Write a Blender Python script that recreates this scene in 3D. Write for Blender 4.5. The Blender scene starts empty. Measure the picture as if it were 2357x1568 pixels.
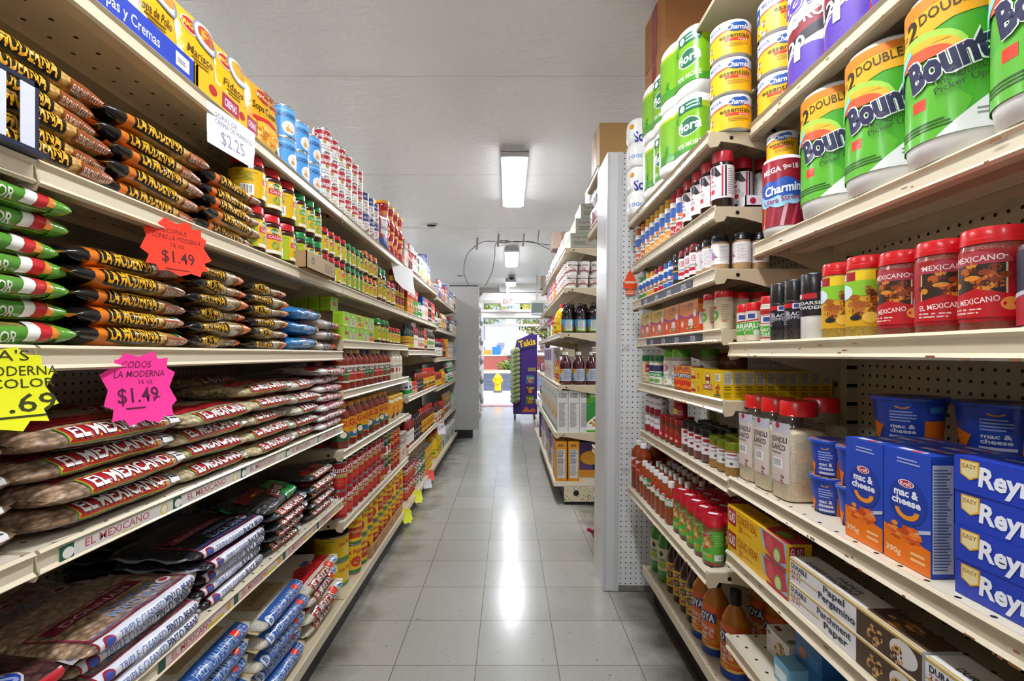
import bpy, math, random
from mathutils import Vector, noise, Matrix
from mathutils.geometry import tessellate_polygon
PI = math.pi
SC = bpy.context.scene
COL = SC.collection
# ---------------------------------------------------------------- camera, world, sun, exposure
F, PX, PY, CH = 1117.0, 1171.0, 815.0, 1.162        # focal length in px, vanishing point, lens height
cd = bpy.data.cameras.new('camera'); cam = bpy.data.objects.new('camera', cd); COL.objects.link(cam)
cd.sensor_width = 36; cd.lens = 36 * F / 2357
cd.shift_x = (1178.5 - PX) / 2357; cd.shift_y = (PY - 784) / 2357
cd.clip_start = .02; cd.clip_end = 300
cam.location = (0, 0, CH); cam.rotation_euler = (PI / 2, 0, 0)
SC.camera = cam
SC.view_settings.view_transform = 'Standard'; SC.view_settings.look = 'None'
SC.view_settings.exposure = 1.68; SC.view_settings.gamma = 1; SC.view_settings.use_curve_mapping = False
wd = bpy.data.worlds.new('sky'); SC.world = wd; wd.use_nodes = True
wd.node_tree.nodes['Background'].inputs[0].default_value = (.66, .78, 1, 1)
wd.node_tree.nodes['Background'].inputs[1].default_value = .62
sd = bpy.data.lights.new('sun', 'SUN'); sd.energy = 1.7; sd.angle = .01; sd.color = (1, .95, .86)
sun = bpy.data.objects.new('sun', sd); COL.objects.link(sun); sun.rotation_euler = (.75, .25, 0)
LAMP = 21.0                                            # emission of the fluorescent lenses

# ---------------------------------------------------------------- materials
def lin(h):
    h = h.lstrip('#')
    c = [int(h[i:i + 2], 16) / 255 for i in (0, 2, 4)]
    return [x / 12.92 if x <= .04045 else ((x + .055) / 1.055) ** 2.4 for x in c] + [1]
MC = {}
def M(h, rough=.42, metal=0, trans=0, coat=0, bump=0, bs=60, emit=0, var=0, ior=1.45):
    k = (h, rough, metal, trans, coat, bump, bs, emit, var, ior)
    if k in MC: return MC[k]
    m = bpy.data.materials.new('paint_' + h); m.use_nodes = True
    nt = m.node_tree; b = nt.nodes['Principled BSDF']
    b.inputs['Base Color'].default_value = lin(h); b.inputs['Roughness'].default_value = rough
    b.inputs['Metallic'].default_value = metal; b.inputs['Transmission Weight'].default_value = trans
    b.inputs['Coat Weight'].default_value = coat; b.inputs['Coat Roughness'].default_value = .12
    b.inputs['IOR'].default_value = ior
    if emit:
        b.inputs['Emission Color'].default_value = lin(h); b.inputs['Emission Strength'].default_value = emit
    if bump or var:
        tc = nt.nodes.new('ShaderNodeTexCoord'); n = nt.nodes.new('ShaderNodeTexNoise')
        n.inputs['Scale'].default_value = bs; n.inputs['Detail'].default_value = 3
        nt.links.new(tc.outputs['Object'], n.inputs['Vector'])
        if bump:
            bp = nt.nodes.new('ShaderNodeBump'); bp.inputs['Strength'].default_value = bump; bp.inputs['Distance'].default_value = .004
            nt.links.new(n.outputs['Fac'], bp.inputs['Height']); nt.links.new(bp.outputs['Normal'], b.inputs['Normal'])
        if var:
            mx = nt.nodes.new('ShaderNodeMix'); mx.data_type = 'RGBA'; mx.blend_type = 'MULTIPLY'; mx.inputs[0].default_value = var
            mx.inputs[6].default_value = lin(h); nt.links.new(n.outputs['Fac'], mx.inputs[7])
            nt.links.new(mx.outputs[2], b.inputs['Base Color'])
    MC[k] = m
    return m
def film(h, rough=.2): return M(h, rough, coat=.35, bump=.5, bs=45)
def nodes(name):
    m = bpy.data.materials.new(name); m.use_nodes = True
    return m, m.node_tree, m.node_tree.nodes['Principled BSDF']
def grains(name, cols, scale, coat=.3, bump=.8, stretch=(1, 1, 1), gap=.35):
    """beans, pasta, rice or seeds seen through clear film: voronoi cells"""
    m, nt, b = nodes(name)
    tc = nt.nodes.new('ShaderNodeTexCoord'); mp = nt.nodes.new('ShaderNodeMapping'); mp.inputs['Scale'].default_value = stretch
    v = nt.nodes.new('ShaderNodeTexVoronoi'); v.inputs['Scale'].default_value = scale
    nt.links.new(tc.outputs['Object'], mp.inputs['Vector']); nt.links.new(mp.outputs[0], v.inputs['Vector'])
    r = nt.nodes.new('ShaderNodeValToRGB'); sp = nt.nodes.new('ShaderNodeSeparateColor')
    nt.links.new(v.outputs['Color'], sp.inputs[0]); nt.links.new(sp.outputs[0], r.inputs[0])
    cr = r.color_ramp
    while len(cr.elements) < len(cols): cr.elements.new(.5)
    for i, c in enumerate(cols):
        cr.elements[i].position = i / max(1, len(cols) - 1); cr.elements[i].color = lin(c)
    mx = nt.nodes.new('ShaderNodeMix'); mx.data_type = 'RGBA'; mx.blend_type = 'MULTIPLY'; mx.inputs[0].default_value = 1
    r2 = nt.nodes.new('ShaderNodeValToRGB'); r2.color_ramp.elements[0].position = .25; r2.color_ramp.elements[1].position = .75
    r2.color_ramp.elements[0].color = (1, 1, 1, 1); r2.color_ramp.elements[1].color = (gap, gap, gap, 1)
    nt.links.new(v.outputs['Distance'], r2.inputs[0]); nt.links.new(r.outputs[0], mx.inputs[6]); nt.links.new(r2.outputs[0], mx.inputs[7])
    nt.links.new(mx.outputs[2], b.inputs['Base Color'])
    bp = nt.nodes.new('ShaderNodeBump'); bp.inputs['Strength'].default_value = bump; bp.inputs['Distance'].default_value = .003; bp.invert = True
    nt.links.new(v.outputs['Distance'], bp.inputs['Height']); nt.links.new(bp.outputs[0], b.inputs['Normal'])
    b.inputs['Roughness'].default_value = .4; b.inputs['Coat Weight'].default_value = coat; b.inputs['Coat Roughness'].default_value = .12
    return m
def pegmat(name, h, a, bx, sp=.0254, rad=.0032, o1=0, o2=0, rough=.4, dirt=.0):
    """painted sheet metal with a square grid of punched holes on object axes a, bx"""
    m, nt, b = nodes(name)
    tc = nt.nodes.new('ShaderNodeTexCoord'); s = nt.nodes.new('ShaderNodeSeparateXYZ'); nt.links.new(tc.outputs['Object'], s.inputs[0])
    def mth(op, x, y=None):
        n = nt.nodes.new('ShaderNodeMath'); n.operation = op
        for i, q in enumerate((x, y)):
            if q is None: continue
            if isinstance(q, (int, float)): n.inputs[i].default_value = q
            else: nt.links.new(q, n.inputs[i])
        return n.outputs[0]
    def cell(ax, off):
        q = mth('ADD', mth('DIVIDE', s.outputs[ax], sp), 500 + off)
        return mth('MULTIPLY', mth('SUBTRACT', mth('FRACT', q), .5), sp)
    u, v = cell(a, o1), cell(bx, o2)
    d = mth('SQRT', mth('ADD', mth('MULTIPLY', u, u), mth('MULTIPLY', v, v)))
    hole = mth('LESS_THAN', d, rad)
    n = nt.nodes.new('ShaderNodeTexNoise'); n.inputs['Scale'].default_value = 14; n.inputs['Detail'].default_value = 6
    nt.links.new(tc.outputs['Object'], n.inputs['Vector'])
    r = nt.nodes.new('ShaderNodeValToRGB'); r.color_ramp.elements[0].position = .28; r.color_ramp.elements[1].position = .42
    base = lin(h); r.color_ramp.elements[0].color = [base[0] * (1 - dirt), base[1] * (1 - dirt * 1.1), base[2] * (1 - dirt * 1.2), 1]; r.color_ramp.elements[1].color = base
    nt.links.new(n.outputs['Fac'], r.inputs[0])
    mx = nt.nodes.new('ShaderNodeMix'); mx.data_type = 'RGBA'; nt.links.new(hole, mx.inputs[0]); nt.links.new(r.outputs[0], mx.inputs[6]); mx.inputs[7].default_value = (.004, .004, .004, 1)
    nt.links.new(mx.outputs[2], b.inputs['Base Color']); b.inputs['Roughness'].default_value = rough
    return m

def clear(name, tint='ffffff', gloss=.10):
    m = bpy.data.materials.new(name); m.use_nodes = True; nt = m.node_tree; nt.nodes.remove(nt.nodes['Principled BSDF'])
    t = nt.nodes.new('ShaderNodeBsdfTransparent'); t.inputs[0].default_value = lin(tint); g = nt.nodes.new('ShaderNodeBsdfGlossy'); g.inputs['Roughness'].default_value = .08
    x = nt.nodes.new('ShaderNodeMixShader'); x.inputs[0].default_value = gloss
    nt.links.new(t.outputs[0], x.inputs[1]); nt.links.new(g.outputs[0], x.inputs[2]); nt.links.new(x.outputs[0], nt.nodes['Material Output'].inputs[0]); return m
# ---------------------------------------------------------------- mesh builder
class MB:
    def __init__(s): s.v = []; s.f = []; s.m = []; s.sm = []; s.mats = []
    def mi(s, m):
        if m not in s.mats: s.mats.append(m)
        return s.mats.index(m)
    def add(s, vs, fs, m, smooth=False):
        o = len(s.v); k = s.mi(m); s.v += [tuple(v) for v in vs]
        for f in fs:
            s.f.append([i + o for i in f]); s.m.append(k); s.sm.append(smooth)
    def mesh(s, name):
        me = bpy.data.meshes.new(name); me.from_pydata(s.v, [], s.f)
        for m in s.mats: me.materials.append(m)
        me.polygons.foreach_set('material_index', s.m); me.polygons.foreach_set('use_smooth', s.sm)
        me.update(); return me
    def box(s, x0, y0, z0, x1, y1, z1, m):
        v = [(x, y, z) for x in (x0, x1) for y in (y0, y1) for z in (z0, z1)]
        s.add(v, [(0, 1, 3, 2), (4, 6, 7, 5), (0, 4, 5, 1), (2, 3, 7, 6), (0, 2, 6, 4), (1, 5, 7, 3)], m)
        return s
    def lathe(s, prof, m, n=24, c=(0, 0, 0), axis='z', sharp=35):
        """prof: (radius, height) from bottom to top; sharp corners get their own ring"""
        segs = []; cur = [prof[0]]
        for i in range(1, len(prof)):
            cur.append(prof[i])
            if i < len(prof) - 1:
                a = Vector((prof[i][0] - prof[i - 1][0], prof[i][1] - prof[i - 1][1])); b = Vector((prof[i + 1][0] - prof[i][0], prof[i + 1][1] - prof[i][1]))
                if a.length > 1e-7 and b.length > 1e-7 and a.angle(b) > math.radians(sharp): segs.append(cur); cur = [prof[i]]
        segs.append(cur)
        for sg in segs:
            vs = []; fs = []
            for r, z in sg:
                for k in range(n):
                    t = 2 * PI * k / n; p = (r * math.cos(t), r * math.sin(t), z)
                    if axis == 'x': p = (p[2], p[0], p[1])
                    if axis == 'y': p = (p[1], p[2], p[0])
                    vs.append((p[0] + c[0], p[1] + c[1], p[2] + c[2]))
            for j in range(len(sg) - 1):
                for k in range(n):
                    a = j * n + k; b = j * n + (k + 1) % n
                    fs.append((a, b, b + n, a + n))
            s.add(vs, fs, m, True)
        return s
    def tube(s, pts, r, m, n=6):
        vs = []; fs = []; P = [Vector(p) for p in pts]
        for i, p in enumerate(P):
            d = (P[min(i + 1, len(P) - 1)] - P[max(i - 1, 0)]).normalized()
            u = d.orthogonal().normalized() if i == 0 else (u - d * u.dot(d)).normalized()
            w = d.cross(u)
            for k in range(n):
                t = 2 * PI * k / n; vs.append(p + (u * math.cos(t) + w * math.sin(t)) * r)
        for i in range(len(P) - 1):
            for k in range(n):
                a = i * n + k; b = i * n + (k + 1) % n; fs.append((a, b, b + n, a + n))
        s.add(vs, fs + [tuple(range(n))[::-1], tuple(range(len(vs) - n, len(vs)))], m, True)
        return s
    def prism(s, pts, a0, a1, m, ax='y'):
        """polygon pts extruded from a0 to a1 along axis ax"""
        def P(p, a): return {'y': (p[0], a, p[1]), 'x': (a, p[0], p[1]), 'z': (p[0], p[1], a)}[ax]
        n = len(pts); vs = [P(p, a0) for p in pts] + [P(p, a1) for p in pts]
        tr = tessellate_polygon([[Vector((p[0], p[1], 0)) for p in pts]])
        fs = [tuple(t) for t in tr] + [tuple(i + n for i in t[::-1]) for t in tr] + [(i, (i + 1) % n, (i + 1) % n + n, i + n) for i in range(n)]
        s.add(vs, fs, m)
        return s

# ---------------------------------------------------------------- printed artwork
TX = {}
def textmesh(t, bold, shear):
    k = (t, bold, shear)
    if k in TX: return TX[k]
    c = bpy.data.curves.new('lettering', 'FONT'); c.body = t; c.size = 1; c.resolution_u = 2; c.offset = bold; c.shear = shear; c.align_x = 'LEFT'
    o = bpy.data.objects.new('lettering', c); COL.objects.link(o); me = bpy.data.meshes.new_from_object(o)
    vs = [(v.co.x / .70, v.co.y / .70) for v in me.vertices]; fs = [tuple(p.vertices) for p in me.polygons]
    bpy.data.objects.remove(o); bpy.data.curves.remove(c); bpy.data.meshes.remove(me)
    tr = []
    for f in fs:
        for i in range(1, len(f) - 1): tr.append((f[0], f[i], f[i + 1]))
    x0 = min([v[0] for v in vs] or [0]); x1 = max([v[0] for v in vs] or [0])
    TX[k] = ([(x - (x0 + x1) / 2, y) for x, y in vs], tr, x1 - x0)
    return TX[k]
INK = .42
class Art:
    def __init__(s): s.e = []                     # (verts2d, faces, colour, layer, bbox)
    def _add(s, vs, fs, col, extra=0):
        if not vs: return
        bb = (min(v[0] for v in vs), min(v[1] for v in vs), max(v[0] for v in vs), max(v[1] for v in vs))
        l = 0
        for e in s.e:
            b = e[4]
            if b[0] < bb[2] and bb[0] < b[2] and b[1] < bb[3] and bb[1] < b[3]: l = max(l, e[3])
        s.e.append((vs, fs, col, min(l + 1, 14) if not extra else l + extra, bb))
    def rect(s, x0, y0, x1, y1, col, ml=None):
        nu = max(1, int(abs(x1 - x0) / ml + .99)) if ml else 1; nv = max(1, int(abs(y1 - y0) / ml + .99)) if ml else 1
        vs = [(x0 + (x1 - x0) * i / nu, y0 + (y1 - y0) * j / nv) for j in range(nv + 1) for i in range(nu + 1)]
        w = nu + 1
        s._add(vs, [(j * w + i, j * w + i + 1, j * w + w + i + 1, j * w + w + i) for j in range(nv) for i in range(nu)], col)
    def poly(s, pts, col):
        s._add(list(pts), [tuple(t) for t in tessellate_polygon([[Vector((p[0], p[1], 0)) for p in pts]])], col)
    def ell(s, cx, cy, rx, ry, col, n=20, extra=0):
        s._add([(cx, cy)] + [(cx + rx * math.cos(2 * PI * k / n), cy + ry * math.sin(2 * PI * k / n)) for k in range(n)], [(0, k + 1, (k + 1) % n + 1) for k in range(n)], col, extra)
    def text(s, t, cx, cy, h, col, w=None, bold=.02, shear=0, rot=0, out=None, arc=0):
        for c, bd in ((out, bold * .5 + .035), (col, bold * .5)):
            if not c: continue
            vs, fs, tw = textmesh(t, bd, shear)
            sx = h if not w else min(w / max(tw, .01), h * 1.6)
            ca, sa = math.cos(rot), math.sin(rot); q = []
            for x, y in vs:
                x2, y2 = x * sx, (y - .5) * h
                if arc: y2 += arc * (x2 / max(tw * sx / 2, 1e-6)) ** 2
                q.append((cx + x2 * ca - y2 * sa, cy + x2 * sa + y2 * ca))
            s._add(q, fs, c)
    def draw(s, items, W, H, u0=0, v0=0, ml=None):
        """items in fractions of the W x H field; u 0 is its middle, v 0 its foot"""
        for it in items:
            k = it[0]; a = it[1:]
            if k == 'r': s.rect(u0 + a[0] * W, v0 + a[1] * H, u0 + a[2] * W, v0 + a[3] * H, a[4], ml)
            elif k == 'e': s.ell(u0 + a[0] * W, v0 + a[1] * H, a[2] * H, a[3] * H, a[4])
            elif k == 'p': s.poly([(u0 + x * W, v0 + y * H) for x, y in a[0]], a[1])
            elif k == 't':
                o = dict(a[5]) if len(a) > 5 else {}
                if 'w' in o: o['w'] *= W
                if 'arc' in o: o['arc'] *= H
                s.text(a[0], u0 + a[1] * W, v0 + a[2] * H, a[3] * H, a[4], **o)
            elif k == 'l':                          # small print, too fine to read
                n = a[4]; rd = random.Random(int(a[0] * 99 + a[1] * 77 + n))
                for i in range(n):
                    y = a[1] + (a[3] - a[1]) * (i + .3) / n; x = a[2] - (a[2] - a[0]) * rd.random() * .35
                    s.rect(u0 + a[0] * W, v0 + y * H, u0 + x * W, v0 + (y + .45 * (a[3] - a[1]) / n) * H, a[5])
            elif k == 'bar':
                s.rect(u0 + a[0] * W, v0 + a[1] * H, u0 + a[2] * W, v0 + a[3] * H, 'f4f2ee')
                rd = random.Random(7); x = a[0] + .08 * (a[2] - a[0])
                while x < a[2] - .12 * (a[2] - a[0]):
                    d = (a[2] - a[0]) * rd.choice((.03, .05, .08)); y0 = a[1] + .18 * (a[3] - a[1])
                    s.rect(u0 + x * W, v0 + y0 * H, u0 + (x + d * .6) * W, v0 + (a[3] - .1 * (a[3] - a[1])) * H, '222226'); x += d + (a[2] - a[0]) * .03
            elif k == 'food':                       # a heap of food in the printed picture: u v rx ry colours n
                rd = random.Random(int(a[0] * 50 + a[1] * 90 + a[5]))
                for i in range(a[5]):
                    t = rd.random() * 2 * PI; q = math.sqrt(rd.random())
                    s.ell(u0 + a[0] * W + math.cos(t) * q * a[2] * H, v0 + a[1] * H + math.sin(t) * q * a[3] * H, a[2] * H * rd.uniform(.18, .34), a[3] * H * rd.uniform(.16, .3), rd.choice(a[4]), 8, .12)
        return s
def subdiv(vs, fs, ml):
    vs = list(vs); out = []; mid = {}; st = []
    for f in fs:
        for i in range(1, len(f) - 1): st.append((f[0], f[i], f[i + 1]))
    while st:
        t = st.pop(); L = [(math.dist(vs[t[i]], vs[t[(i + 1) % 3]]), i) for i in range(3)]; d, i = max(L)
        if d <= ml: out.append(t); continue
        a, b, c = t[i], t[(i + 1) % 3], t[(i + 2) % 3]; k = (min(a, b), max(a, b))
        if k not in mid: vs.append(((vs[a][0] + vs[b][0]) / 2, (vs[a][1] + vs[b][1]) / 2)); mid[k] = len(vs) - 1
        m = mid[k]; st += [(a, m, c), (m, b, c)]
    return vs, out
def ink(mb, art, S, ml=None, rough=INK, step=.00022, base=.0003, coat=0, bump=0):
    for vs, fs, col, lay, bb in art.e:
        if ml: vs, fs = subdiv(vs, fs, ml)
        P = []
        for u, v in vs:
            p, n = S(u, v); P.append(Vector(p) + Vector(n) * (base + lay * step))
        mb.add(P, fs, M(col, rough, coat=coat, bump=bump, bs=45) if isinstance(col, str) else col, bool(ml))
FACE = {'front': lambda d, w, h: (lambda u, v: ((d, u, v), (1, 0, 0))), 'back': lambda d, w, h: (lambda u, v: ((-d, -u, v), (-1, 0, 0))),
        'near': lambda d, w, h: (lambda u, v: ((u, -w, v), (0, -1, 0))), 'far': lambda d, w, h: (lambda u, v: ((-u, w, v), (0, 1, 0))),
        'top': lambda d, w, h: (lambda u, v: ((d - v, u, h), (0, 0, 1)))}

# ---------------------------------------------------------------- things and their parts
NAMES = {}; USED = {}
class Proto:
    """a kind of thing: parts (name, mesh, parent part, label); d half depth, w half width, h height"""
    def __init__(s, name, cat, d, w, h): s.name, s.cat, s.d, s.w, s.h = name, cat, d, w, h; s.parts = []
    def part(s, name, mb, parent=None, label=None):
        s.parts.append((name, mb.mesh(name) if isinstance(mb, MB) else mb, parent, label)); return s
def put(p, x, y, z, rz=0, label='', group=None, rx=0, ry=0, sc=1):
    if len(p.parts) == 1: root = bpy.data.objects.new(p.name, p.parts[0][1])
    else: root = bpy.data.objects.new(p.name, None); root.empty_display_size = .02
    COL.objects.link(root)
    root.location = (x, y, z); root.rotation_euler = (rx, ry, rz); root.scale = (sc, sc, sc)
    root['label'] = label; root['category'] = p.cat
    if group: root['group'] = group
    USED.setdefault(label, []).append(root.name)
    if len(p.parts) > 1:
        made = {}
        for n, me, par, lb in p.parts:
            o = bpy.data.objects.new(n, me); COL.objects.link(o); o.parent = made[par] if par else root; made[n] = o
            if lb: o['label'] = lb
    return root
def struct(name, mb):
    o = bpy.data.objects.new(name, mb.mesh(name)); COL.objects.link(o); o['kind'] = 'structure'; return o
def thing(name, cat, label, loc, group=None):
    o = bpy.data.objects.new(name, None); COL.objects.link(o); o.location = loc; o['label'] = label; o['category'] = cat
    if group: o['group'] = group
    return o
def child(name, mb, parent, label=None):
    """mesh given in world coordinates, parented keeping its place"""
    o = bpy.data.objects.new(name, mb.mesh(name)); COL.objects.link(o); o.parent = parent
    q = parent
    off = Vector((0, 0, 0))
    while q: off += q.location; q = q.parent
    o.location = -off
    if label: o['label'] = label
    return o
ORD = 'first second third fourth fifth sixth seventh eighth ninth tenth eleventh twelfth thirteenth fourteenth fifteenth sixteenth'.split()
RD = random.Random(4)
XL, XR = -.728, .62
def row(side, p, ys, z, desc, where, group, xf=None, a=0, tiers=1, hs=None, jx=.004, ja=8, skip=(), aj=None):
    """a run of one kind along a shelf; a = turn of its face towards the near end, degrees"""
    xf = xf if xf is not None else (XL if side < 0 else XR)
    ps = p if isinstance(p, list) else [p]
    for t in range(tiers):
        for i, y in enumerate(ys):
            q = ps[(i * 7 + t * 3) % len(ps)] if len(ps) > 1 else ps[0]
            if (t, i) in skip: continue
            x = xf + side * (q.d + RD.uniform(0, jx)); rz = (0 if side < 0 else PI) + (-1 if side < 0 else 1) * math.radians(a + RD.uniform(-ja, ja))
            tw = '' if tiers == 1 else (' upper tier' if t == tiers - 1 else ' bottom tier' if t == 0 else ' middle tier') + ','
            de = desc[(i * 7 + t * 3) % len(ps)] if isinstance(desc, list) else desc
            put(q, x, y, z + t * (hs or q.h) + .0005, rz, f"{de},{tw} {ORD[i]} from near end{where}", group)
def stack(p, x, y, z, n, T, desc, where, group, rz=0, jy=.012, jx=.012, ja=3, tilt=0):
    ps = p if isinstance(p, list) else [p]
    for i in range(n):
        q = ps[i % len(ps)]
        o = 'topmost' if i == n - 1 else 'lowest' if i == 0 else ORD[n - 1 - i] + ' from top'
        put(q, x + RD.uniform(-jx, jx), y + RD.uniform(-jy, jy), z + i * T + .001, rz + math.radians(RD.uniform(-ja, ja)),
            f"{desc}, {o} of stack {where}", group, rx=math.radians(RD.uniform(-1.5, 1.5)), ry=math.radians(RD.uniform(-1, 2) + tilt))
# ---------------------------------------------------------------- the room
CZ, YB, YF, XA, XB = 2.72, -4.6, 10.85, -2.7, 2.7
def floor_mat():
    m, nt, b = nodes('vinyl_floor_tiles')
    tc = nt.nodes.new('ShaderNodeTexCoord'); s = nt.nodes.new('ShaderNodeSeparateXYZ'); nt.links.new(tc.outputs['Object'], s.inputs[0])
    L = nt.links
    def mth(op, x, y=None):
        n = nt.nodes.new('ShaderNodeMath'); n.operation = op
        for i, q in enumerate((x, y)):
            if q is None: continue
            if isinstance(q, (int, float)): n.inputs[i].default_value = q
            else: L.new(q, n.inputs[i])
        return n.outputs[0]
    def ramp(src, p0, p1, c0, c1):
        r = nt.nodes.new('ShaderNodeValToRGB'); r.color_ramp.elements[0].position = p0; r.color_ramp.elements[1].position = p1
        r.color_ramp.elements[0].color = c0; r.color_ramp.elements[1].color = c1; L.new(src, r.inputs[0]); return r.outputs[0]
    def noise_(sc, det=4, vec=None):
        n = nt.nodes.new('ShaderNodeTexNoise'); n.inputs['Scale'].default_value = sc; n.inputs['Detail'].default_value = det
        L.new(vec or tc.outputs['Object'], n.inputs['Vector']); return n.outputs['Fac']
    def mul(a, bb, f=1.0):
        x = nt.nodes.new('ShaderNodeMix'); x.data_type = 'RGBA'; x.blend_type = 'MULTIPLY'; x.inputs[0].default_value = f
        L.new(a, x.inputs[6]); L.new(bb, x.inputs[7]); return x.outputs[2]
    gx = mth('ABSOLUTE', mth('SUBTRACT', mth('FRACT', mth('ADD', mth('DIVIDE', mth('SUBTRACT', s.outputs[0], .183), .305), 100.5)), .5))
    gy = mth('ABSOLUTE', mth('SUBTRACT', mth('FRACT', mth('ADD', mth('DIVIDE', mth('SUBTRACT', s.outputs[1], .285), .305), 100.5)), .5))
    seam = mth('LESS_THAN', mth('MINIMUM', gx, gy), .0058)
    # each tile a shade of its own
    ix = mth('FLOOR', mth('ADD', mth('DIVIDE', mth('SUBTRACT', s.outputs[0], .183), .305), 100)); iy = mth('FLOOR', mth('ADD', mth('DIVIDE', mth('SUBTRACT', s.outputs[1], .285), .305), 100))
    cb = nt.nodes.new('ShaderNodeCombineXYZ'); L.new(ix, cb.inputs[0]); L.new(iy, cb.inputs[1])
    wn = nt.nodes.new('ShaderNodeTexWhiteNoise'); L.new(cb.outputs[0], wn.inputs[0])
    base = ramp(wn.outputs['Value'], 0, 1, (.37, .365, .325, 1), (.42, .41, .365, 1))
    base = mul(base, ramp(noise_(130, 2), .33, .40, (.55, .53, .48, 1), (1, 1, 1, 1)), .55)      # flecks in the vinyl
    base = mul(base, ramp(noise_(1.6, 2), .3, .7, (.92, .92, .90, 1), (1, 1, 1, 1)))
    base = mul(base, ramp(noise_(34, 3), .25, .31, (.30, .28, .25, 1), (1, 1, 1, 1)), .75)        # scuffs
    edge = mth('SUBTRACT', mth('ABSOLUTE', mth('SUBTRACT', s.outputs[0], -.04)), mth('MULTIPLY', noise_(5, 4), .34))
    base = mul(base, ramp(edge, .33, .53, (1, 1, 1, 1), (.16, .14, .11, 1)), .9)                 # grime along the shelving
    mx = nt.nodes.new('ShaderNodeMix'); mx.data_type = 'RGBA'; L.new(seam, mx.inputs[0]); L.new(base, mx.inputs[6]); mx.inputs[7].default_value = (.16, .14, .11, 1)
    L.new(mx.outputs[2], b.inputs['Base Color'])
    L.new(ramp(noise_(5, 2), .2, .8, (.17,) * 3 + (1,), (.26,) * 3 + (1,)), b.inputs['Roughness'])
    bp = nt.nodes.new('ShaderNodeBump'); bp.inputs['Strength'].default_value = .05; bp.inputs['Distance'].default_value = .001
    L.new(noise_(5, 2), bp.inputs['Height']); L.new(bp.outputs[0], b.inputs['Normal'])
    b.inputs['Coat Weight'].default_value = .25; b.inputs['Coat Roughness'].default_value = .16
    return m
def ceil_mat():
    m, nt, b = nodes('gloss_white_ceiling')
    tc = nt.nodes.new('ShaderNodeTexCoord'); mp = nt.nodes.new('ShaderNodeMapping'); mp.inputs['Scale'].default_value = (1, 2.4, 1)
    n = nt.nodes.new('ShaderNodeTexNoise'); n.inputs['Scale'].default_value = 9; n.inputs['Detail'].default_value = 8; n.inputs['Roughness'].default_value = .62
    nt.links.new(tc.outputs['Object'], mp.inputs[0]); nt.links.new(mp.outputs[0], n.inputs['Vector'])
    bp = nt.nodes.new('ShaderNodeBump'); bp.inputs['Strength'].default_value = .6; bp.inputs['Distance'].default_value = .016
    nt.links.new(n.outputs['Fac'], bp.inputs['Height']); nt.links.new(bp.outputs[0], b.inputs['Normal'])
    b.inputs['Base Color'].default_value = (.78, .79, .81, 1); b.inputs['Roughness'].default_value = .2
    return m
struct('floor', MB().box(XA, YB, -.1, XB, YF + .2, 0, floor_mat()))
cb = MB().box(XA, YB, CZ, XB, YF + .2, CZ + .1, ceil_mat())
pl = M('c2c2c0', .5)
for yy in (2.72, 4.22, 6.0): cb.box(XA, yy, CZ - .0012, XB, yy + .003, CZ, pl)
struct('ceiling', cb)
WM = M('d6d4cf', .6, bump=.15, bs=20)
struct('wall_left', MB().box(XA - .1, YB, 0, XA, YF, CZ, WM)); struct('wall_right', MB().box(XB, YB, 0, XB + .1, YF, CZ, WM))
struct('wall_back', MB().box(XA, YB - .1, 0, XB, YB, CZ, WM))
fw = MB(); DX0, DX1 = -.62, 1.15
fw.box(XA, YF, 0, DX0, YF + .16, CZ, WM).box(DX1, YF, 0, XB, YF + .16, CZ, WM).box(DX0, YF, 2.36, DX1, YF + .16, CZ, M('e6e3dd', .5))
struct('wall_front', fw)
tr = MB(); tw = M('dcd9d2', .4)
tr.box(DX0, YF + .02, 1.95, DX1, YF + .14, 2.16, tw).box(DX0, YF + .01, 2.30, DX1, YF + .15, 2.37, M('c9c5bd', .4)).box(DX0, YF - .02, 1.97, DX1, YF + .02, 2.0, tw).box(DX0, YF - .015, 2.10, DX1, YF + .02, 2.125, tw)
tr.box(DX0, YF + .04, 1.785, DX1, YF + .12, 1.835, tw).box(DX0, YF, 0, DX0 + .05, YF + .16, 2.3, tw).box(DX1 - .05, YF, 0, DX1, YF + .16, 2.3, tw).box(DX0, YF + .04, 2.16, DX0 + .04, YF + .12, 2.3, tw).box(.27, YF + .05, 2.16, .31, YF + .1, 2.3, tw).box(.27, YF + .05, 1.835, .31, YF + .1, 1.95, tw)
struct('door_1', tr)
gl = clear('clear_glass', 'f4fbff')
struct('window_1', MB().box(DX0 + .05, YF + .07, 2.16, DX1 - .05, YF + .076, 2.3, gl).box(DX0 + .05, YF + .07, 1.835, DX1 - .05, YF + .076, 1.95, gl))
struct('trim_1', MB().box(DX0, YF - .12, 0, DX1, YF + .2, .012, M('c48a96', .5)))            # pink door sill
# end of the shelving run: grey boxed-in cabinet wall that stops short of the ceiling
g = MB(); gw = M('b4b4b2', .45, bump=.1, bs=8)
g.box(-1.4, 6.73, .11, -.416, 6.83, 2.10, gw).box(-1.4, 6.74, 2.10, -.43, 6.84, 2.115, M('2b2b2b', .5))
struct('partition', g)
struct('baseboard_partition', MB().box(-1.4, 6.70, 0, -.50, 6.84, .11, M('151517', .4)))

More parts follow.
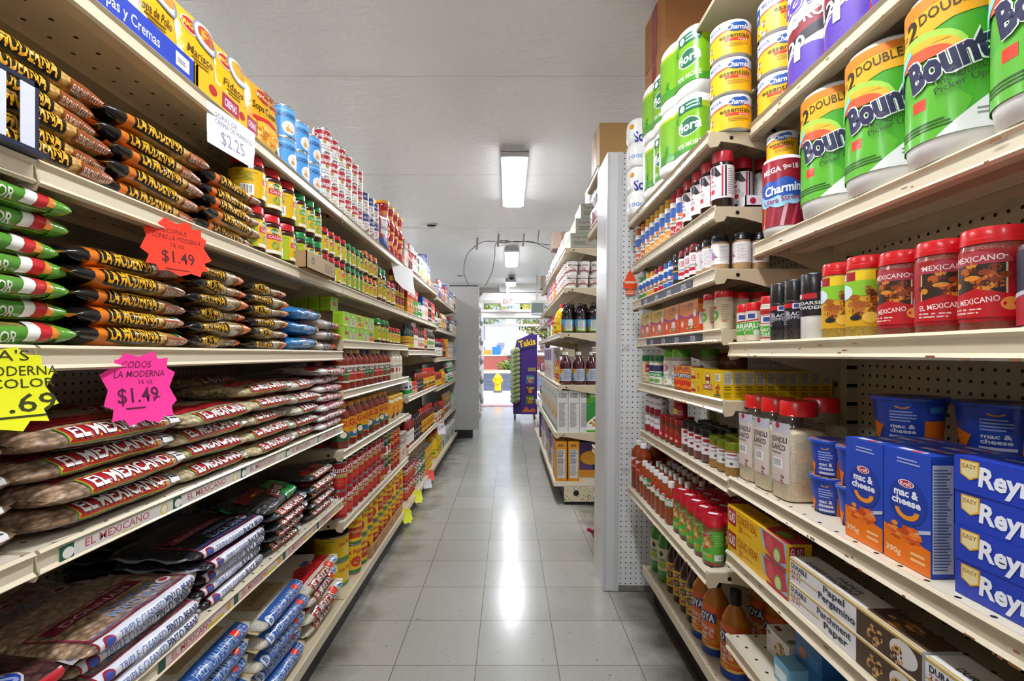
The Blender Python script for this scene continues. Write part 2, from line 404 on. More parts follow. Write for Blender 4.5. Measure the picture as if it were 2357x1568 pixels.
# ---------------------------------------------------------------- shelving
CREAM, CREAM2 = '', ''
SH = M('cfbf9f', .38, var=.18, bs=9); RAIL = M('d9ccb0', .3)
PEGXY = pegmat('perforated_shelf', 'd9cfb9', 0, 1, .0508, .0042); PEGYZ = pegmat('perforated_back', 'c9bda4', 1, 2, .0254, .0038)
SLOT = pegmat('slotted_upright', 'cfc2a4', 1, 2, .05, .007)
DARK = M('0b0b0b', .6); RUST = M('8a5a32', .7)
def unit(label, side, y0, y1, xb, top, shelves, base, kick, rust=False, ends=(0, 1)):
    s = -side                                        # towards the aisle
    t = thing('shelving_unit', 'shelving', label, (xb, (y0 + y1) / 2, 0), 'grocery shelving units')
    child('back_panel', MB().box(xb, y0, 0, xb + side * .012, y1, top, PEGYZ), t)
    for y in (y0, y1 - .03): child('upright', MB().box(xb - side * .028, y, 0, xb, y + .03, top, SLOT), t)
    rd = random.Random(int(y0 * 100))
    for z, xf in shelves:
        sh = MB().box(xf, y0 + .004, z - .005, xb, y1 - .004, z, PEGXY)
        sh.box(xf + side * .002, y0 + .004, z - .034, xf + side * .03, y1 - .004, z - .031, SH)
        w = abs(xb - xf)
        for q in (.35, .8): sh.box(xf + side * w * q, y0 + .01, z - .026, xf + side * (w * q + .05), y1 - .01, z - .004, SH)
        so = child('shelf', sh, t)
        pr = MB().prism([(xf - s * .001, z + .003), (xf + s * .004, z + .004), (xf + s * .009, z - .001), (xf + s * .003, z - .006), (xf + s * .003, z - .027), (xf + s * .009, z - .033), (xf + s * .003, z - .037), (xf - s * .001, z - .035)], y0 + .002, y1 - .002, RAIL)
        if rust:
            for i in range(26):
                yy = rd.uniform(y0, y1 - .02); zz = z - .037 + rd.random() ** 3 * .03; pr.box(xf + s * .0092, yy, zz, xf + s * .0096, yy + rd.uniform(.003, .016), zz + rd.uniform(.0015, .004), RUST)
        child('price_rail', pr, so)
        for e, y in ((0, y0), (1, y1 - .005)):
            if e not in ends: continue
            b = MB().prism([(xf - s * .0, z - .002), (xf + s * .006, z - .03), (xf, z - .045), (xf - s * .022, z - .042), (xf - s * .03, z - .028), (xf - s * .08, z - .034), (xb, z - .115), (xb, z - .002)], y, y + .004, SH)
            b.lathe([(0, y - .0006), (.006, y - .0006)], DARK, 10, (xf - s * .06, 0, z - .018), 'y')
            child('bracket', b, so)
    z, xf = base
    d = MB().box(xf, y0 + .003, z - .035, xb, y1 - .003, z, PEGXY if not side < 0 else SH)
    do = child('base_deck', d, t)
    child('price_rail', MB().box(xf, y0 + .003, z - .034, xf + s * .008, y1 - .003, z + .004, RAIL), do)
    child('kick_plate', MB().box(kick, y0, .001, kick + side * .01, y1, z - .035, M('1a1917', .5)), t)
    child('kick_end', MB().box(kick + side * .01, y0, .001, xb, y0 + .006, z - .035, M('1a1917', .5)), t)
    return t
LB = -1.22
unit('nearest cream shelving unit by pasta bags, mostly cut off at photo edge', -1, -.636, .742, LB, 1.86, [(1.78, XL), (1.458, XL), (1.172, XL), (.856, XL), (.53, XL)], (.09, -.715), -.712, ends=())
unit('cream shelving unit holding bagged pasta, beans and rice', -1, .744, 2.118, LB, 1.86, [(1.78, XL), (1.458, XL), (1.172, XL), (.856, XL), (.53, XL)], (.09, -.715), -.712)
unit('cream shelving unit holding jarred pasta sauces and canned tomatoes', -1, 2.12, 3.496, LB, 1.86, [(1.78, XL), (1.458, XL), (1.222, XL), (.998, XL), (.735, XL), (.425, XL)], (.09, -.715), -.712)
unit('cream shelving unit holding barbecue sauces and hot sauce bottles', -1, 3.498, 4.874, LB, 1.86, [(1.78, XL), (1.458, XL), (1.188, XL), (.85, XL), (.475, XL)], (.09, -.715), -.712)
unit('farthest cream shelving unit ending beside the grey partition', -1, 4.876, 6.68, LB, 1.86, [(1.75, XL), (1.43, XL), (1.12, XL), (.82, XL), (.455, XL)], (.09, -.715), -.712)
RB = .955
unit('cream shelving unit holding spices, hot sauces and toilet paper', 1, 1.362, 2.272, RB, 2.19, [(1.787, .565), (1.577, .582), (1.402, .583), (1.231, .602), (1.03, .607), (.806, .62), (.548, .56)], (.17, .634), .68, True)
unit('rusty cream shelving unit holding paper towels and boxed wraps', 1, -.02, 1.36, RB, 2.19, [(1.803, .68), (1.468, .69), (1.19, .62), (.818, .622), (.612, .614), (.378, .614)], (.12, .634), .68, True)
unit('cream shelving unit holding cereal boxes and juice bottles', 1, 3.76, 6.55, .92, 2.05, [(1.985, .444), (1.678, .434), (1.326, .404), (.92, .388), (.551, .366)], (.17, .356), .428, True)
unit('shelving unit behind the white pegboard end, mostly hidden', 1, 2.645, 3.0, .98, 2.2, [(2.19, .492), (1.90, .492), (1.2, .52), (.6, .52)], (.17, .54), .56)
unit('far shelving unit of snack bags near the open door', 1, 6.7, 8.3, .95, 1.95, [(1.6, .50), (1.22, .50), (.86, .50), (.5, .50)], (.12, .46), .5)
# speckled foot of the cereal shelving
fp = thing('shelf_foot_plate', 'foot plate', 'speckled cream metal foot plate with black hole under cereal shelving', (.6, 3.75, 0))
pm, nt_, b_ = nodes('chipped_cream_paint')
tc_ = nt_.nodes.new('ShaderNodeTexCoord'); n_ = nt_.nodes.new('ShaderNodeTexNoise'); n_.inputs['Scale'].default_value = 130; nt_.links.new(tc_.outputs['Object'], n_.inputs['Vector'])
r_ = nt_.nodes.new('ShaderNodeValToRGB'); r_.color_ramp.elements[0].position = .36; r_.color_ramp.elements[1].position = .42; r_.color_ramp.elements[0].color = lin('4a3a24'); r_.color_ramp.elements[1].color = lin('cfc3a4')
nt_.links.new(n_.outputs['Fac'], r_.inputs[0]); nt_.links.new(r_.outputs[0], b_.inputs['Base Color'])
child('plate', MB().box(.428, 3.742, .022, .9, 3.756, .134, pm), fp); child('hole', MB().lathe([(0, 3.7415), (.022, 3.7415)], DARK, 20, (.52, 0, .088), 'y'), fp, 'round black hole'); child('rubber_foot', MB().box(.43, 3.74, 0, .9, 3.757, .022, DARK), fp)

# white pegboard end of the spice shelving; it leans a little
ep = thing('pegboard_end', 'shelf end panel', 'white pegboard end panel standing at the aisle corner', (.46, 2.38, 0))
wp = M('d2d2d0', .35, bump=.2, bs=60); wl = M('c4c4c4', .35)
PEGXZ = pegmat('white_pegboard', 'd8d8d6', 0, 2, .0254, .0031, .0, .0, .4, .25)
child('side_panel', MB().box(.462, 2.39, .004, .474, 2.64, 2.15, M('cfcfcd', .22, bump=.35, bs=120)), ep)
child('corner_post', MB().box(.462, 2.375, .004, .535, 2.392, 2.15, wp).box(.462, 2.372, .004, .475, 2.376, 2.15, wl).box(.512, 2.370, .004, .535, 2.376, 2.15, wl), ep)
child('pegboard', MB().box(.535, 2.378, .03, .97, 2.388, 2.15, PEGXZ), ep)
child('base_strip', MB().box(.535, 2.374, .004, .97, 2.39, .03, M('8d8878', .6, var=.7, bs=30)), ep)
ep.rotation_euler = (0, math.radians(.6), 0)

# printed strips clipped into price rails
def strip(y0, y1, z, side, xf, base, items, label, H=.027, n=4):
    s = -side; a = Art(); W = y1 - y0; a.rect(-W / 2, 0, W / 2, H, base)
    for i in range(n): a.draw(items, W / n, H, -W / 2 + W / n * (i + .5), 0)
    mb = MB(); mb.box(xf + s * .0035, y0, z - .0335, xf + s * .0045, y1, z - .0055, M(base if base else 'ffffff'))
    if side < 0: ink(mb, a, lambda u, v: ((xf + .005, (y0 + y1) / 2 + u, z - .033 + v), (1, 0, 0)))
    else: ink(mb, a, lambda u, v: ((xf - .005, (y0 + y1) / 2 - u, z - .033 + v), (-1, 0, 0)))
    p = Proto('shelf_strip', 'shelf label strip', 0, 0, 0); p.part('strip', mb); put(p, 0, 0, 0, 0, label)
MEX = [('r', -.5, 0, -.40, 1, '1f5a3c'), ('e', -.44, .5, .4, .34, 'e9e4d8'), ('t', 'EL MEXICANO', -.04, .62, .5, 'b8616a', {'w': .56, 'bold': .03}), ('t', 'Lo Bueno', .02, .16, .28, 'd8c400', {'w': .4, 'shear': .3}), ('e', .40, .5, .42, .42, 'd9c94a'), ('e', .40, .5, .3, .3, 'e8e2d0')]
strip(.78, 2.1, .856, -1, XL, 'd9d6cc', MEX, 'printed strip with green, red and yellow lettering under bagged dry beans', n=5)
strip(1.0, 2.1, .53, -1, XL, 'd9c7bf', [('r', -.5, 0, -.42, 1, '24503c'), ('t', 'EL MEXICANO', -.1, .6, .5, 'b04a52', {'w': .5}), ('r', .1, .1, .34, .4, 'd9c400'), ('e', .42, .5, .38, .38, 'c9a43a'), ('r', -.4, .0, .05, .25, 'e08a86')], 'printed strip on the shelf edge above the rice bags', n=4)
GY = [('t', 'GOYA', 0, .5, .74, 'e8e8ea', {'w': .3, 'bold': .03})]
strip(1.53, 2.12, 1.402, 1, .583, '3d4156', GY, 'navy strip with white lettering above the orange seasoning cartons', n=4)
strip(1.50, 2.10, 1.231, 1, .602, '3d4156', GY, 'navy strip with white lettering below the orange seasoning cartons', n=4)

# ---------------------------------------------------------------- ceiling things
wh = M('b9b9b9', .4)
def fixture(y0, y1, label, x=.045, w=.21, k=1.0):
    le = M('f3f7ff', .5, emit=LAMP * k); sd_ = M('fafbff', .5, emit=2.4 * k)
    t = thing('ceiling_light', 'ceiling light', label, (x, (y0 + y1) / 2, CZ), 'ceiling lights along the aisle')
    child('housing', MB().box(x - w / 2, y0, CZ - .05, x + w / 2, y0 + .03, CZ - .03, wh).box(x - w / 2 + .035, y0, CZ - .03, x + w / 2 - .035, y1, CZ, wh).box(x - w / 2, y0 + .03, CZ - .045, x + w / 2, y1, CZ - .03, wh), t)
    child('end_cap', MB().box(x - w / 2, y0, CZ - .085, x + w / 2, y0 + .012, CZ - .045, wh), t)
    child('end_cap', MB().box(x - w / 2, y1 - .012, CZ - .085, x + w / 2, y1, CZ - .045, wh), t)
    child('diffuser', MB().prism([(x - w / 2 + .002, CZ - .046), (x - w / 2 + .006, CZ - .078), (x - w / 2 + .03, CZ - .09), (x + w / 2 - .03, CZ - .09), (x + w / 2 - .006, CZ - .078), (x + w / 2 - .002, CZ - .046)], y0 + .013, y1 - .013, sd_).box(x - w / 2 + .032, y0 + .014, CZ - .0912, x + w / 2 - .032, y1 - .014, CZ - .0902, le), t, 'glowing white diffuser')
fixture(3.62, 4.86, 'fluorescent ceiling light nearest over the aisle, brightest of the row')
fixture(7.0, 8.2, 'middle fluorescent ceiling light, black cables crossing before it')
fixture(10.3 - .35, 10.6, 'farthest fluorescent ceiling light, above the exit sign')
fixture(.25, 1.45, 'fluorescent ceiling light overhead, out of the frame'); fixture(-3.2, -2.0, 'fluorescent ceiling light at the back end of the aisle')
for sx, nm in ((-2.0, 'pasta'), (1.85, 'spice')):
    for k, yy in enumerate((-1.6, 1.9, 5.4, 8.9)): fixture(yy, yy + 1.24, f"added fluorescent fill light, out of sight behind the {nm} shelving, {['first', 'second', 'third', 'fourth'][k]} along", sx, k=1.05)  # unseen rows added to brighten the ceiling
def downlight(x, y, label):
    t = thing('recessed_light', 'recessed light', label, (x, y, CZ))
    child('trim_ring', MB().lathe([(.062, CZ - .002), (.07, CZ - .012), (.095, CZ - .008), (.1, CZ - .001)], M('d0d0d0', .2, metal=.6), 28, (x, y, 0)), t, 'shiny trim ring')
    child('baffle', MB().lathe([(0, CZ - .0015), (.062, CZ - .0015)], M('050505', .95), 24, (x, y, 0)), t, 'black baffle')
downlight(-.93, 5.86, 'recessed ceiling light over red bottles, nearer of two'); downlight(-.98, 9.65, 'recessed ceiling light close to the grey partition top')
t = thing('dome_camera', 'security camera', 'small dark dome camera on ceiling before farthest light', (.06, 9.6, CZ))
child('mount', MB().lathe([(.07, CZ), (.07, CZ - .03), (.055, CZ - .045)], M('8d8d8d', .4), 20, (.06, 9.6, 0)), t); child('dome', MB().lathe([(.055, CZ - .045), (.05, CZ - .075), (.03, CZ - .095), (0, CZ - .1)], M('20242a', .1), 20, (.06, 9.6, 0)), t)
cab = M('2c2c2c', .5)
def px(X, Y, y): return ((X - PX) / F * y, y, CH - (Y - PY) / F * y)
def cable(pts, label, r=.0042):
    P = [Vector(p) for p in pts]; Q = []
    for i in range(len(P) - 1):
        a, b, c, d = P[max(i - 1, 0)], P[i], P[i + 1], P[min(i + 2, len(P) - 1)]
        for k in range(8):
            u = k / 8; Q.append(.5 * (2 * b + (c - a) * u + (2 * a - 5 * b + 4 * c - d) * u * u + (3 * b - a - 3 * c + d) * u ** 3))
    p = Proto('cable', 'cable', 0, 0, 0); p.part('cable', MB().tube(Q + [P[-1]], r, cab)); put(p, 0, 0, 0, 0, label, 'loose ceiling cables')
cable([(-.56, 6.78, 2.115), (-.62, 6.7, 2.3), (-.56, 6.6, 2.52), (-.37, 6.5, 2.655), (-.2, 6.45, 2.66), (-.08, 6.45, 2.64), (.15, 6.45, 2.66), (.55, 6.5, 2.62)], 'black cable rising in a wide loop from partition top')
cable([(-.33, 6.78, 2.115), (-.23, 6.7, 2.3), (-.19, 6.6, 2.5), (-.17, 6.5, 2.64), (.0, 6.45, 2.675)], 'black cable hanging straight down to the partition corner')
cable([(-.12, 6.42, 2.665), (.1, 6.4, 2.64), (.28, 6.2, 2.6), (.44, 5.9, 2.46), (.56, 5.6, 2.32)], 'black cable drooping to the brown carton')
cable([(-.60, 10.845, 2.56), (.3, 10.843, 2.53), (1.1, 10.845, 2.56)], 'thin black cable strung above the exit sign', .008)
p = Proto('ceiling_tape', 'tape', 0, 0, 0); p.part('tape', MB().box(-.012, -.001, -.16, .012, .001, 0, M('9a9a9a', .5)))
for i, (x, y, lb) in enumerate(((-.42, 6.5, 'grey strap dangling beside the looped cable'), (-.13, 6.3, 'grey strap dangling by the middle ceiling light'), (.2, 6.3, 'grey strap dangling past the middle ceiling light'), (.38, 6.1, 'grey strap dangling over the cereal shelving'))): put(p, x, y, CZ, .3 * i, lb, rx=.1, ry=.05)
# exit sign
t = thing('exit_sign', 'exit sign', 'beige EXIT sign hanging over the open door', (-.03, 10.6, 2.3))
sb = MB().box(-.16, 10.62, 2.215, .12, 10.65, 2.40, M('c4b0a2', .5)); a = Art(); a.text('EXIT', 0, .095, .105, '5a2a26', w=.2, bold=.03); ink(sb, a, lambda u, v: ((-.02 + u, 10.62, 2.215 + v), (0, -1, 0)))
child('sign_face', sb, t); child('hanger', MB().box(-.05, 10.63, 2.40, .0, 10.64, CZ, M('aaaaaa')), t)
t = thing('window_sign', 'sign', 'green and yellow reversed lettering sign in the transom', (.5, 10.9, 2.2))
sb = MB().box(.25, 10.90, 2.165, .62, 10.91, 2.285, M('7a8a5a', .5)); a = Art(); a.text("ERNIE'S", 0, .085, .05, 'd8cf3a', w=.33); a.text('DINER', 0, .028, .045, 'd8cf3a', w=.33); ink(sb, a, lambda u, v: ((.435 - u, 10.899, 2.165 + v), (0, -1, 0))); child('sign_face', sb, t)
t = thing('hanging_device', 'device', 'grey box monitor on white bracket near the door top', (.58, 9.6, 2.1))  # grey box-shaped device of unknown kind
child('front_pane', MB().box(.45, 9.5, 1.98, .68, 9.52, 2.16, M('7d8a84', .2)), t); child('casing', MB().box(.44, 9.52, 1.97, .69, 9.75, 2.18, M('c9ccca', .4)), t); child('bracket', MB().box(.54, 9.6, 2.18, .58, 9.64, CZ, M('d8d8d8')).lathe([(.11, 1.93), (.12, 1.96), (.10, 1.975)], M('e2e2e2'), 20, (.56, 9.6, 0)), t)
t = thing('dark_slab', 'overhang', 'grey flat board jutting from the partition top', (-.3, 7.6, 2.1))
child('board', MB().box(-.55, 6.9, 2.105, -.15, 7.5, 2.13, M('b0b0ae', .5)), t); child('edge_strip', MB().box(-.15, 6.9, 2.10, -.14, 7.5, 2.135, M('777775', .5)), t)
for q in (6.95, 7.45): child('bracket', MB().prism([(-.55, 2.105), (-.55, 1.93), (-.535, 1.93), (-.40, 2.09), (-.40, 2.105)], q, q + .012, M('c9c9c9')), t)

# ---------------------------------------------------------------- outside the door
def ground(name, y0, y1, h, z=0, var=.2, bs=3): struct(name, MB().box(-14, y0, z - .1, 14, y1, z, M(h, .8, var=var, bs=bs)))
ground('sidewalk', YF + .2, 15.0, 'f0ece4', .0); ground('kerb', 15.0, 15.3, 'b8b2a8', .0)
ground('street', 15.3, 31, '5a6478', -.08, .9, .9); ground('sidewalk_far', 31, 36, 'cfc0a6', .0)  # bluish dappled shade painted into the street colour by noise
t = thing('fire_hydrant', 'hydrant', 'yellow fire hydrant on the sidewalk outside', (-.33, 14.6, 0)); hy = M('f2a800', .4)
child('barrel', MB().lathe([(.10, .06), (.10, .40), (.12, .42), (.12, .46), (.10, .50), (.05, .56), (0, .57)], hy, 16, (-.33, 14.6, 0)), t)
child('side_cap', MB().lathe([(.05, -.15), (.05, .15)], hy, 10, (-.33, 14.6, .36), 'x').lathe([(0, -.15), (.06, -.15), (.06, -.12), (.05, -.12)], hy, 10, (-.33, 14.6, .36), 'x').lathe([(.05, .12), (.06, .12), (.06, .15), (0, .15)], hy, 10, (-.33, 14.6, .36), 'x'), t)
child('front_cap', MB().lathe([(0, 14.44), (.07, 14.44), (.07, 14.52)], hy, 12, (-.33, 0, .34), 'y'), t); child('base_flange', MB().lathe([(0, .0), (.13, .0), (.13, .06), (.10, .06)], M('55565a', .5), 16, (-.33, 14.6, 0)), t)
BR = M('b0605a', .7, var=.5, bs=12)
struct('brick_wall_low', MB().box(-9, 36, 0, 9, 36.3, 1.0, BR).box(-9.1, 35.95, 1.0, 9.1, 36.35, 1.1, M('c9b8ac', .6)))
b = thing('building', 'building', 'pale lilac building across the street', (0, 46, 0)); bm = M('b4b4cc', .7)
child('facade', MB().box(-12, 46, 0, 12, 47, 7, bm), b); child('wing', MB().box(-2.2, 45.2, 0, .9, 46, 5.2, M('a9a6b4', .7)), b); child('doorway', MB().box(-1.0, 45.15, 0, -.4, 45.2, 2.2, M('7f7f92')), b); child('roof_band', MB().box(-12.2, 45.8, 7, 12.2, 47.2, 7.4, M('8f8fa0')), b)
def leafy(name, cat, label, cx, cy, cz, rx, ry, rz_, n, cols, trunk=None, seed=1, s0=.16):
    rd = random.Random(seed); t = thing(name, cat, label, (cx, cy, 0)); mb = MB()
    for i in range(n):
        a = rd.random() * 2 * PI; q = rd.random() ** .4; e = rd.uniform(-1, 1)
        P = Vector((cx + rx * q * math.cos(a) * math.sqrt(1 - e * e), cy + ry * q * math.sin(a) * math.sqrt(1 - e * e), cz + rz_ * q * e))
        u = Vector((rd.uniform(-1, 1), rd.uniform(-1, 1), rd.uniform(-1, 1))).normalized(); w = u.orthogonal().normalized(); s = s0 * rd.uniform(.6, 1.3)
        mb.add([P - u * s, P + w * s * .45, P + u * s, P - w * s * .45], [(0, 1, 2, 3)], M(rd.choice(cols), .5))
    child('foliage', mb, t)
    if trunk: child('trunk', trunk, t)
TB = M('5a4a3c', .8)
def branches(x, y, h):
    m = MB().tube([(x, y, 0), (x + .1, y, h * .4), (x - .05, y, h * .7)], .16, TB, 8); rd = random.Random(int(x * 10 + 5))
    for i in range(9):
        a = rd.random() * 6.28; z = h * rd.uniform(.35, .7); m.tube([(x, y, z), (x + math.cos(a) * .8, y + math.sin(a) * .8, z + .7), (x + math.cos(a) * 1.9, y + math.sin(a) * 1.9, z + 1.2)], .05, TB, 5)
    return m
YG = ['8fa02a', 'b5b52e', '6f8a2c', 'd0a21e', '9aa838', '4f6a22']
leafy('street_tree', 'tree', 'yellow green tree standing behind the purple snack stand', 2.6, 33.5, 3.7, 2.2, 1.8, 1.5, 1500, YG, branches(2.6, 33.5, 4.2), 3)
leafy('street_tree', 'tree', 'yellow green tree whose branches hang into the door top', -2.6, 30, 4.1, 2.8, 1.6, 1.5, 1600, YG, branches(-4.4, 30, 4.5), 5)
leafy('hedge_bush', 'bush', 'low green bush along the brick wall outside', .6, 35.4, .35, 1.5, .4, .4, 700, ['4f6a2a', '6f8a38', '8aa04a'], None, 7, .12)
t = thing('market_umbrella', 'parasol', 'white parasol behind the low brick wall', (-2.6, 38.5, 0)); child('canopy', MB().lathe([(1.7, 1.75), (1.0, 2.1), (0, 2.5)], M('eeeae2', .6), 8, (-2.6, 38.5, 0)), t); child('pole', MB().lathe([(.04, 0), (.04, 1.9)], M('999999'), 8, (-2.6, 38.5, 0)), t)
t = thing('play_slide', 'play structure', 'blue and orange play structure behind the brick wall', (-.6, 41, 0)); child('slide', MB().prism([(-.7, 1.1), (-.1, 2.3), (0, 2.2), (-.5, 1.0)], 40.8, 41.2, M('e8e4da')), t); child('tower', MB().box(-1.4, 40.8, 0, -.7, 41.4, 1.9, M('2f6fb0')), t); child('toy_panel', MB().box(-2.9, 40.9, .9, -1.45, 41.0, 1.5, M('d98a3a')), t)
# ---------------------------------------------------------------- makers of packaged goods
WH, BK = 'efece6', '1c1a1c'
def wrap(r, z0, z1, base, items, rep=2, turn=0, rough=INK, span=1.0, ml=None, coat=.15):
    C = 2 * PI * r * span; a = Art(); ml = ml or min(.010, max(.006, r * .28))
    if base: a.rect(-C / 2, z0, C / 2, z1, base, ml * 1.6) if z1 - z0 < .3 else a.rect(-C / 2, z0, C / 2, z1, base, ml)
    for i in range(rep): a.draw(items, C / rep, z1 - z0, -C / 2 + C / rep * (i + .5), z0, ml * 1.6)
    mb = MB(); o = 0 if rep % 2 else PI / rep
    ink(mb, a, lambda u, v: ((r * math.cos(u / r + o), r * math.sin(u / r + o), v), (math.cos(u / r + o), math.sin(u / r + o), 0)), ml, rough, .00022 if r < .04 else .0004, coat=coat)
    return mb
TIN = M('b9b9b9', .25, metal=.9)
def can(name, cat, r, h, base, items, rep=2, top=None, ring=True):
    p = Proto(name, cat, r, r, h); t = top or TIN
    p.part('can_body', MB().lathe([(r * .9, .001), (r, .001), (r, .004), (r * .985, .006), (r * .985, h - .006), (r, h - .004), (r, h)], TIN, 26))
    p.part('lid', MB().lathe([(r, h), (r * .95, h), (r * .92, h - .003), (r * .6, h - .002), (r * .58, h - .003), (0, h - .003)], t, 26))
    p.part('paper_label', wrap(r, .006, h - .006, base, items, rep)); return p
def jar(name, cat, r, h, body, lid, lidh=.2, neck=.84, lab=None, sh=.1, rep=2, lz=(.08, .66), bodyname='jar', top=None, lidr=None, ribs=False, n=26, span=1.0):
    """round jar or shaker: body, screw lid and wrapped label"""
    p = Proto(name, cat, r, r, h); hl = h * (1 - lidh); rn = r * neck; rl = lidr * r if lidr else min(r, rn * 1.06)
    bm = body if not isinstance(body, str) else M(body, .14, coat=.6)
    p.part(bodyname, MB().lathe([(r * .85, .0005), (r * .97, .003), (r, h * .03), (r, hl - h * sh), (r * .97, hl - h * sh * .6), (rn * 1.02, hl - h * .012), (rn, hl)], bm, n, sharp=70))
    lm = lid if not isinstance(lid, str) else M(lid, .3, coat=.3)
    L = MB(); pr = [(rn * .9, hl - .001), (rl, hl), (rl, h - .004), (rl * .96, h - .001), (rl * .9, h), (0, h)]
    if ribs: pr = [(rn * .9, hl - .001), (rl, hl), (rl, hl + (h - hl) * .3), (rl * .97, hl + (h - hl) * .33), (rl * .97, h - .005), (rl * .93, h - .001), (rl * .8, h), (rl * .75, h - .001), (0, h - .001)]
    L.lathe(pr, lm, n, sharp=50)
    if top: a = Art(); top(a, rl); ink(L, a, lambda u, v: ((-v, u, h), (0, 0, 1)))
    p.part('lid', L)
    if lab: p.part('label', wrap(r, h * lz[0], h * lz[1], lab[0], lab[1], rep, span=span))
    return p
def bottle(name, cat, prof, body, capz, cap, caprad, lab=None, lz=None, lr=None, rep=2, n=22, liquid='bottle', extra=None):
    """prof: (radius, height) pairs in metres up to the neck; the cap stands from capz[0] to capz[1]"""
    R = max(q[0] for q in prof); p = Proto(name, cat, R, R, capz[1])
    p.part(liquid, MB().lathe(prof, body if not isinstance(body, str) else M(body, .1, coat=.7), n, sharp=60))
    a, b = capz; p.part('cap', MB().lathe([(caprad * .9, a), (caprad, a), (caprad, a + (b - a) * .85), (caprad * .85, b), (0, b)], M(cap, .35), 16, sharp=50))
    if lab: p.part('label', wrap(lr or R, lz[0], lz[1], lab[0], lab[1], rep))
    if extra: extra(p)
    return p
def carton(name, cat, d, w, h, base, front=(), near=(), top=(), far=None, rough=.38, flaps=True):
    """box with half depth d, half width w; every printed face drawn on it"""
    p = Proto(name, cat, d, w, h); mb = MB().box(-d, -w, 0, d, w, h, M(base, rough))
    for f, its, W, H in (('front', front, 2 * w, h), ('near', near, 2 * d, h), ('far', near if far is None else far, 2 * d, h), ('top', top, 2 * w, 2 * d)):
        if its: a = Art(); a.draw(its, W, H); ink(mb, a, FACE[f](d, w, h), None, rough)
    p.part('box', mb); return p
def superx(n):
    return lambda c: math.copysign(abs(c) ** (2 / n), c)
def bag(name, cat, L, D, T, base, items=(), H=None, seed=0, fins=True, amp=.004, n=2.4, arts=(), finmat=None, pe=5, rough=.2, label=True, part='bag'):
    """filled bag lying flat: long way along y, print wrapped over its aisle-side edge"""
    sx, sz = superx(n), superx(n); K = 96; ph = [-PI + 2 * PI * i / K for i in range(K + 1)]
    pts = [(D / 2 * sx(math.cos(t)), T / 2 * sz(math.sin(t))) for t in ph]; ar = [0]
    for i in range(K): ar.append(ar[-1] + math.dist(pts[i], pts[i + 1]))
    z0 = ar[K // 2]; ar = [q - z0 for q in ar]
    def phi(v):
        v = max(ar[0], min(ar[-1], v)); lo, hi = 0, K
        while hi - lo > 1:
            m = (lo + hi) // 2
            if ar[m] <= v: lo = m
            else: hi = m
        return ph[lo] + (ph[hi] - ph[lo]) * (v - ar[lo]) / max(1e-9, ar[hi] - ar[lo])
    def pt(u, t):
        e = min(1, abs(2 * u / L)); f = max(.0, 1 - e ** pe) ** .55; wx = 1 - .10 * e ** 6
        x = D / 2 * wx * sx(math.cos(t)); z = T / 2 * (.10 + .90 * f) * sz(math.sin(t)); q = noise.noise(Vector((x * 14 + seed * 5, u * 14, z * 20 + seed)))
        q2 = noise.noise(Vector((x * 45 + seed * 3, u * 38, z * 40)))
        nx = Vector((math.cos(t) / D, 0, math.sin(t) / T)).normalized()
        return Vector((x, u, T / 2 + z)) + nx * (q * amp + q2 * amp * .35) * (.3 + .7 * f), nx
    mb = MB(); NU, NV = 22, 28; vs = []; fs = []
    for i in range(NU + 1):
        u = -L / 2 + L * i / NU
        for k in range(NV): vs.append(pt(u, 2 * PI * k / NV)[0])
    for i in range(NU):
        for k in range(NV):
            a = i * NV + k; b = i * NV + (k + 1) % NV; fs.append((a, a + NV, b + NV, b))
    fs += [tuple(range(NV)), tuple(range(NU * NV, NU * NV + NV))[::-1]]
    bmt = base if not isinstance(base, str) else film(base)
    mb.add(vs, fs, bmt, True)
    if fins:
        fm = finmat or bmt
        for sgn in (-1, 1):
            q = []
            for k in range(9):
                x = D * .44 * (k / 4 - 1); q += [(x, sgn * (L / 2 - .006), T / 2 - .002 + .004 * math.sin(k * 2 + seed)), (x * .97, sgn * (L / 2 + .014), T / 2 + .006 * math.sin(k * 1.7 + seed * 2))]
            mb.add(q, [(2 * k, 2 * k + 1, 2 * k + 3, 2 * k + 2) for k in range(8)], fm, True)
    p = Proto(name, cat, D / 2, L / 2, T); p.part(part, mb)
    if items:
        a = Art(); HH = H or T * 1.5; a.draw(items, L, HH, 0, -HH / 2, .02)
        lb = MB(); ink(lb, a, lambda u, v: pt(u, phi(v)), .006 if T < .033 else .010, rough, .0006, .0012, coat=.4, bump=.25); p.part('print', lb)
    return p
def pouch(name, cat, W, H, T, base, items=(), seed=0, amp=.003, top=.94):
    """flat stand-up pouch, front face local +x"""
    def pt(u, v, sd=1):
        a = min(1, abs(2 * u / W)); b = min(1, abs(2 * v / H - 1)); f = ((1 - a ** 3) * (1 - b ** 3)) ** .5 if a < 1 and b < 1 else 0
        q = noise.noise(Vector((u * 22 + seed, v * 22, seed * 3.1))) * amp
        return Vector((sd * (T / 2 * f + .0006) + q, u, v)), Vector((sd, 0, 0))
    mb = MB(); N = 14
    for sd in (1, -1):
        vs = [pt(-W / 2 + W * i / N, H * j / N, sd)[0] for j in range(N + 1) for i in range(N + 1)]; w = N + 1
        fs = [(j * w + i, j * w + i + 1, j * w + w + i + 1, j * w + w + i) for j in range(N) for i in range(N)]
        mb.add(vs, fs if sd > 0 else [f[::-1] for f in fs], film(base), True)
    p = Proto(name, cat, T / 2, W / 2, H); p.part('pouch', mb)
    if items: a = Art(); a.draw(items, W, H, 0, 0, .02); lb = MB(); ink(lb, a, lambda u, v: pt(u, v), .014, .25, .0004, .0008, coat=.4); p.part('print', lb)
    return p
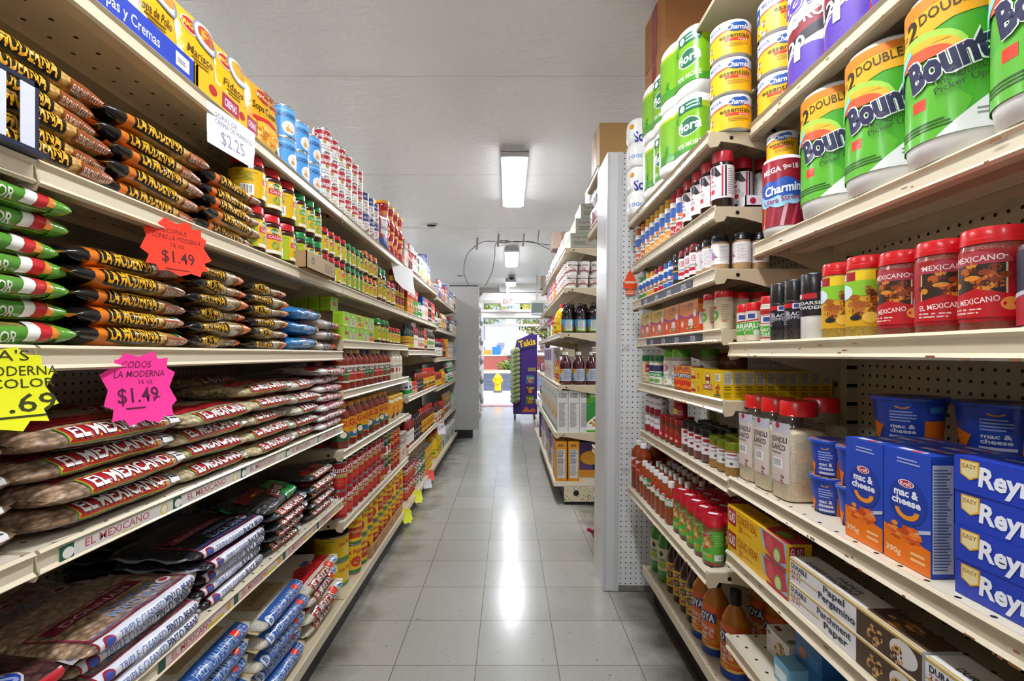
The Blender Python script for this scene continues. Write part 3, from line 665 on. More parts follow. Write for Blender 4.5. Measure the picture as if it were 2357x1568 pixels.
def roll(name, cat, r, h, base, items, rep=1, dome=.03, sleeve=(.1, .93), tiers=1, span=1.0, wrapm=None):
    """paper roll(s) in a printed film sleeve"""
    p = Proto(name, cat, r, r, h * tiers); wm = wrapm or M('eeedea', .4, coat=.25, bump=.25, bs=30); mb = MB()
    for t in range(tiers):
        z = t * h; mb.lathe([(0, z + .004), (r * .55, z + .001), (r * .93, z + .006), (r, z + dome), (r, z + h - dome), (r * .95, z + h - dome * .3), (r * .7, z + h), (.02, z + h - .001), (.02, z + h - .012), (0, z + h - .012)], wm, 32, sharp=75)
    p.part('paper_roll', mb)
    p.part('printed_sleeve', wrap(r, h * sleeve[0], h * tiers - h * (1 - sleeve[1]), base, items, rep, span=span, ml=.012)); return p
def sticker(a, u, v, w=.02, h=.014, c='f0381c'): a.append(('r', u, v, u + w, v + h, c))
# ---- shared colours of contents
PASTA = grains('elbow_pasta', ['d69a3a', 'ecbe64', 'e2ac4c', 'c4862e'], 75, .5, .9, (1, .8, 1.6), .45)
TRI = grains('tricolour_pasta', ['c9a060', '8a9a3a', 'b86a3a', 'd0b070'], 60, .5, .9)
PINTO = grains('pinto_beans', ['b08e6a', 'ccab8c', 'bb987c', '9a7858'], 95, .5, .9, (1, .75, 1.3), .35)
PEAS = grains('garbanzo_beans', ['cdb887', 'ddcb9c', 'e2d4a8', 'bfa774'], 85, .5, .9, gap=.45)
BLACK = grains('black_beans', ['15141a', '1f1e26', '2a2a33', '101015'], 110, .6, .9, gap=.3)
RICE = grains('white_rice', ['d6cdb8', 'e2dac8', 'cfc5ae', 'e8e2d4'], 260, .4, .4, (1, .5, 1), .7)
RED = grains('red_beans', ['4a2424', '5e302c', '3a1c1e', '6a3c34'], 95, .5, .9)
SESAME = grains('sesame_seed', ['f2e6ca', 'f8eeda', 'ead9b6', 'f4e8ce'], 300, .5, .4, gap=.85)
def spice(h): return grains('spice_' + h, [h, h], 500, .5, .3, gap=.6)
STK = 'f0341e'
P = {}
# ---- bagged pasta
MODERNA = [('r', -.5, -.6, -.36, 1.9, '191513'), ('r', -.36, -.6, -.20, 1.9, 'd9731a'), ('r', -.30, .26, .15, .90, '1a1008'), ('t', 'LA MODERNA', -.075, .58, .40, 'eeb022', {'w': .41, 'bold': .06}),
           ('r', .22, .15, .47, .62, '9a4a1c'), ('t', 'ELBOWS / CODOS', .345, .38, .24, 'eadcc0', {'w': .22}), ('r', .33, .62, .38, .95, '1f7a3a'), ('r', .38, .62, .41, .95, 'f0eee6'), ('r', .41, .62, .45, .95, 'c8281e')]
for i in range(3): P['elbow%d' % i] = bag('pasta_bag', 'pasta bag', .29, .15, .042, PASTA, MODERNA, .055, 3 + i, finmat=film('c9641c'), pe=4.4, n=2.5)
for i in range(2): P['twist%d' % i] = bag('pasta_bag', 'pasta bag', .24, .15, .042, grains('twist_pasta', ['c9a468', 'dcc08a', '9a7238', 'e6d4a8'], 55, .6, 1, gap=.35), [('r', -.5, -.4, -.38, 1.7, '141210'), ('r', -.36, .25, .05, .8, '1d1208'), ('t', 'MODERNA', -.155, .53, .4, 'd9a41c', {'w': .36, 'bold': .05}), ('r', .3, -.3, .5, 1.6, 'd9741e'), ('bar', .08, .0, .2, .4)], .05, 11 + i, amp=.008, finmat=film('e07a1e'), pe=3.6, n=2.3)
for i in range(2): P['tri%d' % i] = bag('pasta_bag', 'pasta bag', .28, .15, .042, TRI, [('r', -.5, -.2, .5, .72, '4f8f2a'), ('r', -.5, .18, .36, .22, 'a8c860'), ('t', 'TRICOLOR', -.02, .42, .26, 'dfe6cc', {'w': .30, 'bold': .03}), ('p', [(.17, .3), (.24, .3), (.30, 1.2), (.24, 1.2)], 'f0eee6'), ('p', [(.24, .3), (.31, .3), (.37, 1.2), (.30, 1.2)], 'c8202a'), ('p', [(.31, .4), (.38, .4), (.42, 1.1), (.37, 1.1)], 'e08a2a'), ('r', .36, -.1, .5, 1.3, '5d9c2c'), ('r', -.4, -.5, .3, -.25, 'd9c21e')], .055, 21 + i, finmat=film('5a9a30'), pe=4.2, n=2.4)
P['blue'] = bag('pasta_bag', 'pasta bag', .25, .16, .055, '2f7ab8', [('r', .36, -.5, .5, 1.9, 'd99a2c'), ('r', -.1, .2, -.09, 1.4, '7ab0d8'), ('r', .15, .2, .16, 1.4, '7ab0d8'), ('e', .02, .75, .12, .1, 'd83a4a'), ('t', 'pasta', .02, .5, .16, 'dfe8f0', {'w': .2})], .07, 31, finmat=film('c98a2c'), pe=4)
P['voli'] = bag('pasta_bag', 'pasta bag', .20, .15, .045, 'd9d2cc', [('t', 'YOLI', -.16, .55, .75, '28304a', {'w': .34, 'bold': .06}), ('r', .06, -.2, .46, 1.2, 'b0261e'), ('food', .25, .5, .4, .3, ['c83a20', '8a1c16', 'e06a30'], 14)], .05, 33, pe=3)
# ---- bagged beans and rice
def mexbag(bean, L, D, T, seed, topred='b02430', fin=None, tag=True):
    it = [('r', -.34, .42, .30, 1.02, '3f8a4a'), ('r', -.335, .45, .295, .99, 'd9b81e'), ('r', -.33, .48, .29, .96, 'b3202c'), ('t', 'EL MEXICANO', -.02, .72, .33, 'f1ebe4', {'w': .58, 'bold': .05, 'out': '5a1018'}), ('r', -.40, 1.2, .34, 1.75, topred), ('p', [(-.40, 1.7), (-.2, 1.95), (0, 1.7), (.2, 1.95), (.34, 1.7)], topred),
          ('r', -.36, -.12, .48, .22, 'b9b7b6'), ('l', -.34, -.06, .4, .16, 3, '77777a')]
    if tag: it += [('r', .34, .5, .44, .95, 'ecebe8'), ('l', .35, .6, .43, .8, 2, '555558')]
    return bag('bean_bag', 'bean bag', L, D, T, bean, it, T * 1.5, seed, finmat=fin or bean, pe=5)
for i in range(2):
    P['pinto%d' % i] = mexbag(PINTO, .34, .24, .05, 41 + i, 'a81f26'); P['garb%d' % i] = mexbag(PEAS, .31, .22, .046, 45 + i, 'b81f2a', tag=i == 0)
P['mayo'] = mexbag(PEAS, .29, .22, .046, 49, 'b81f2a'); P['ricem'] = mexbag(RICE, .24, .22, .045, 50, 'b4202c', tag=False); P['blackm'] = mexbag(BLACK, .27, .22, .036, 51, 'a82028', fin=M('8a8a90', .12, coat=.6), tag=True)
WHB = [('r', -.48, -.5, .48, 1.6, 'dedad6'), ('r', -.5, 1.1, .4, 1.9, 'b52232'), ('p', [(-.5, 1.7), (-.3, 2.1), (0, 1.75), (.3, 2.1), (.4, 1.7)], 'b52232'), ('r', -.30, .25, .22, .95, 'a8202e'), ('t', 'EL MEXICANO', -.04, .58, .42, 'efe6e0', {'w': .48, 'bold': .04}), ('e', .33, .62, .26, .26, STK), ('e', .42, .55, .18, .2, '4a78b0')]
for i in range(2): P['riceb%d' % i] = bag('rice_bag', 'rice bag', .30, .20, .037, 'd8d2cc', WHB, .052, 53 + i, pe=3.6)
def donan(bean, txt, seed, L=.33, col='26489a'):
    return bag('bean_bag', 'bean bag', L, .24, .030, bean, [('r', -.43, .05, .43, 1.05, 'a0243c'), ('r', -.422, .10, .422, 1.0, 'dcdee6'), ('e', -.36, .55, .34, .34, '9a2a44'), ('e', -.36, .55, .24, .16, '3a58a8'), ('t', 'TRIPLE CLEANED', -.11, .54, .28, '5a74b4', {'w': .36, 'bold': 0}), ('t', txt, .245, .55, .32, '22386e', {'w': .32, 'bold': .05}),
        ('r', -.42, 1.12, .42, 1.2, '8a2440'), ('r', -.42, 1.2, -.405, 4.4, '8a2440'), ('r', .405, 1.2, .42, 4.4, '8a2440'), ('r', -.42, 4.3, .42, 4.4, '8a2440'), ('r', -.40, 1.3, .40, 1.36, '4a6ac0'), ('t', txt, .08, 1.9, .55, '8fa8d8', {'w': .5}), ('t', 'PREMIUM', .08, 2.6, .4, '7c96cc', {'w': .4}), ('r', -.36, 3.3, .3, 4.1, '7a1e34'), ('t', 'DONNAN', -.03, 3.7, .5, 'c9a8a8', {'w': .5, 'bold': .03}), ('e', .32, 2.1, .5, .35, 'd8d4dc'), ('e', .32, 2.1, .3, .22, 'a83a4a')], .036, seed, fins=True, finmat=M('b8b8c0', .1, coat=.6), pe=8, n=3.2, amp=.003)
P['dpinto'] = donan(PINTO, 'PINTO BEANS', 61); P['dblack'] = donan(BLACK, 'BLACK BEANS', 63, .31)
P['green'] = bag('bean_bag', 'bean bag', .29, .22, .045, BLACK, [('r', .05, -.3, .45, 2.6, '1c8a3c'), ('p', [(-.1, .9), (.3, 1.5), (.3, 2.2), (-.1, 1.7)], '7a1c2c'), ('t', 'LENIB', .1, 1.5, .5, 'e8e0dc', {'w': .3, 'rot': .2}), ('r', -.45, 2.0, .0, 2.9, '6a1620'), ('e', -.2, 2.3, .3, .12, 'c8a81e')], .05, 65, finmat=film('1c8a3c'))
P['oval'] = bag('bean_bag', 'bean bag', .30, .24, .045, RED, [('e', .05, 1.5, 1.5, .8, 'c9c2b8'), ('e', .05, 1.5, 1.42, .73, '24409c'), ('t', 'BEANS', .05, 1.5, .7, '8f9cc8', {'w': .42, 'bold': .05}), ('r', -.3, .42, .42, .72, 'c0202c'), ('r', -.35, .0, .3, .3, '2c3f86')], .05, 67, finmat=M('9a9aa4', .1, coat=.6), pe=7)
P['jas'] = bag('rice_bag', 'rice bag', .33, .26, .056, RICE, [('r', -.42, .22, .40, 1.25, '2a5aa8'), ('r', -.42, .22, .40, .28, '8fb4dc'), ('t', 'PREMIUM JASMINE RICE', .04, .78, .42, '9fb4d4', {'w': .66, 'bold': .02}), ('e', -.37, .7, .26, .3, 'c8d4e8'), ('t', 'B', -.37, .7, .3, '2a4a90', {'bold': .04}), ('r', .20, .68, .27, 1.02, STK), ('r', -.30, 1.5, .30, 3.2, 'a8906a'), ('t', 'JASMINE RICE', 0, 2.3, .5, '8a7450', {'w': .5})], .062, 71, finmat=M('c9b48a', .2, coat=.5), pe=5, n=3)
P['redrice'] = bag('rice_bag', 'rice bag', .34, .24, .055, RICE, [('r', -.36, .3, .26, 1.0, 'c8b03a'), ('r', -.355, .33, .255, .97, 'a81c26'), ('t', 'EL MEXICANO', -.05, .65, .46, 'efe4dc', {'w': .54, 'bold': .04, 'out': '5a1016'}), ('r', .13, .55, .22, 1.1, STK), ('e', .36, .7, .34, .24, 'e4e6ee'), ('r', .31, .6, .41, .82, '3a62b0'), ('r', -.42, 1.25, .42, 2.0, 'b81c24'), ('p', [(-.42, 1.9), (-.1, 2.5), (.2, 1.9), (.42, 2.3), (.42, 1.9)], 'b81c24'), ('r', .0, 2.1, .16, 2.5, '2a4a8a')], .06, 73, finmat=M('e0dccf', .2, coat=.5), pe=4)
# ---- soup pouches and their trays
def soup(nm, word, bowl, sd): return pouch('soup_pouch', 'soup pouch', .15, .215, .035, 'e8b410', [('r', -.5, .0, .5, .1, 'd9a008'), ('e', -.16, .78, .13, .10, 'f0e8d8'), ('e', -.16, .78, .115, .085, 'c01e20'), ('t', 'MAGGI', -.16, .78, .07, 'f4d23a', {'w': .3, 'bold': .04}), ('e', .24, .80, .24, .18, '8a90a4'), ('e', .24, .80, .21, .155, 'dcdde2'), ('e', .24, .81, .16, .11, bowl), ('food', .24, .81, .13, .08, [bowl, 'e8a83a', 'c9862c'], 16), ('t', word, .02, .50, .10, '5a3a10', {'w': .6, 'shear': .25}), ('l', -.2, .36, .25, .44, 2, '7a5a18'), ('food', -.30, .25, .16, .16, ['c83028', 'e8dcc8', '5a9a38', 'd8d0a8'], 22), ('food', .18, .18, .2, .1, ['d98a2c', 'b0301c', 'efe0c0'], 16)], sd)
P['soup0'] = soup('', 'Sopa de Pollo', 'e0902c', 1); P['soup1'] = soup('', 'Marisco', 'b84a22', 2); P['soup2'] = soup('', 'Fideos', 'd9a83a', 3)
P['casera'] = pouch('soup_pouch', 'soup pouch', .15, .20, .035, 'd9a010', [('e', -.05, .80, .15, .10, 'b0241c'), ('t', 'MAGGI', -.05, .80, .08, 'f0d8a0', {'w': .4}), ('food', .3, .85, .2, .12, ['b85a1c', '8a2c16', 'd98a3a'], 20), ('t', 'Sopa Casera', .0, .60, .11, '3a2408', {'w': .8, 'shear': .2}), ('p', [(-.5, .42), (.1, .48), (.4, .42), (-.3, .36)], 'c8281e'), ('e', .0, .2, .38, .2, 'e8b23a'), ('food', .02, .2, .26, .13, ['e8a828', 'c9781c', 'f0cc68', 'b85a18'], 30), ('e', .4, .06, .12, .1, '3a3c40')], 5)
def traybox(base, strip_, items, D=.15, W=.32, H=.055):
    p = Proto('display_tray', 'display tray', D / 2, W / 2, H); mb = MB(); m = M(base, .5); k = M('a5794a', .7)
    mb.box(-D / 2, -W / 2, 0, D / 2, W / 2, .003, k).box(D / 2 - .003, -W / 2, 0, D / 2, W / 2, H, m).box(-D / 2, -W / 2, 0, -D / 2 + .003, W / 2, H, k).box(-D / 2, -W / 2, 0, D / 2, -W / 2 + .003, H, k if strip_ else m).box(-D / 2, W / 2 - .003, 0, D / 2, W / 2, H, m)
    a = Art(); a.draw(items, W, H); ink(mb, a, FACE['front'](D / 2, W / 2, H)); p.part('tray', mb); return p
P['trayb'] = traybox('2340b0', True, [('t', 'Sopas y Cremas', -.1, .5, .4, 'd8dcf0', {'w': .5}), ('r', .30, .25, .44, .8, 'e4e2e4'), ('l', .32, .4, .42, .6, 2, '55555a')])
P['trayy'] = traybox('e6b20c', False, [('e', -.28, .5, .3, .22, 'b8201c'), ('r', -.14, .15, .14, .85, 'a8184c'), ('t', 'CREMAS', 0, .5, .36, 'f0e4e8', {'w': .2, 'bold': .04}), ('e', .2, .5, .26, .2, 'b8201c'), ('r', .30, .15, .48, .85, 'a8184c'), ('t', 'CREMAS', .39, .5, .32, 'f0e4e8', {'w': .15})], W=.27)
# ---- cans
P['bcan'] = can('soup_can', 'can', .047, .107, '4a9ad8', [('r', -.5, .86, .5, .90, '8cc0e8'), ('t', 'PROGRESSO', .06, .72, .13, '1c2f6a', {'w': .62, 'bold': .05}), ('l', -.4, .5, -.15, .64, 2, 'e0ecf6'), ('e', .12, .3, .26, .24, 'e6e4de'), ('food', .12, .3, .18, .16, ['d8a04a', 'e8c070', 'c86a3a', 'f0dcb0'], 16), ('e', -.36, .4, .12, .12, '2a5aa8')])
P['rcan'] = can('soup_can', 'can', .034, .098, 'eeeae4', [('r', -.5, .52, .5, .97, 'b4202c'), ('t', "Campbell's", 0, .74, .2, 'f2ece6', {'w': .8, 'shear': .25, 'bold': .04}), ('e', 0, .44, .10, .10, 'b89a4a'), ('t', 'Cream of', 0, .27, .08, '8a2a30', {'w': .45}), ('t', 'Mushroom', 0, .14, .10, '3a3436', {'w': .6}), ('e', .36, .42, .13, .12, 'c9c0a8')])
P['ocan'] = can('oat_canister', 'canister', .041, .11, 'e9e6e4', [('r', -.5, .62, .5, 1, '2a3474'), ('t', 'OATS', 0, .8, .14, 'e4e4ea', {'w': .5}), ('t', 'avena', 0, .5, .12, 'b83a4a', {'w': .4}), ('food', .1, .22, .22, .16, ['8a5a34', 'c89a68', 'b03a3a', '5a3a28'], 14)])
P['tom'] = can('tomato_can', 'can', .037, .127, 'a8181e', [('r', -.5, .46, .5, .60, 'c8b070'), ('r', -.5, .12, .5, .46, 'b4221e'), ('t', "Hunt's", 0, .77, .22, 'f2eee8', {'w': .78, 'bold': .05}), ('t', 'diced', 0, .53, .08, '3a5a2a', {'w': .4}), ('e', 0, .28, .20, .17, 'c8362a'), ('food', 0, .28, .13, .1, ['d8503a', 'c03024', 'e07050'], 10), ('e', -.28, .93, .06, .05, '4a8a3a')])
P['gtom'] = can('tomato_can', 'can', .037, .127, 'e6e2d6', [('r', -.5, .45, .5, 1, '1e4a30'), ('t', 'POMODORO', 0, .75, .14, 'd8cfa0', {'w': .7}), ('e', 0, .26, .22, .20, 'b4261e'), ('r', -.5, .95, .5, 1, 'c8b04a')])
P['rtom'] = can('tomato_can', 'can', .037, .127, '9a1c20', [('r', -.5, .28, .5, .46, 'd98a1e'), ('t', 'SALSA', 0, .72, .16, 'f0d860', {'w': .6, 'bold': .04}), ('t', 'roja', 0, .37, .1, '5a1010', {'w': .4}), ('r', -.3, .86, .3, .95, 'c8a050')])
P['tompaste'] = can('tomato_can', 'can', .037, .127, '8a1a1c', [('r', -.5, .0, .5, .2, 'c0a868'), ('t', 'TOMATO', 0, .72, .13, 'ece4d8', {'w': .7}), ('t', 'PASTE', 0, .55, .13, 'ece4d8', {'w': .55}), ('e', 0, .34, .15, .13, 'c83a28')])
P['bigtom'] = can('catering_can', 'large can', .078, .16, '9a1820', [('r', -.34, .1, .05, .72, 'dcb89a'), ('e', -.25, .5, .08, .08, 'b84038'), ('t', 'CHOICE', -.15, .28, .08, '7a3a30', {'w': .3}), ('t', "Hunt's", .3, .45, .26, 'f0eae4', {'w': .34, 'bold': .05})], top=M('3a3a3c', .25, metal=.8))
PALM = [('r', -.5, .0, .5, .10, '2f7a34'), ('r', -.5, .10, .5, .14, 'd9b44a'), ('t', 'Las Palmas', 0, .78, .17, 'b42a1c', {'w': .8, 'bold': .05}), ('e', 0, .40, .22, .20, 'c23a22'), ('food', 0, .40, .15, .13, ['b03a1e', 'd98a4a', 'e8c890', '8a2a1a'], 12), ('e', .3, .92, .08, .05, '2f7a34')]
P['palm'] = can('chile_sauce_can', 'can', .047, .14, 'e6bc10', PALM, top=M('2a2a2a', .3, metal=.7))
P['palmr'] = can('chile_sauce_can', 'can', .047, .14, 'e6bc10', [('r', -.5, .2, .5, .6, 'b8361e'), ('t', 'Las Palmas', 0, .80, .16, 'b42a1c', {'w': .8, 'bold': .05}), ('t', 'ENCHILADA', 0, .45, .1, 'f0d880', {'w': .6}), ('r', -.5, 0, .5, .08, '2f7a34')], top=M('2a2a2a', .3, metal=.7))
P['palmb'] = can('hominy_can', 'large can', .078, .118, 'e6bc10', [('r', -.5, .0, .5, .12, '3f8a3a'), ('l', -.45, .5, -.15, .8, 6, 'b08a10'), ('r', -.3, .86, -.05, .90, '4a6a1a'), ('t', 'Las Palmas', .25, .72, .16, 'b42a1c', {'w': .42, 'bold': .05}), ('food', .25, .38, .2, .18, ['8a5a2a', 'c89a5a', 'e0c89a'], 14)], top=M('242424', .3, metal=.7))
P['ycan'] = can('bean_can', 'can', .036, .11, 'e8c21a', [('r', -.5, .55, .5, .95, 'e0b010'), ('t', 'frijol', 0, .75, .18, '8a2a1a', {'w': .5}), ('e', 0, .3, .2, .18, 'c8902c'), ('r', -.5, .0, .5, .08, 'b8301e')])
P['wcan'] = can('vegetable_can', 'can', .036, .11, 'dcd8d2', [('r', -.5, .6, .5, 1, '8a1c26'), ('t', 'maiz', 0, .8, .16, 'f0e8dc', {'w': .5}), ('e', 0, .3, .2, .2, '4a7a3a')])
P['gcan'] = can('vegetable_can', 'can', .036, .11, '2a5a34', [('r', -.5, .1, .5, .4, 'd8d2c0'), ('t', 'chile', 0, .65, .18, 'e8e0c0', {'w': .5}), ('e', 0, .25, .14, .12, 'b0301e')])
# ---- bouillon jars
def knorr(r, h, lid, base, alt): return jar('bouillon_jar', 'seasoning jar', r, h, '3a1c10', lid, .17, .86, (base, [('r', .02, 0, .5, 1, 'e2b414' if base != 'e2b414' else 'e2b414'), ('e', .22, .86, .15, .12, '2a7a38'), ('t', 'Knorr', .22, .86, .12, 'f0f0e8', {'w': .3, 'bold': .04}), ('r', .06, .54, .42, .74, alt), ('t', 'CALDO', .24, .64, .1, 'f0e8e0', {'w': .3}), ('e', .24, .32, .18, .17, '8ab03a'), ('food', .24, .32, .12, .12, ['c83a28', '5a9a30', 'e0b048'], 10), ('r', .04, .02, .46, .14, 'e8e6da'), ('bar', -.36, .06, -.12, .44), ('l', -.44, .55, -.04, .9, 7, '6a7a18')]), .06, lz=(.13, .70))
P['k1'] = knorr(.049, .142, 'c0121c', 'a8bc1c', 'd02a4a'); P['k1y'] = knorr(.049, .142, 'd0141e', 'e2b414', 'd02a4a'); P['k2'] = knorr(.034, .138, '14803a', 'a4bc20', '3a9a40'); P['k3'] = knorr(.030, .106, 'c0121c', 'c8c02a', 'd02a4a'); P['k4'] = knorr(.030, .106, '14803a', '7aa83a', '2a8a48'); P['k5'] = knorr(.034, .106, 'e06414', 'c8bc20', 'c8502a'); P['k5b'] = knorr(.042, .128, 'e06414', 'a8b42a', 'c8502a'); P['k6'] = knorr(.042, .2, '14803a', 'e08a1c', '2a8a48'); P['k7'] = knorr(.052, .15, 'b41426', 'b0bc22', 'c82a4a'); P['k8'] = knorr(.05, .142, '14803a', 'a8c024', '3a9a40')
P['cube'] = carton('bouillon_box', 'seasoning box', .022, .047, .063, 'a4d02c', [('r', -.5, .0, .5, .16, 'c8e070'), ('e', -.1, .78, .2, .16, '2a8a40'), ('t', 'Knorr', -.1, .78, .15, 'f2f2ea', {'w': .3}), ('r', -.2, .42, .3, .62, 'c83a5a'), ('food', .26, .3, .2, .2, ['e0d0a0', 'c85a3a', '6aa038'], 12)], [('l', -.4, .2, .4, .8, 5, '7aa81c')], [('r', -.4, .3, .4, .7, 'c4e25a')])
P['cubey'] = carton('bouillon_box', 'seasoning box', .022, .047, .063, 'e6c01c', [('r', -.45, .5, .2, .85, '3a9a40'), ('r', -.3, .15, .3, .4, 'd04060'), ('food', .3, .5, .18, .24, ['e0d0a0', 'c85a3a'], 10)], [('l', -.4, .2, .4, .8, 5, 'b08a10')])
P['cubep'] = carton('bouillon_box', 'seasoning box', .022, .047, .063, 'b8c8a8', [('r', -.5, .6, .5, 1, '8ac83a'), ('food', 0, .35, .35, .2, ['c88a6a', 'a8583a', 'd8c8a8', '6a8a3a'], 18), ('t', 'res', 0, .8, .2, 'f0f0e8', {'w': .4})], [('l', -.4, .2, .4, .8, 5, '7a8a6a')])
P['kbox'] = traybox('b0926a', False, [('e', -.3, .55, .3, .22, '5a5a5e'), ('t', 'Knorr', -.3, .55, .2, 'b0926a', {'w': .14}), ('l', .1, .2, .42, .75, 5, '6a553a')], D=.09, W=.27, H=.06)
# ---- pasta sauce
def sq(p, r, w=1.0): return p
def sauce(nm, body, lid, lab, h=.185, r=.045, lz=(.18, .60)): return jar('sauce_jar', 'pasta sauce jar', r, h, body, lid, .10, .62, lab, .22, lz=lz)
PRE = lambda c2: ('e8e2d2', [('t', 'Prego', 0, .84, .24, '2a2622', {'w': .82, 'bold': .04}), ('r', -.46, .1, .46, .64, c2), ('t', 'Traditional' if c2 == 'b0261e' else 'Organic', 0, .52, .12, 'f0e8d8', {'w': .6}), ('e', -.05, .26, .20, .17, 'c8321e'), ('e', .22, .22, .14, .12, 'b8281a'), ('e', .32, .18, .12, .06, '5a8a2c')])
P['pre'] = sauce('', '8a2412', 'c8a868', PRE('b0261e')); P['preg'] = sauce('', '8a2412', '2a2622', PRE('2f6a3a'))
P['alf'] = sauce('', 'e0d8c0', 'd8d0b8', ('e6dfcc', [('t', 'Alfredo', 0, .7, .2, '4a4030', {'w': .7}), ('e', 0, .35, .2, .2, 'a83a2c')]))
P['ragu'] = sauce('', '7e2410', 'd08a14', ('e0960e', [('t', 'RAGU', .0, .78, .26, 'b02018', {'w': .7, 'bold': .06}), ('p', [(-.5, .0), (-.5, .35), (.1, .5), (.5, .2), (.5, .0)], '2a5a3a'), ('e', .1, .28, .16, .14, 'efe4d0'), ('e', -.25, .3, .15, .13, 'c8321e'), ('p', [(-.5, .85), (-.1, .55), (-.3, .4), (-.5, .5)], 'b83020')]), .2, .045, (.16, .66))
P['ragub'] = sauce('', '7e2410', 'd08a14', ('e0960e', [('t', 'RAGU', .0, .75, .3, 'b02018', {'w': .7, 'bold': .06}), ('r', -.5, .05, .5, .3, '2a6a9a'), ('e', -.25, .35, .15, .13, 'c8321e'), ('e', .2, .3, .14, .12, 'e0c8a0')]), .2, .045, (.16, .66))
P['mayoj'] = jar('mayonnaise_jar', 'mayonnaise jar', .055, .16, 'e2d8b8', 'd8a818', .14, .9, ('e8a01c', [('r', -.44, .1, -.1, .6, 'f0ece4'), ('l', -.42, .15, -.12, .55, 4, '555'[0:3] * 2), ('l', -.42, .66, -.1, .9, 4, 'c8b890'), ('p', [(.1, .0), (.5, .0), (.5, .45), (.3, .5)], '1f3a6a'), ('e', .28, .66, .16, .14, 'd8402a')]), .1, lz=(.14, .74))
# ---- squeeze bottles, syrups and other far goods
def gen(name, cat, r, h, body, cap, base, items=None, neck=.4, lz=(.1, .55)): return jar(name, cat, r, h, body, cap, .13, neck, (base, items or [('t', 'salsa', 0, .6, .2, '2a2420', {'w': .6}), ('r', -.4, .1, .4, .3, 'c8a030')]), .25, lz=lz, lidr=neck * 1.1, n=18, bodyname='bottle')
P['redj'] = bottle('drink_mix_jar', 'drink mix jar', [(.04, 0), (.052, .01), (.054, .035), (.046, .06), (.042, .08), (.047, .105), (.052, .125), (.050, .138)], 'b81414', (.138, .158), 'e8a41c', .052, None, extra=lambda p: p.part('label', wrap(.0435, .062, .10, 'b01414', [('e', 0, .5, .5, .6, 'e07a14'), ('e', 0, .5, .3, .4, 'f0a83a')], 2)))
P['cone'] = bottle('squeeze_bottle', 'sauce bottle', [(.028, 0), (.032, .01), (.032, .15), (.02, .17)], '8a1c1a', (.17, .22), 'c8181c', .012, ('a8281e', [('t', 'CHILE', 0, .6, .2, 'f0e0c8', {'w': .7}), ('r', -.4, .1, .4, .35, '2a2420')]), (.03, .13))
P['bbq'] = gen('barbecue_sauce_bottle', 'sauce bottle', .036, .21, '5e1a10', 'b82418', 'e0b014', [('t', 'BBQ', 0, .72, .24, '3a1a10', {'w': .6, 'bold': .05}), ('r', -.4, .36, .4, .52, 'b8241a'), ('e', 0, .2, .12, .1, '8a3a1a')])
P['bbqd'] = gen('barbecue_sauce_bottle', 'sauce bottle', .036, .2, '3a120c', '241414', '2c1c1a', [('t', 'ORIGINAL', 0, .7, .18, 'd8c8a8', {'w': .7}), ('r', -.4, .2, .4, .36, '8a8a90')])
P['hot'] = gen('hot_sauce_bottle', 'hot sauce bottle', .028, .18, 'a0300f', 'c8241a', 'e0b418', [('r', -.5, .45, .5, .55, 'b8b8b0'), ('t', 'TAPATIO', 0, .76, .2, 'b0281a', {'w': .8}), ('e', 0, .24, .2, .18, '5a2a1a')], .5)
P['hotd'] = gen('hot_sauce_bottle', 'hot sauce bottle', .028, .18, '8a2a10', '2a1a14', '2a2024', [('t', 'CHIPOTLE', 0, .7, .16, 'c8b8b0', {'w': .7}), ('r', -.4, .2, .4, .4, '7a7a80')], .5)
P['ketch'] = gen('ketchup_bottle', 'sauce bottle', .036, .22, '8a120c', 'e8e4de', 'e4e0da', [('bar', -.4, .1, -.05, .5), ('t', 'ketchup', .15, .7, .16, 'a82018', {'w': .5})])
P['soy'] = gen('soy_sauce_bottle', 'sauce bottle', .032, .2, '1a0e0c', 'b81c1c', 'e6e2d8', [('t', 'SOY', 0, .6, .25, '2a6a3a', {'w': .6}), ('e', 0, .25, .15, .15, '8ab05a')])
P['vin'] = gen('vinegar_bottle', 'sauce bottle', .034, .21, '26201c', 'd8d2c8', 'dcd6c8', [('e', 0, .6, .24, .24, '5a8a4a'), ('t', 'vinagre', 0, .25, .14, '4a3a2a', {'w': .6})])
P['syr'] = gen('syrup_bottle', 'syrup bottle', .038, .2, '4a1c14', '8a1a1c', 'd8d2c8', [('t', 'MAPLE', 0, .7, .18, '8a2a1c', {'w': .7}), ('e', 0, .35, .24, .2, 'c86a3a')])
P['wor'] = gen('sauce_bottle', 'sauce bottle', .032, .19, '1f3a38', '243030', 'd8a81c', [('t', 'SALSA', 0, .75, .2, '5a2a14', {'w': .7}), ('r', -.5, .42, .5, .5, '8a3a5a'), ('r', -.5, .05, .5, .3, 'c8b81c')])
P['mus'] = gen('mustard_bottle', 'sauce bottle', .034, .17, 'd8a014', 'c8901c', 'e0b01c', [('e', 0, .5, .26, .3, 'b8281c'), ('t', 'mustard', 0, .5, .12, 'f0e8d8', {'w': .6})])
P['blueb'] = gen('dressing_bottle', 'dressing bottle', .03, .17, '20284a', '2a3a8a', '2c3468', [('t', 'ranch', 0, .6, .2, 'd8d8e0', {'w': .6})])
P['ylw'] = pouch('cocoa_pouch', 'pouch', .12, .18, .04, 'e0a810', [('e', 0, .6, .2, .14, 'a82a1c'), ('t', 'choco', 0, .6, .12, 'f0e0b0', {'w': .5})], 8)
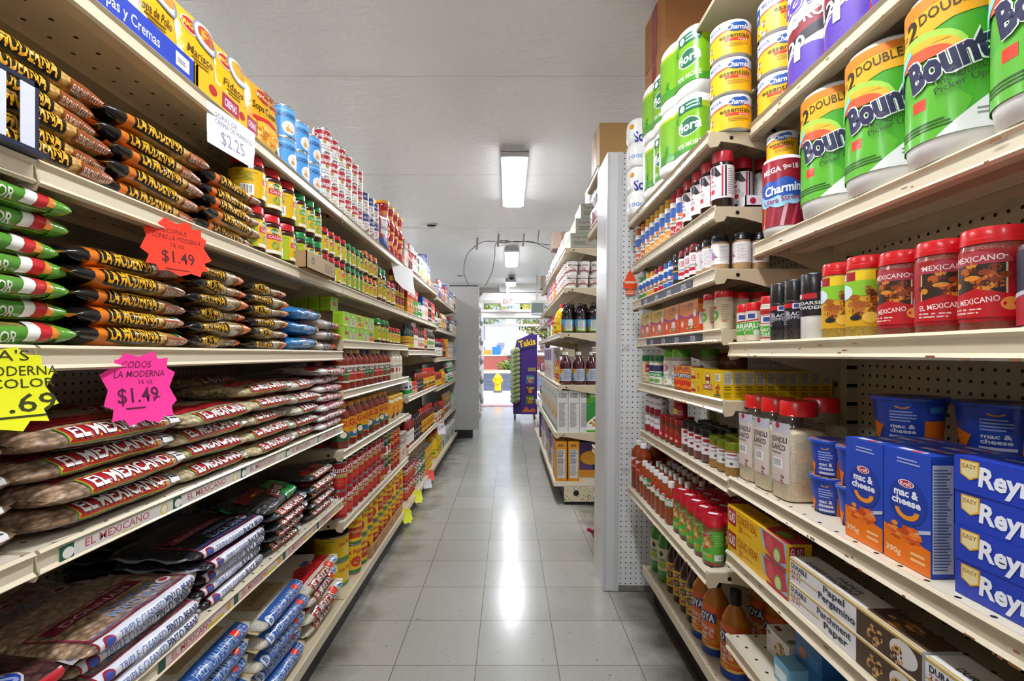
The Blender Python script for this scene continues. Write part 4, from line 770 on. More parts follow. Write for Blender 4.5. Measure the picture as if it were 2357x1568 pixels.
P['wgb'] = pouch('seasoning_pouch', 'pouch', .12, .2, .03, 'dcdcd2', [('e', 0, .35, .16, .12, 'b8c02a'), ('food', 0, .2, .16, .1, ['d8b03a', 'c88a2c'], 10), ('t', 'mix', 0, .7, .14, '3a6a3a', {'w': .4})], 9)
P['pinkp'] = pouch('snack_pouch', 'pouch', .12, .14, .03, 'd8685a', [('e', 0, .6, .18, .14, 'f0e4dc'), ('food', 0, .3, .2, .12, ['e8a05a', 'c8381e', 'f0c080'], 12)], 10)
P['rbp'] = pouch('snack_pouch', 'pouch', .12, .2, .03, 'a81c26', [('r', -.5, 0, .5, .3, '2a4a8a'), ('r', -.3, .4, .3, .8, 'e0dcd8'), ('t', 'leche', 0, .6, .14, '2a3a7a', {'w': .5})], 12)
P['bcanis'] = can('creamer_canister', 'canister', .045, .15, '26307a', [('l', -.4, .45, .1, .95, 9, 'b8bcd0'), ('r', .2, .0, .5, .3, '4a9a4a'), ('e', .1, .3, .16, .12, 'd8b8b0')], top=M('26307a', .3))
P['scan'] = can('coffee_can', 'can', .04, .13, 'a8b0b4', [('r', -.5, .5, .5, .8, '2a4a9a'), ('t', 'cafe', 0, .65, .18, 'e8e8ee', {'w': .5})])
def cb(name, cat, d, w, h, base, c2, c3, word): return carton(name, cat, d, w, h, base, [('r', -.5, .62, .5, 1, c2), ('t', word, 0, .8, .14, 'f2eee6', {'w': .7, 'bold': .04}), ('food', 0, .32, .2, .17, [c3, 'd8a85a', 'e8d8b8'], 14)], [('r', -.5, .62, .5, 1, c2), ('l', -.4, .1, .4, .55, 8, '6a6a6a')])
P['bx0'] = cb('dry_mix_box', 'box', .03, .04, .19, '3a8a44', 'c8281e', 'b83a2a', 'mix'); P['bx1'] = cb('dry_mix_box', 'box', .03, .04, .19, 'e6e2da', '2a4a9a', 'c88a5a', 'arroz'); P['bx2'] = cb('dry_mix_box', 'box', .03, .04, .19, 'e8c8c4', 'b8404a', 'a85a3a', 'gelatina'); P['bx3'] = cb('dry_mix_box', 'box', .03, .04, .19, 'd8882c', 'b0281c', '8a3a1a', 'harina'); P['bx4'] = cb('dry_mix_box', 'box', .03, .04, .19, 'd8c8bc', '9a8a84', 'b83030', 'te')
P['smb'] = jar('spice_jar', 'spice jar', .024, .095, '2a1a1a', '8a1c2a', .2, .9, ('3a1c20', [('r', -.5, .3, .5, .6, 'd8d2cc'), ('t', 'ajo', 0, .45, .2, '2a2020', {'w': .4})]), n=16)
P['smr'] = jar('spice_jar', 'spice jar', .024, .095, 'b84a2a', 'd8341c', .2, .9, ('e0d8d0', [('r', -.5, .5, .5, .9, 'd84a2a'), ('e', 0, .25, .2, .18, 'c88a5a')]), n=16)
P['pickle'] = jar('pickle_jar', 'jar', .04, .15, '8a3418', 'c83a2a', .14, .85, ('e2b428', [('t', 'chiles', 0, .6, .2, '6a2a14', {'w': .6}), ('e', 0, .25, .16, .14, '3a7a3a')]), lz=(.1, .5)); P['wgj'] = jar('dressing_jar', 'jar', .035, .13, 'c9d0c4', '3a9a4a', .16, .8, ('d8dcd4', [('r', -.5, .1, .5, .5, '2a9a44'), ('e', 0, .75, .18, .14, '3a4a8a')]))
P['coffee'] = pouch('coffee_bag', 'coffee bag', .15, .24, .06, '8a5a1e', [('r', -.5, .0, .5, .3, '9a3a1c'), ('t', 'Cafe', 0, .42, .16, 'f0e8e0', {'w': .7, 'bold': .05, 'shear': .2, 'out': 'b0201c'}), ('food', .1, .75, .2, .14, ['c8902c', '6a3a14', 'd8a84a'], 16)], 14)
P['whpk'] = carton('white_tub', 'tub', .05, .06, .2, 'd8d8d4', [('r', -.4, .1, .1, .5, '2a7a44'), ('r', -.5, .85, .5, 1, 'f0f0ee'), ('t', 'detergente', 0, .68, .1, '4a4a6a', {'w': .7})], [('r', -.5, .3, .5, .5, 'c85a4a')]); P['grpk'] = carton('green_carton', 'box', .05, .06, .17, 'a8c4ac', [('r', -.4, .3, .4, .7, 'c8dcc8'), ('l', -.3, .35, .3, .65, 4, '5a8a6a')])
P['jugy'] = bottle('yellow_jug', 'jug', [(.06, 0), (.07, .01), (.07, .14), (.05, .19), (.02, .22)], 'e2b80e', (.22, .25), 'c8281c', .022, ('e8c81c', [('t', 'aceite', 0, .6, .2, '8a2a1a', {'w': .6}), ('e', 0, .25, .18, .14, '3a7a2c')]), (.03, .13))
P['ktray'] = traybox('b58a5e', False, [('r', -.36, .25, -.2, .75, '7a5a3a'), ('l', .0, .3, .4, .7, 2, '7a5a3a')], D=.11, W=.36, H=.06)
# ---- paper goods
def pack2(name, cat, r, h, items, tiers=1, seed=0, base=None, W=None, waist=.14):
    """two rolls side by side in clear printed film, tiers high"""
    hw = 2 * r * .97; K = 120; sx = superx(3.6); pts = []
    for i in range(K + 1):
        t = -PI + 2 * PI * i / K; y = hw * sx(math.sin(t)); x = r * sx(math.cos(t)); x *= 1 - waist * math.exp(-(y / (r * .35)) ** 2); pts.append((x, y))
    ar = [0]
    for i in range(K): ar.append(ar[-1] + math.dist(pts[i], pts[i + 1]))
    mid = ar[K // 2]; ar = [q - mid for q in ar]; Ht = h * tiers
    def pt(u, v, off=0):
        lo, hi = 0, K
        while hi - lo > 1:
            m = (lo + hi) // 2
            if ar[m] <= u: lo = m
            else: hi = m
        f = (u - ar[lo]) / max(1e-9, ar[hi] - ar[lo]); x = pts[lo][0] + (pts[hi][0] - pts[lo][0]) * f; y = pts[lo][1] + (pts[hi][1] - pts[lo][1]) * f
        w = v % h; e = min(w, h - w) / .03; s = 1 if e > 1 else .84 + .16 * (1 - (1 - e) ** 2) ** .5
        s += .012 * noise.noise(Vector((x * 20 + seed, y * 20, v * 25)))
        return Vector((x * s, y * s, min(max(v, 0), Ht))), Vector((x / r, y / hw * .6, 0)).normalized()
    mb = MB(); vs = []; fs = []; zs = []
    for t in range(tiers): zs += [t * h + q for q in (.0005, .006, .014, .03, h * .4, h * .6, h - .03, h - .014, h - .006, h - .0005)]
    for z in zs:
        for k in range(K): vs.append(pt(ar[k], z)[0])
    for j in range(len(zs) - 1):
        for k in range(K): a = j * K + k; b = j * K + (k + 1) % K; fs.append((a, b, b + K, a + K))
    fs += [tuple(range(K))[::-1], tuple(range((len(zs) - 1) * K, len(zs) * K))]
    p = Proto(name, cat, r, hw, Ht); mb.add(vs, fs, base or M('eeede9', .3, coat=.4, bump=.35, bs=26), True); p.part('paper_rolls', mb)
    a = Art(); a.draw(items, W or 4 * r, Ht, 0, 0, .02); lb = MB(); ink(lb, a, lambda u, v: pt(u, v), .014, .25, .0003, .0012, coat=.4); p.part('printed_film', lb); return p
LEAF = lambda u, v, s, c: ('p', [(u + s * math.cos(k * PI / 5) * (1 if k % 2 else .4) * .5, v + s * math.sin(k * PI / 5) * (1 if k % 2 else .4)) for k in range(10)], c)
P['fiora'] = pack2('toilet_paper_pack', 'toilet paper pack', .058, .222, [('r', -.98, .16, .98, .80, '7ab51e'), ('p', [(-.98, .16), (.98, .16), (.98, .34), (.4, .22), (-.3, .3), (-.98, .2)], '4a9a24'), ('p', [(-.98, .80), (-.98, .84), (.98, .84), (.98, .70), (.3, .80)], 'b8cc1e'), LEAF(-.72, .66, .12, '2f8a2c'), LEAF(.1, .68, .11, '3a9a30'), LEAF(.85, .6, .13, '2f8a2c'), LEAF(-.15, .34, .12, '2f8a2c'), LEAF(.75, .3, .1, '5aa81e'),
    ('r', .14, .74, .52, .88, '1e6a4a'), ('e', .22, .81, .05, .05, 'e0ece0'), ('l', .29, .76, .50, .86, 2, 'b8d8c8'), ('e', .33, .52, .19, .14, 'e4ece0'), ('e', .33, .52, .175, .125, '2c6a4c'), ('t', 'fiora', .33, .53, .13, 'f0f4ee', {'w': .38, 'bold': .06}), ('e', -.5, .40, .15, .12, '5a7a4a'), ('t', '70', -.5, .40, .1, 'dfe8d8', {'w': .2}), ('t', '70% MORE', .32, .26, .07, 'eef4e8', {'w': .42})])
P['scott'] = pack2('toilet_paper_pack', 'toilet paper pack', .052, .108, [('t', 'Scott', -.22, .62, .2, '2a3a9c', {'w': .5, 'bold': .05, 'rot': .12, 'shear': .2}), ('e', -.5, .82, .06, .05, 'e0962a'), ('r', .15, .42, .5, .48, '8a3a8a'), ('e', .5, .55, .03, .025, 'd83050'), ('l', .1, .26, .6, .36, 2, 'a0a0a8'), ('t', '1000', -.4, .2, .08, '5a8ac8', {'w': .4})], tiers=2, waist=.2)
ESS = [('p', [(-.5, .0), (.5, .0), (.5, .66), (.1, .74), (-.5, .52)], 'f2b40c'), ('p', [(-.5, .52), (.1, .74), (.5, .66), (.5, .70), (.1, .79), (-.5, .57)], 'd8402a'), ('r', -.48, .42, -.34, .90, '22509c'), ('t', '1=4', -.41, .64, .13, 'e8ecf4', {'w': .1}), ('t', 'MEGA', -.18, .87, .11, '2a4a8a', {'w': .24, 'rot': .1}), ('e', .18, .80, .26, .14, '2456a8'), ('e', .28, .84, .16, .12, '2456a8'), ('t', 'Charmin', .2, .80, .15, 'eef2f8', {'w': .34, 'bold': .05, 'shear': .2}), ('t', 'essentials', .16, .56, .14, '4a3c10', {'w': .5, 'bold': .03}), ('r', .0, .38, .38, .47, 'd83a1e'), ('t', 'strong', .28, .425, .07, 'f4e4dc', {'w': .16}), ('l', .04, .2, .4, .34, 3, 'a87a10'), ('food', -.28, .2, .2, .2, ['a8683a', 'dcd0c4', '8a4a2a', 'e8e4dc'], 14)]
P['ess'] = roll('toilet_paper_roll', 'toilet paper roll', .054, .104, 'edece8', ESS, 2, .018, (.03, .9))
CLOUD = [('e', -.22, .42, .13, .12, '9cd0ec'), ('e', .0, .42, .16, .14, '9cd0ec'), ('e', .22, .44, .14, .13, '9cd0ec'), ('e', -.14, .56, .16, .13, '2a55b0'), ('e', .1, .58, .18, .14, '2a55b0'), ('e', .28, .54, .12, .11, '2a55b0')]
P['charred'] = roll('toilet_paper_roll', 'toilet paper roll', .047, .205, 'a01a2c', [('r', -.5, 0, .5, .35, '8a1826')] + [('p', [(-.3 + k * .16, 0), (-.24 + k * .16, 0), (-.2 + k * .18, .36), (-.26 + k * .18, .36)], c) for k, c in enumerate(('c85a2a', 'b0304a', 'd8a0a8', 'c03a5a'))] + [('t', 'MEGA 9=18', .02, .86, .08, 'f2eaea', {'w': .6, 'bold': .05, 'rot': .12})] + CLOUD + [('t', 'Charmin', .06, .56, .13, 'f2f6fc', {'w': .56, 'bold': .06, 'shear': .2, 'rot': .12}), ('t', 'Ultra Strong', .06, .40, .075, 'a82a5a', {'w': .6, 'bold': .03, 'rot': .14}), ('r', -.47, .36, -.36, .44, STK)], 2, .02, (.1, .93))
BNT = [('r', -.5, 0, .5, .74, '46a81c'), ('p', [(-.5, .0), (-.5, .25), (-.1, .42), (.1, .2), (.0, .0)], '5ab424'), ('p', [(-.1, .0), (.5, .0), (.5, .42), (.3, .3)], 'e8eae6'), ('p', [(-.5, .62), (-.5, .97), (.5, .97), (.5, .80), (.0, .78)], 'f2b010'), ('p', [(-.5, .86), (-.5, 1.0), (.5, 1.0), (.5, .97), (-.1, .93)], 'ec861a'), ('p', [(.16, .76), (.30, 1.0), (.5, 1.0), (.5, .74)], '3a8ac8'), ('r', .36, .84, .46, .97, 'd4dce8'), ('t', '1=', -.36, .81, .07, '3a2c08', {'w': .07}), ('t', '2', -.27, .82, .15, '2c2208', {'bold': .05}), ('t', 'DOUBLE', -.04, .88, .075, '4a3808', {'w': .34, 'rot': .12}),
    ('p', [(-.24 + .52 * math.cos(a / 12 * PI) * .62, .56 + .20 * math.sin(a / 12 * PI)) for a in range(13)] + [(-.24 + .45 * math.cos(a / 12 * PI) * .62, .56 + .15 * math.sin(a / 12 * PI)) for a in range(12, -1, -1)], 'a8d84a'), ('p', [(-.22 + .44 * math.cos(a / 12 * PI) * .62, .56 + .15 * math.sin(a / 12 * PI)) for a in range(13)] + [(-.22 + .36 * math.cos(a / 12 * PI) * .62, .56 + .09 * math.sin(a / 12 * PI)) for a in range(12, -1, -1)], 'f0b428'), ('p', [(-.22 + .36 * math.cos(a / 12 * PI) * .62, .56 + .09 * math.sin(a / 12 * PI)) for a in range(13)], 'e8582a'),
    ('p', [(-.46, .40), (-.36, .58), (-.26, .66), (-.28, .70), (-.42, .60), (-.5, .44)], '7ad0e0'), ('t', 'Bounty', .0, .525, .20, '22244a', {'w': .56, 'bold': .10, 'rot': .22, 'out': 'eef0ee'}), ('t', 'The Quicker', .06, .385, .045, '2c4a20', {'w': .34, 'rot': .17}), ('t', 'Picker Upper', .08, .335, .045, '2c4a20', {'w': .36, 'rot': .17}), ('r', -.26, .22, -.16, .30, 'f03a1c'), ('l', -.42, .06, .1, .13, 3, '2c5a1c'), ('l', .12, .08, .46, .14, 2, '8a908a')]
P['bounty'] = roll('paper_towel_roll', 'paper towel roll', .07, .29, '46a81c', BNT, 2, .04, (.13, .93))
P['bigroll'] = roll('paper_towel_roll', 'paper towel roll', .066, .28, None, [('e', .0, .12, .30, .20, '5a3aa8'), ('p', [(-.5, .0), (-.34, .0), (-.5, .30)], 'd0202c'), ('p', [(-.44, .36), (.34, .56), (.34, .68), (-.44, .46)], '8a1f2c'), ('p', [(-.42, .28), (.34, .46), (.34, .56), (-.42, .36)], '26202c'), ('t', 'BIG ROLL', -.05, .58, .11, 'f2eef4', {'w': .66, 'bold': .05, 'rot': .12}), ('t', '120', -.22, .355, .11, 'f0eef2', {'w': .3, 'bold': .05, 'rot': .12}), ('t', 'towel', .0, .78, .18, '5a3aa8', {'w': .8, 'bold': .07, 'shear': .2, 'rot': .1, 'out': 'e4e0ea'}), ('r', -.2, .2, -.12, .36, 'efeeee')], 2, .03, (.03, .97), wrapm=M('ecebee', .2, coat=.5, bump=.5, bs=30))
# ---- spice jars and shakers
SW = lambda u, v, s: [('e', u, v, s, s, 'b42440'), ('e', u, v, s * .76, s * .76, 'efe8e6'), ('e', u + .02, v, s * .5, s * .5, 'b42440'), ('e', u + .01, v, s * .25, s * .25, 'efe8e6')]
P['law'] = jar('seasoned_salt_jar', 'seasoning jar', .031, .163, '2c1712', 'b41a2c', .2, .88, ('ece6e4', SW(-.28, .75, .14) + [('p', [(-.5, .98), (-.06, .98), (.1, .70), (-.02, .66)], '2a2428'), ('t', "LAWRY'S", -.26, .40, .10, '4a2a2c', {'w': .4}), ('r', -.42, .52, -.14, .58, 'b42038'), ('r', -.42, .16, -.1, .30, 'c41c2c'), ('r', .10, .05, .15, .98, 'c83048'), ('r', .19, .05, .24, .98, '2a2848'), ('l', .28, .1, .46, .9, 12, '9a949c'), ('r', -.05, .2, .05, .34, 'd0cccf')]), .1, lz=(.16, .73), top=lambda a, r: a.ell(0, 0, r * .8, r * .8, 'a01626', 20))
def shaker(lid, low, word): return jar('spice_shaker', 'spice shaker', .021, .16, low, lid, .15, .98, ('e9e4e0', [('r', -.5, .0, .5, .30, low), ('e', 0, .70, .24, .15, '2a56a0'), ('p', [(-.2, .66), (.0, .86), (.06, .64)], '2a56a0'), ('e', .1, .5, .1, .06, 'c8782c'), ('t', word, 0, .40, .09, '2c2a30', {'w': .8, 'bold': .04}), ('t', 'SALE', 0, .15, .1, 'f2eadc', {'w': .5})]), .02, lz=(.04, .80), n=18, ribs=True)
P['shy'] = shaker('d8a00c', 'dc9a10', 'chicken'); P['shr'] = shaker('b4161e', 'b81a22', 'meat'); P['sho'] = shaker('c8641c', 'b85a1c', 'adobo')
def shortsh(lid, low, word): return jar('spice_shaker', 'spice shaker', .0205, .105, low, lid, .18, .98, ('e9e4e0', [('r', -.5, .0, .5, .28, low), ('e', 0, .70, .22, .16, '2a56a0'), ('e', .1, .48, .1, .07, 'c8782c'), ('t', word, 0, .40, .12, '2c2a30', {'w': .8, 'bold': .04})]), .02, lz=(.04, .78), n=18, ribs=True)
P['sg'] = shortsh('1c6a34', '2a8a3c', 'garlic'); P['sy'] = shortsh('d8a00c', 'dc9a10', 'onion'); P['sr'] = shortsh('a8141e', 'b81a22', 'meat'); P['sb'] = shortsh('2458a0', '2a62b0', 'salt')
P['pep'] = jar('pepper_shaker', 'pepper shaker', .023, .118, '1c181a', '141214', .2, .95, ('26222a', [('t', 'BLACK', 0, .8, .12, 'd8d4d0', {'w': .6}), ('e', 0, .3, .22, .15, '2a56a8'), ('r', -.3, .5, .3, .58, 'c8a030')]), .05, lz=(.1, .74), n=18)
P['laws'] = jar('seasoned_salt_jar', 'seasoning jar', .024, .118, '2c1712', 'a81828', .2, .9, ('ece6e4', SW(0, .74, .14) + [('t', "LAWRY'S", 0, .44, .12, '4a2a2c', {'w': .6}), ('r', -.3, .18, .3, .34, 'c41c2c')]), .08, lz=(.14, .74), n=18)
P['crm'] = jar('seasoning_jar', 'seasoning jar', .0245, .106, spice('c49a6a'), '131214', .2, .94, ('e8e2e2', [('p', [(-.4, .3), (-.2, .45), (-.1, .3)], 'a87a6a'), ('l', -.05, .12, .3, .9, 11, 'b8b0b8'), ('bar', -.42, .5, -.3, .85), ('e', -.3, .4, .1, .2, 'b07ab8')]), .06, lz=(.19, .74), ribs=True)
P['ltray'] = traybox('e4e0e2', False, [('e', -.35, .5, .3, .3, 'b42440'), ('t', 'Flavor', .25, .5, .4, 'a82a3c', {'w': .3, 'shear': .2})], D=.05, W=.14, H=.03)
def gbox(up, lo): return carton('seasoning_box', 'seasoning box', .014, .082, .108, lo, [('r', -.5, .52, .5, 1, up), ('p', [(-.5, .50), (-.5, .62), (-.1, .50), (.2, .58), (.5, .62), (.5, .52), (.1, .46)], 'a83a8a'), ('t', 'Sazon', -.14, .86, .10, 'c85a2a', {'w': .22, 'shear': .2}), ('t', 'GOYA', .12, .86, .13, '2a1a10', {'w': .26, 'bold': .05}), ('l', -.1, .70, .3, .76, 2, 'b8622a'), ('e', .34, .60, .12, .12, 'e6e2da'), ('e', -.34, .30, .1, .1, 'e8e0d4'), ('e', .12, .28, .2, .14, 'd8d4cc'), ('e', .12, .38, .18, .06, 'efece6'), ('food', .12, .14, .34, .08, ['7a3a1c', 'd8a048', '5a8a34', 'c8502a', 'e8d0a0'], 18)], [('r', -.5, .6, .5, .85, up), ('r', -.4, .25, .4, .6, 'e8e4dc'), ('t', 'GOYA', 0, .9, .08, '2a1a10', {'w': .6})])
P['gbo'] = gbox('e8924a', 'e0521c'); P['gby'] = gbox('d8c04a', 'e0623a')
def mcs(lid, lab, r=.0265, h=.116, body='d8c4a4'): return jar('garlic_powder_jar', 'seasoning jar', r, h, spice(body), lid, .17, .95, (lab[0] or 'd6c4a6', lab[1]), .04, lz=(.03, .72), ribs=True)
P['gar'] = mcs('d0141e', (None, [('e', -.3, .5, .22, .2, '6a9a3a'), ('t', 'ONION', -.3, .5, .12, 'eef0e0', {'w': .2}), ('r', -.44, .74, -.2, .84, 'b8202a'), ('l', .0, .3, .3, .9, 10, 'a8906a'), ('r', .02, .26, .18, .30, 'c83a3a')]))
P['gars'] = jar('garlic_salt_jar', 'seasoning jar', .0205, .105, spice('d8c8ae'), 'cc1620', .2, .96, ('dccab0', [('r', -.5, .2, .5, .64, '5aa43a'), ('t', 'GARLIC', 0, .52, .15, 'eef4e4', {'w': .9, 'bold': .05}), ('t', 'SALT', -.1, .38, .08, 'dcecc8', {'w': .4}), ('e', .2, .28, .1, .1, 'd8dcd0'), ('r', -.2, .72, .2, .94, 'e6e6ea'), ('r', -.14, .76, .14, .92, '3a4a8a'), ('p', [(-.26, .64), (.26, .70), (.26, .74), (-.26, .68)], 'b41c28')]), .04, lz=(.06, .78), rep=2)
P['gars2'] = jar('garlic_salt_jar', 'seasoning jar', .022, .115, spice('e0d2bc'), 'cc1620', .16, .92, ('e4dac8', [('r', -.5, .78, .5, .94, 'b01c28'), ('r', -.3, .5, .3, .76, 'b01c28'), ('r', -.24, .52, .24, .74, 'e6e6ea'), ('r', -.12, .56, .12, .70, '3a4a8a'), ('r', -.5, .12, .5, .44, '5aa43a'), ('t', 'Garlic', 0, .34, .12, 'eef4e4', {'w': .6}), ('t', 'Salt', 0, .2, .12, 'eef4e4', {'w': .4}), ('r', -.5, .06, .5, .1, 'b01c28')]), .05, lz=(.04, .76))
def grinder(body, lab): return jar('pepper_grinder', 'pepper grinder', .024, .138, body, '1a1718', .34, 1.0, lab, .06, lz=(.22, .62), top=lambda a, r: a.ell(0, 0, r * .8, r * .8, '3a3638', 18))
PPR = grains('peppercorns', ['2a211c', '3a2e26', '1c1613', '4a3c30'], 260, .6, .7)
P['gri'] = grinder(PPR, ('1c1a20', [('r', -.5, .80, .5, .98, 'c0202a'), ('r', .0, .76, .2, .98, 'e2e0e4'), ('r', .04, .8, .16, .95, '3a4a8a'), ('t', 'BLACK', .05, .56, .14, 'e0dce0', {'w': .5, 'bold': .04}), ('t', 'PEPPER', .05, .40, .12, 'c0bcc0', {'w': .5}), ('l', -.4, .1, -.1, .7, 7, '9a96a0')]))
P['gric'] = jar('pepper_shaker', 'pepper shaker', .030, .142, M('e4e4e0', .2, coat=.5), '18161a', .3, 1.0, ('1b191d', [('r', -.5, .74, .1, .98, 'b81c2a'), ('r', -.42, .78, -.24, .95, 'e0dfe4'), ('t', 'COARSE', -.1, .56, .14, 'e4e0e0', {'w': .6, 'bold': .04}), ('t', 'POWDER', -.1, .36, .14, 'e4e0e0', {'w': .6, 'bold': .04}), ('r', .25, .3, .45, .8, '5a585c'), ('l', .27, .35, .43, .75, 4, 'd0d0d0')]), .04, lz=(.36, .70))
P['yls'] = jar('seasoning_jar', 'seasoning jar', .032, .15, spice('c8a43c'), 'd0121a', .16, .95, ('d8a41c', [('r', -.5, .84, .5, 1, 'a81824'), ('r', -.44, .85, -.3, .98, 'e4e2e6'), ('r', -.1, .8, .2, 1.02, 'f0d020'), ('r', -.5, .56, .5, .84, '8ac42e'), ('e', -.34, .64, .2, .14, 'd8e8f0'), ('food', .06, .42, .30, .26, ['7a3c14', 'a85a1e', '5a2a10', 'b8702c'], 34), ('e', .34, .2, .14, .12, 'e8b02a'), ('e', .12, .16, .12, .1, 'eec24a'), ('e', -.1, .16, .1, .05, '26262a')]), .05, lz=(.14, .80), ribs=True)
P['reds'] = jar('seasoning_jar', 'seasoning jar', .035, .142, spice('8e3014'), 'd0121a', .16, .95, ('a4141e', [('r', -.38, .34, .18, .90, 'd8c8a0'), ('r', -.36, .35, .16, .88, '33261c'), ('food', -.10, .60, .30, .2, ['b8561a', '8a3a14', 'd8892c', '4a2412'], 26), ('p', [(-.42, .86), (-.1, 1.0), (.22, .86), (.22, .80), (-.42, .80)], 'b03a48'), ('t', 'MEXICANO', -.1, .88, .08, 'ecdcd0', {'w': .5}), ('p', [(-.5, .06), (-.5, .34), (-.1, .46), (.3, .34), (.3, .06)], 'c01820'), ('t', 'EL MEXICANO', -.14, .29, .08, 'f0e0d8', {'w': .5, 'rot': .1}), ('e', .2, .24, .1, .09, 'e8a04a'), ('l', -.4, .1, .0, .2, 2, 'e8c8c0'), ('bar', .32, .15, .46, .45)]), .05, lz=(.1, .78), ribs=True)
P['tins'] = can('spice_tin', 'spice tin', .05, .105, '20243e', [('p', [(-.5, .0), (.5, .0), (.5, .62), (-.5, .36)], 'b0142c'), ('p', [(-.5, .36), (.5, .62), (.5, .66), (-.5, .42)], 'c8c8d0'), ('e', -.05, .8, .04, .08, 'c8b86a'), ('t', 'PREMIUM', 0, .66, .08, '8a90a8', {'w': .4}), ('r', -.06, .16, .02, .34, 'c8909a'), ('l', -.1, .06, .3, .14, 2, 'd8a0a8')])
P['tinw'] = can('spice_tin', 'spice tin', .05, .105, '2c3038', [('p', [(-.5, .0), (.5, .0), (.5, .66), (-.5, .44)], 'b01a30'), ('e', 0, .72, .1, .1, '5a6a5a'), ('r', -.5, .9, .5, 1, 'c0c2c4'), ('e', .1, .3, .08, .1, 'd0707c')])
P['lime'] = jar('garlic_salt_jar', 'seasoning jar', .034, .15, spice('b8b2a0'), '5aa41c', .2, .96, ('e4e2da', SW(-.1, .7, .14) + [('t', 'GARLIC', -.1, .40, .1, '3a4a3a', {'w': .5}), ('t', 'SALT', -.1, .28, .1, '3a4a3a', {'w': .4}), ('e', -.1, .12, .1, .06, 'c8b45a'), ('l', .2, .2, .48, .9, 10, 'b0b0a8')]), .06, lz=(.06, .70))
P['grj'] = jar('garlic_powder_jar', 'seasoning jar', .026, .125, spice('cdbb98'), '1a7a44', .2, .92, ('cbb998', [('r', .1, .5, .4, .9, 'b8242c'), ('food', .15, .2, .3, .14, ['a03a3a', 'd8c090', '6a8a3a'], 14), ('t', 'ajo', .25, .7, .12, 'f0e8dc', {'w': .2})]), .05, lz=(.05, .74)); P['grw'] = jar('garlic_powder_jar', 'seasoning jar', .024, .125, spice('cfc4aa'), '1a6a40', .2, .92, ('d8d2c4', [('r', -.5, .6, .5, .9, '34305a'), ('r', -.5, .35, .5, .55, '2f8a4a'), ('t', 'garlic', 0, .45, .1, 'f0f0e8', {'w': .5}), ('e', 0, .15, .16, .1, '5a9a4a')]), .05, lz=(.05, .74))
P['goyaj'] = jar('sauce_jar', 'sauce jar', .028, .09, 'a8481c', 'c87a3a', .12, .8, ('e07c16', [('r', -.36, .62, .14, .90, '22305a'), ('t', 'GOYA', -.1, .76, .2, 'f0f0ee', {'w': .42, 'bold': .05}), ('p', [(-.4, .1), (.1, .2), (.2, .5), (-.3, .45)], 'c8341e'), ('bar', .2, .15, .44, .6)]), .12, lz=(.12, .76)); P['goyat'] = jar('sauce_jar', 'sauce jar', .035, .15, '6a2c14', 'a87a4a', .1, .85, ('7a3a1c', [('t', 'GOYA', -.1, .8, .12, 'd8d0c8', {'w': .4}), ('p', [(-.4, .1), (.1, .2), (.1, .5), (-.4, .5)], 'b83a1c'), ('l', .2, .2, .46, .9, 9, '8a6a54')]), .1, lz=(.1, .8))
ANN = [('e', -.24, .66, .20, .22, '8a1c20'), ('e', -.24, .66, .17, .19, 'ecd8c8'), ('r', -.36, .60, -.12, .74, '8a1c20'), ('r', -.48, .28, -.02, .46, 'b42028'), ('t', 'ANNATTO', -.25, .37, .13, 'f4e8dc', {'w': .42, 'bold': .04}), ('r', .12, .62, .40, .88, 'e8e0c8'), ('l', .14, .66, .38, .84, 4, '6a5a20'), ('food', .26, .34, .18, .2, ['a8401c', 'c85a28', '8a3014'], 18), ('r', .1, .10, .4, .16, '3a6a2c'), ('l', .05, .03, .45, .08, 1, '3a2c08')]
P['ann'] = carton('annatto_box', 'seasoning box', .0152, .068, .083, 'e0ba14', ANN, None, [('t', 'ANNATTO', 0, .5, .3, 'c09a08', {'w': .5})], far=[('r', -.42, .52, .42, .95, 'c8c4b0'), ('l', -.38, .56, .4, .92, 7, '7a7868'), ('l', -.38, .30, .4, .48, 2, '8a6a10'), ('l', -.38, .05, .4, .26, 4, '9a7c14')])
P['anns'] = carton('annatto_box', 'seasoning box', .03, .042, .042, 'e0ba14', [('e', -.25, .62, .2, .28, '8a1c20'), ('e', -.25, .62, .15, .22, 'ecd8c8'), ('r', -.46, .2, 0, .4, 'b42028'), ('food', .26, .45, .22, .3, ['a8401c', 'c85a28'], 12)])
P['wrs'] = can('spice_tin', 'spice tin', .029, .084, 'dedadd', [('r', -.5, .0, .5, .40, '9a1630'), ('t', 'comino', -.1, .72, .14, '3a3450', {'w': .5}), ('bar', .08, .1, .38, .55), ('e', .22, .75, .08, .07, '7a2a5a')], top=M('e6e3e4', .3))
P['rdl'] = jar('spice_jar', 'spice jar', .022, .105, spice('7a3a22'), 'b4161c', .2, .95, ('7e3c24', [('r', -.5, .1, .3, .5, 'a41a1e'), ('e', -.2, .7, .16, .1, 'c83028'), ('e', -.2, .25, .12, .08, 'e0b8a0'), ('l', .3, .3, .48, .9, 5, 'c8a898')]), .05, lz=(.06, .76), n=18)
P['rdlf'] = jar('spice_jar', 'spice jar', .025, .08, '8a1418', 'b4161c', .25, 1.0, ('9a161c', [('r', -.3, .3, .0, .7, 'd8b83a'), ('l', .0, .2, .3, .6, 3, 'd8b0a8')]), .03, lz=(.05, .7), n=18)
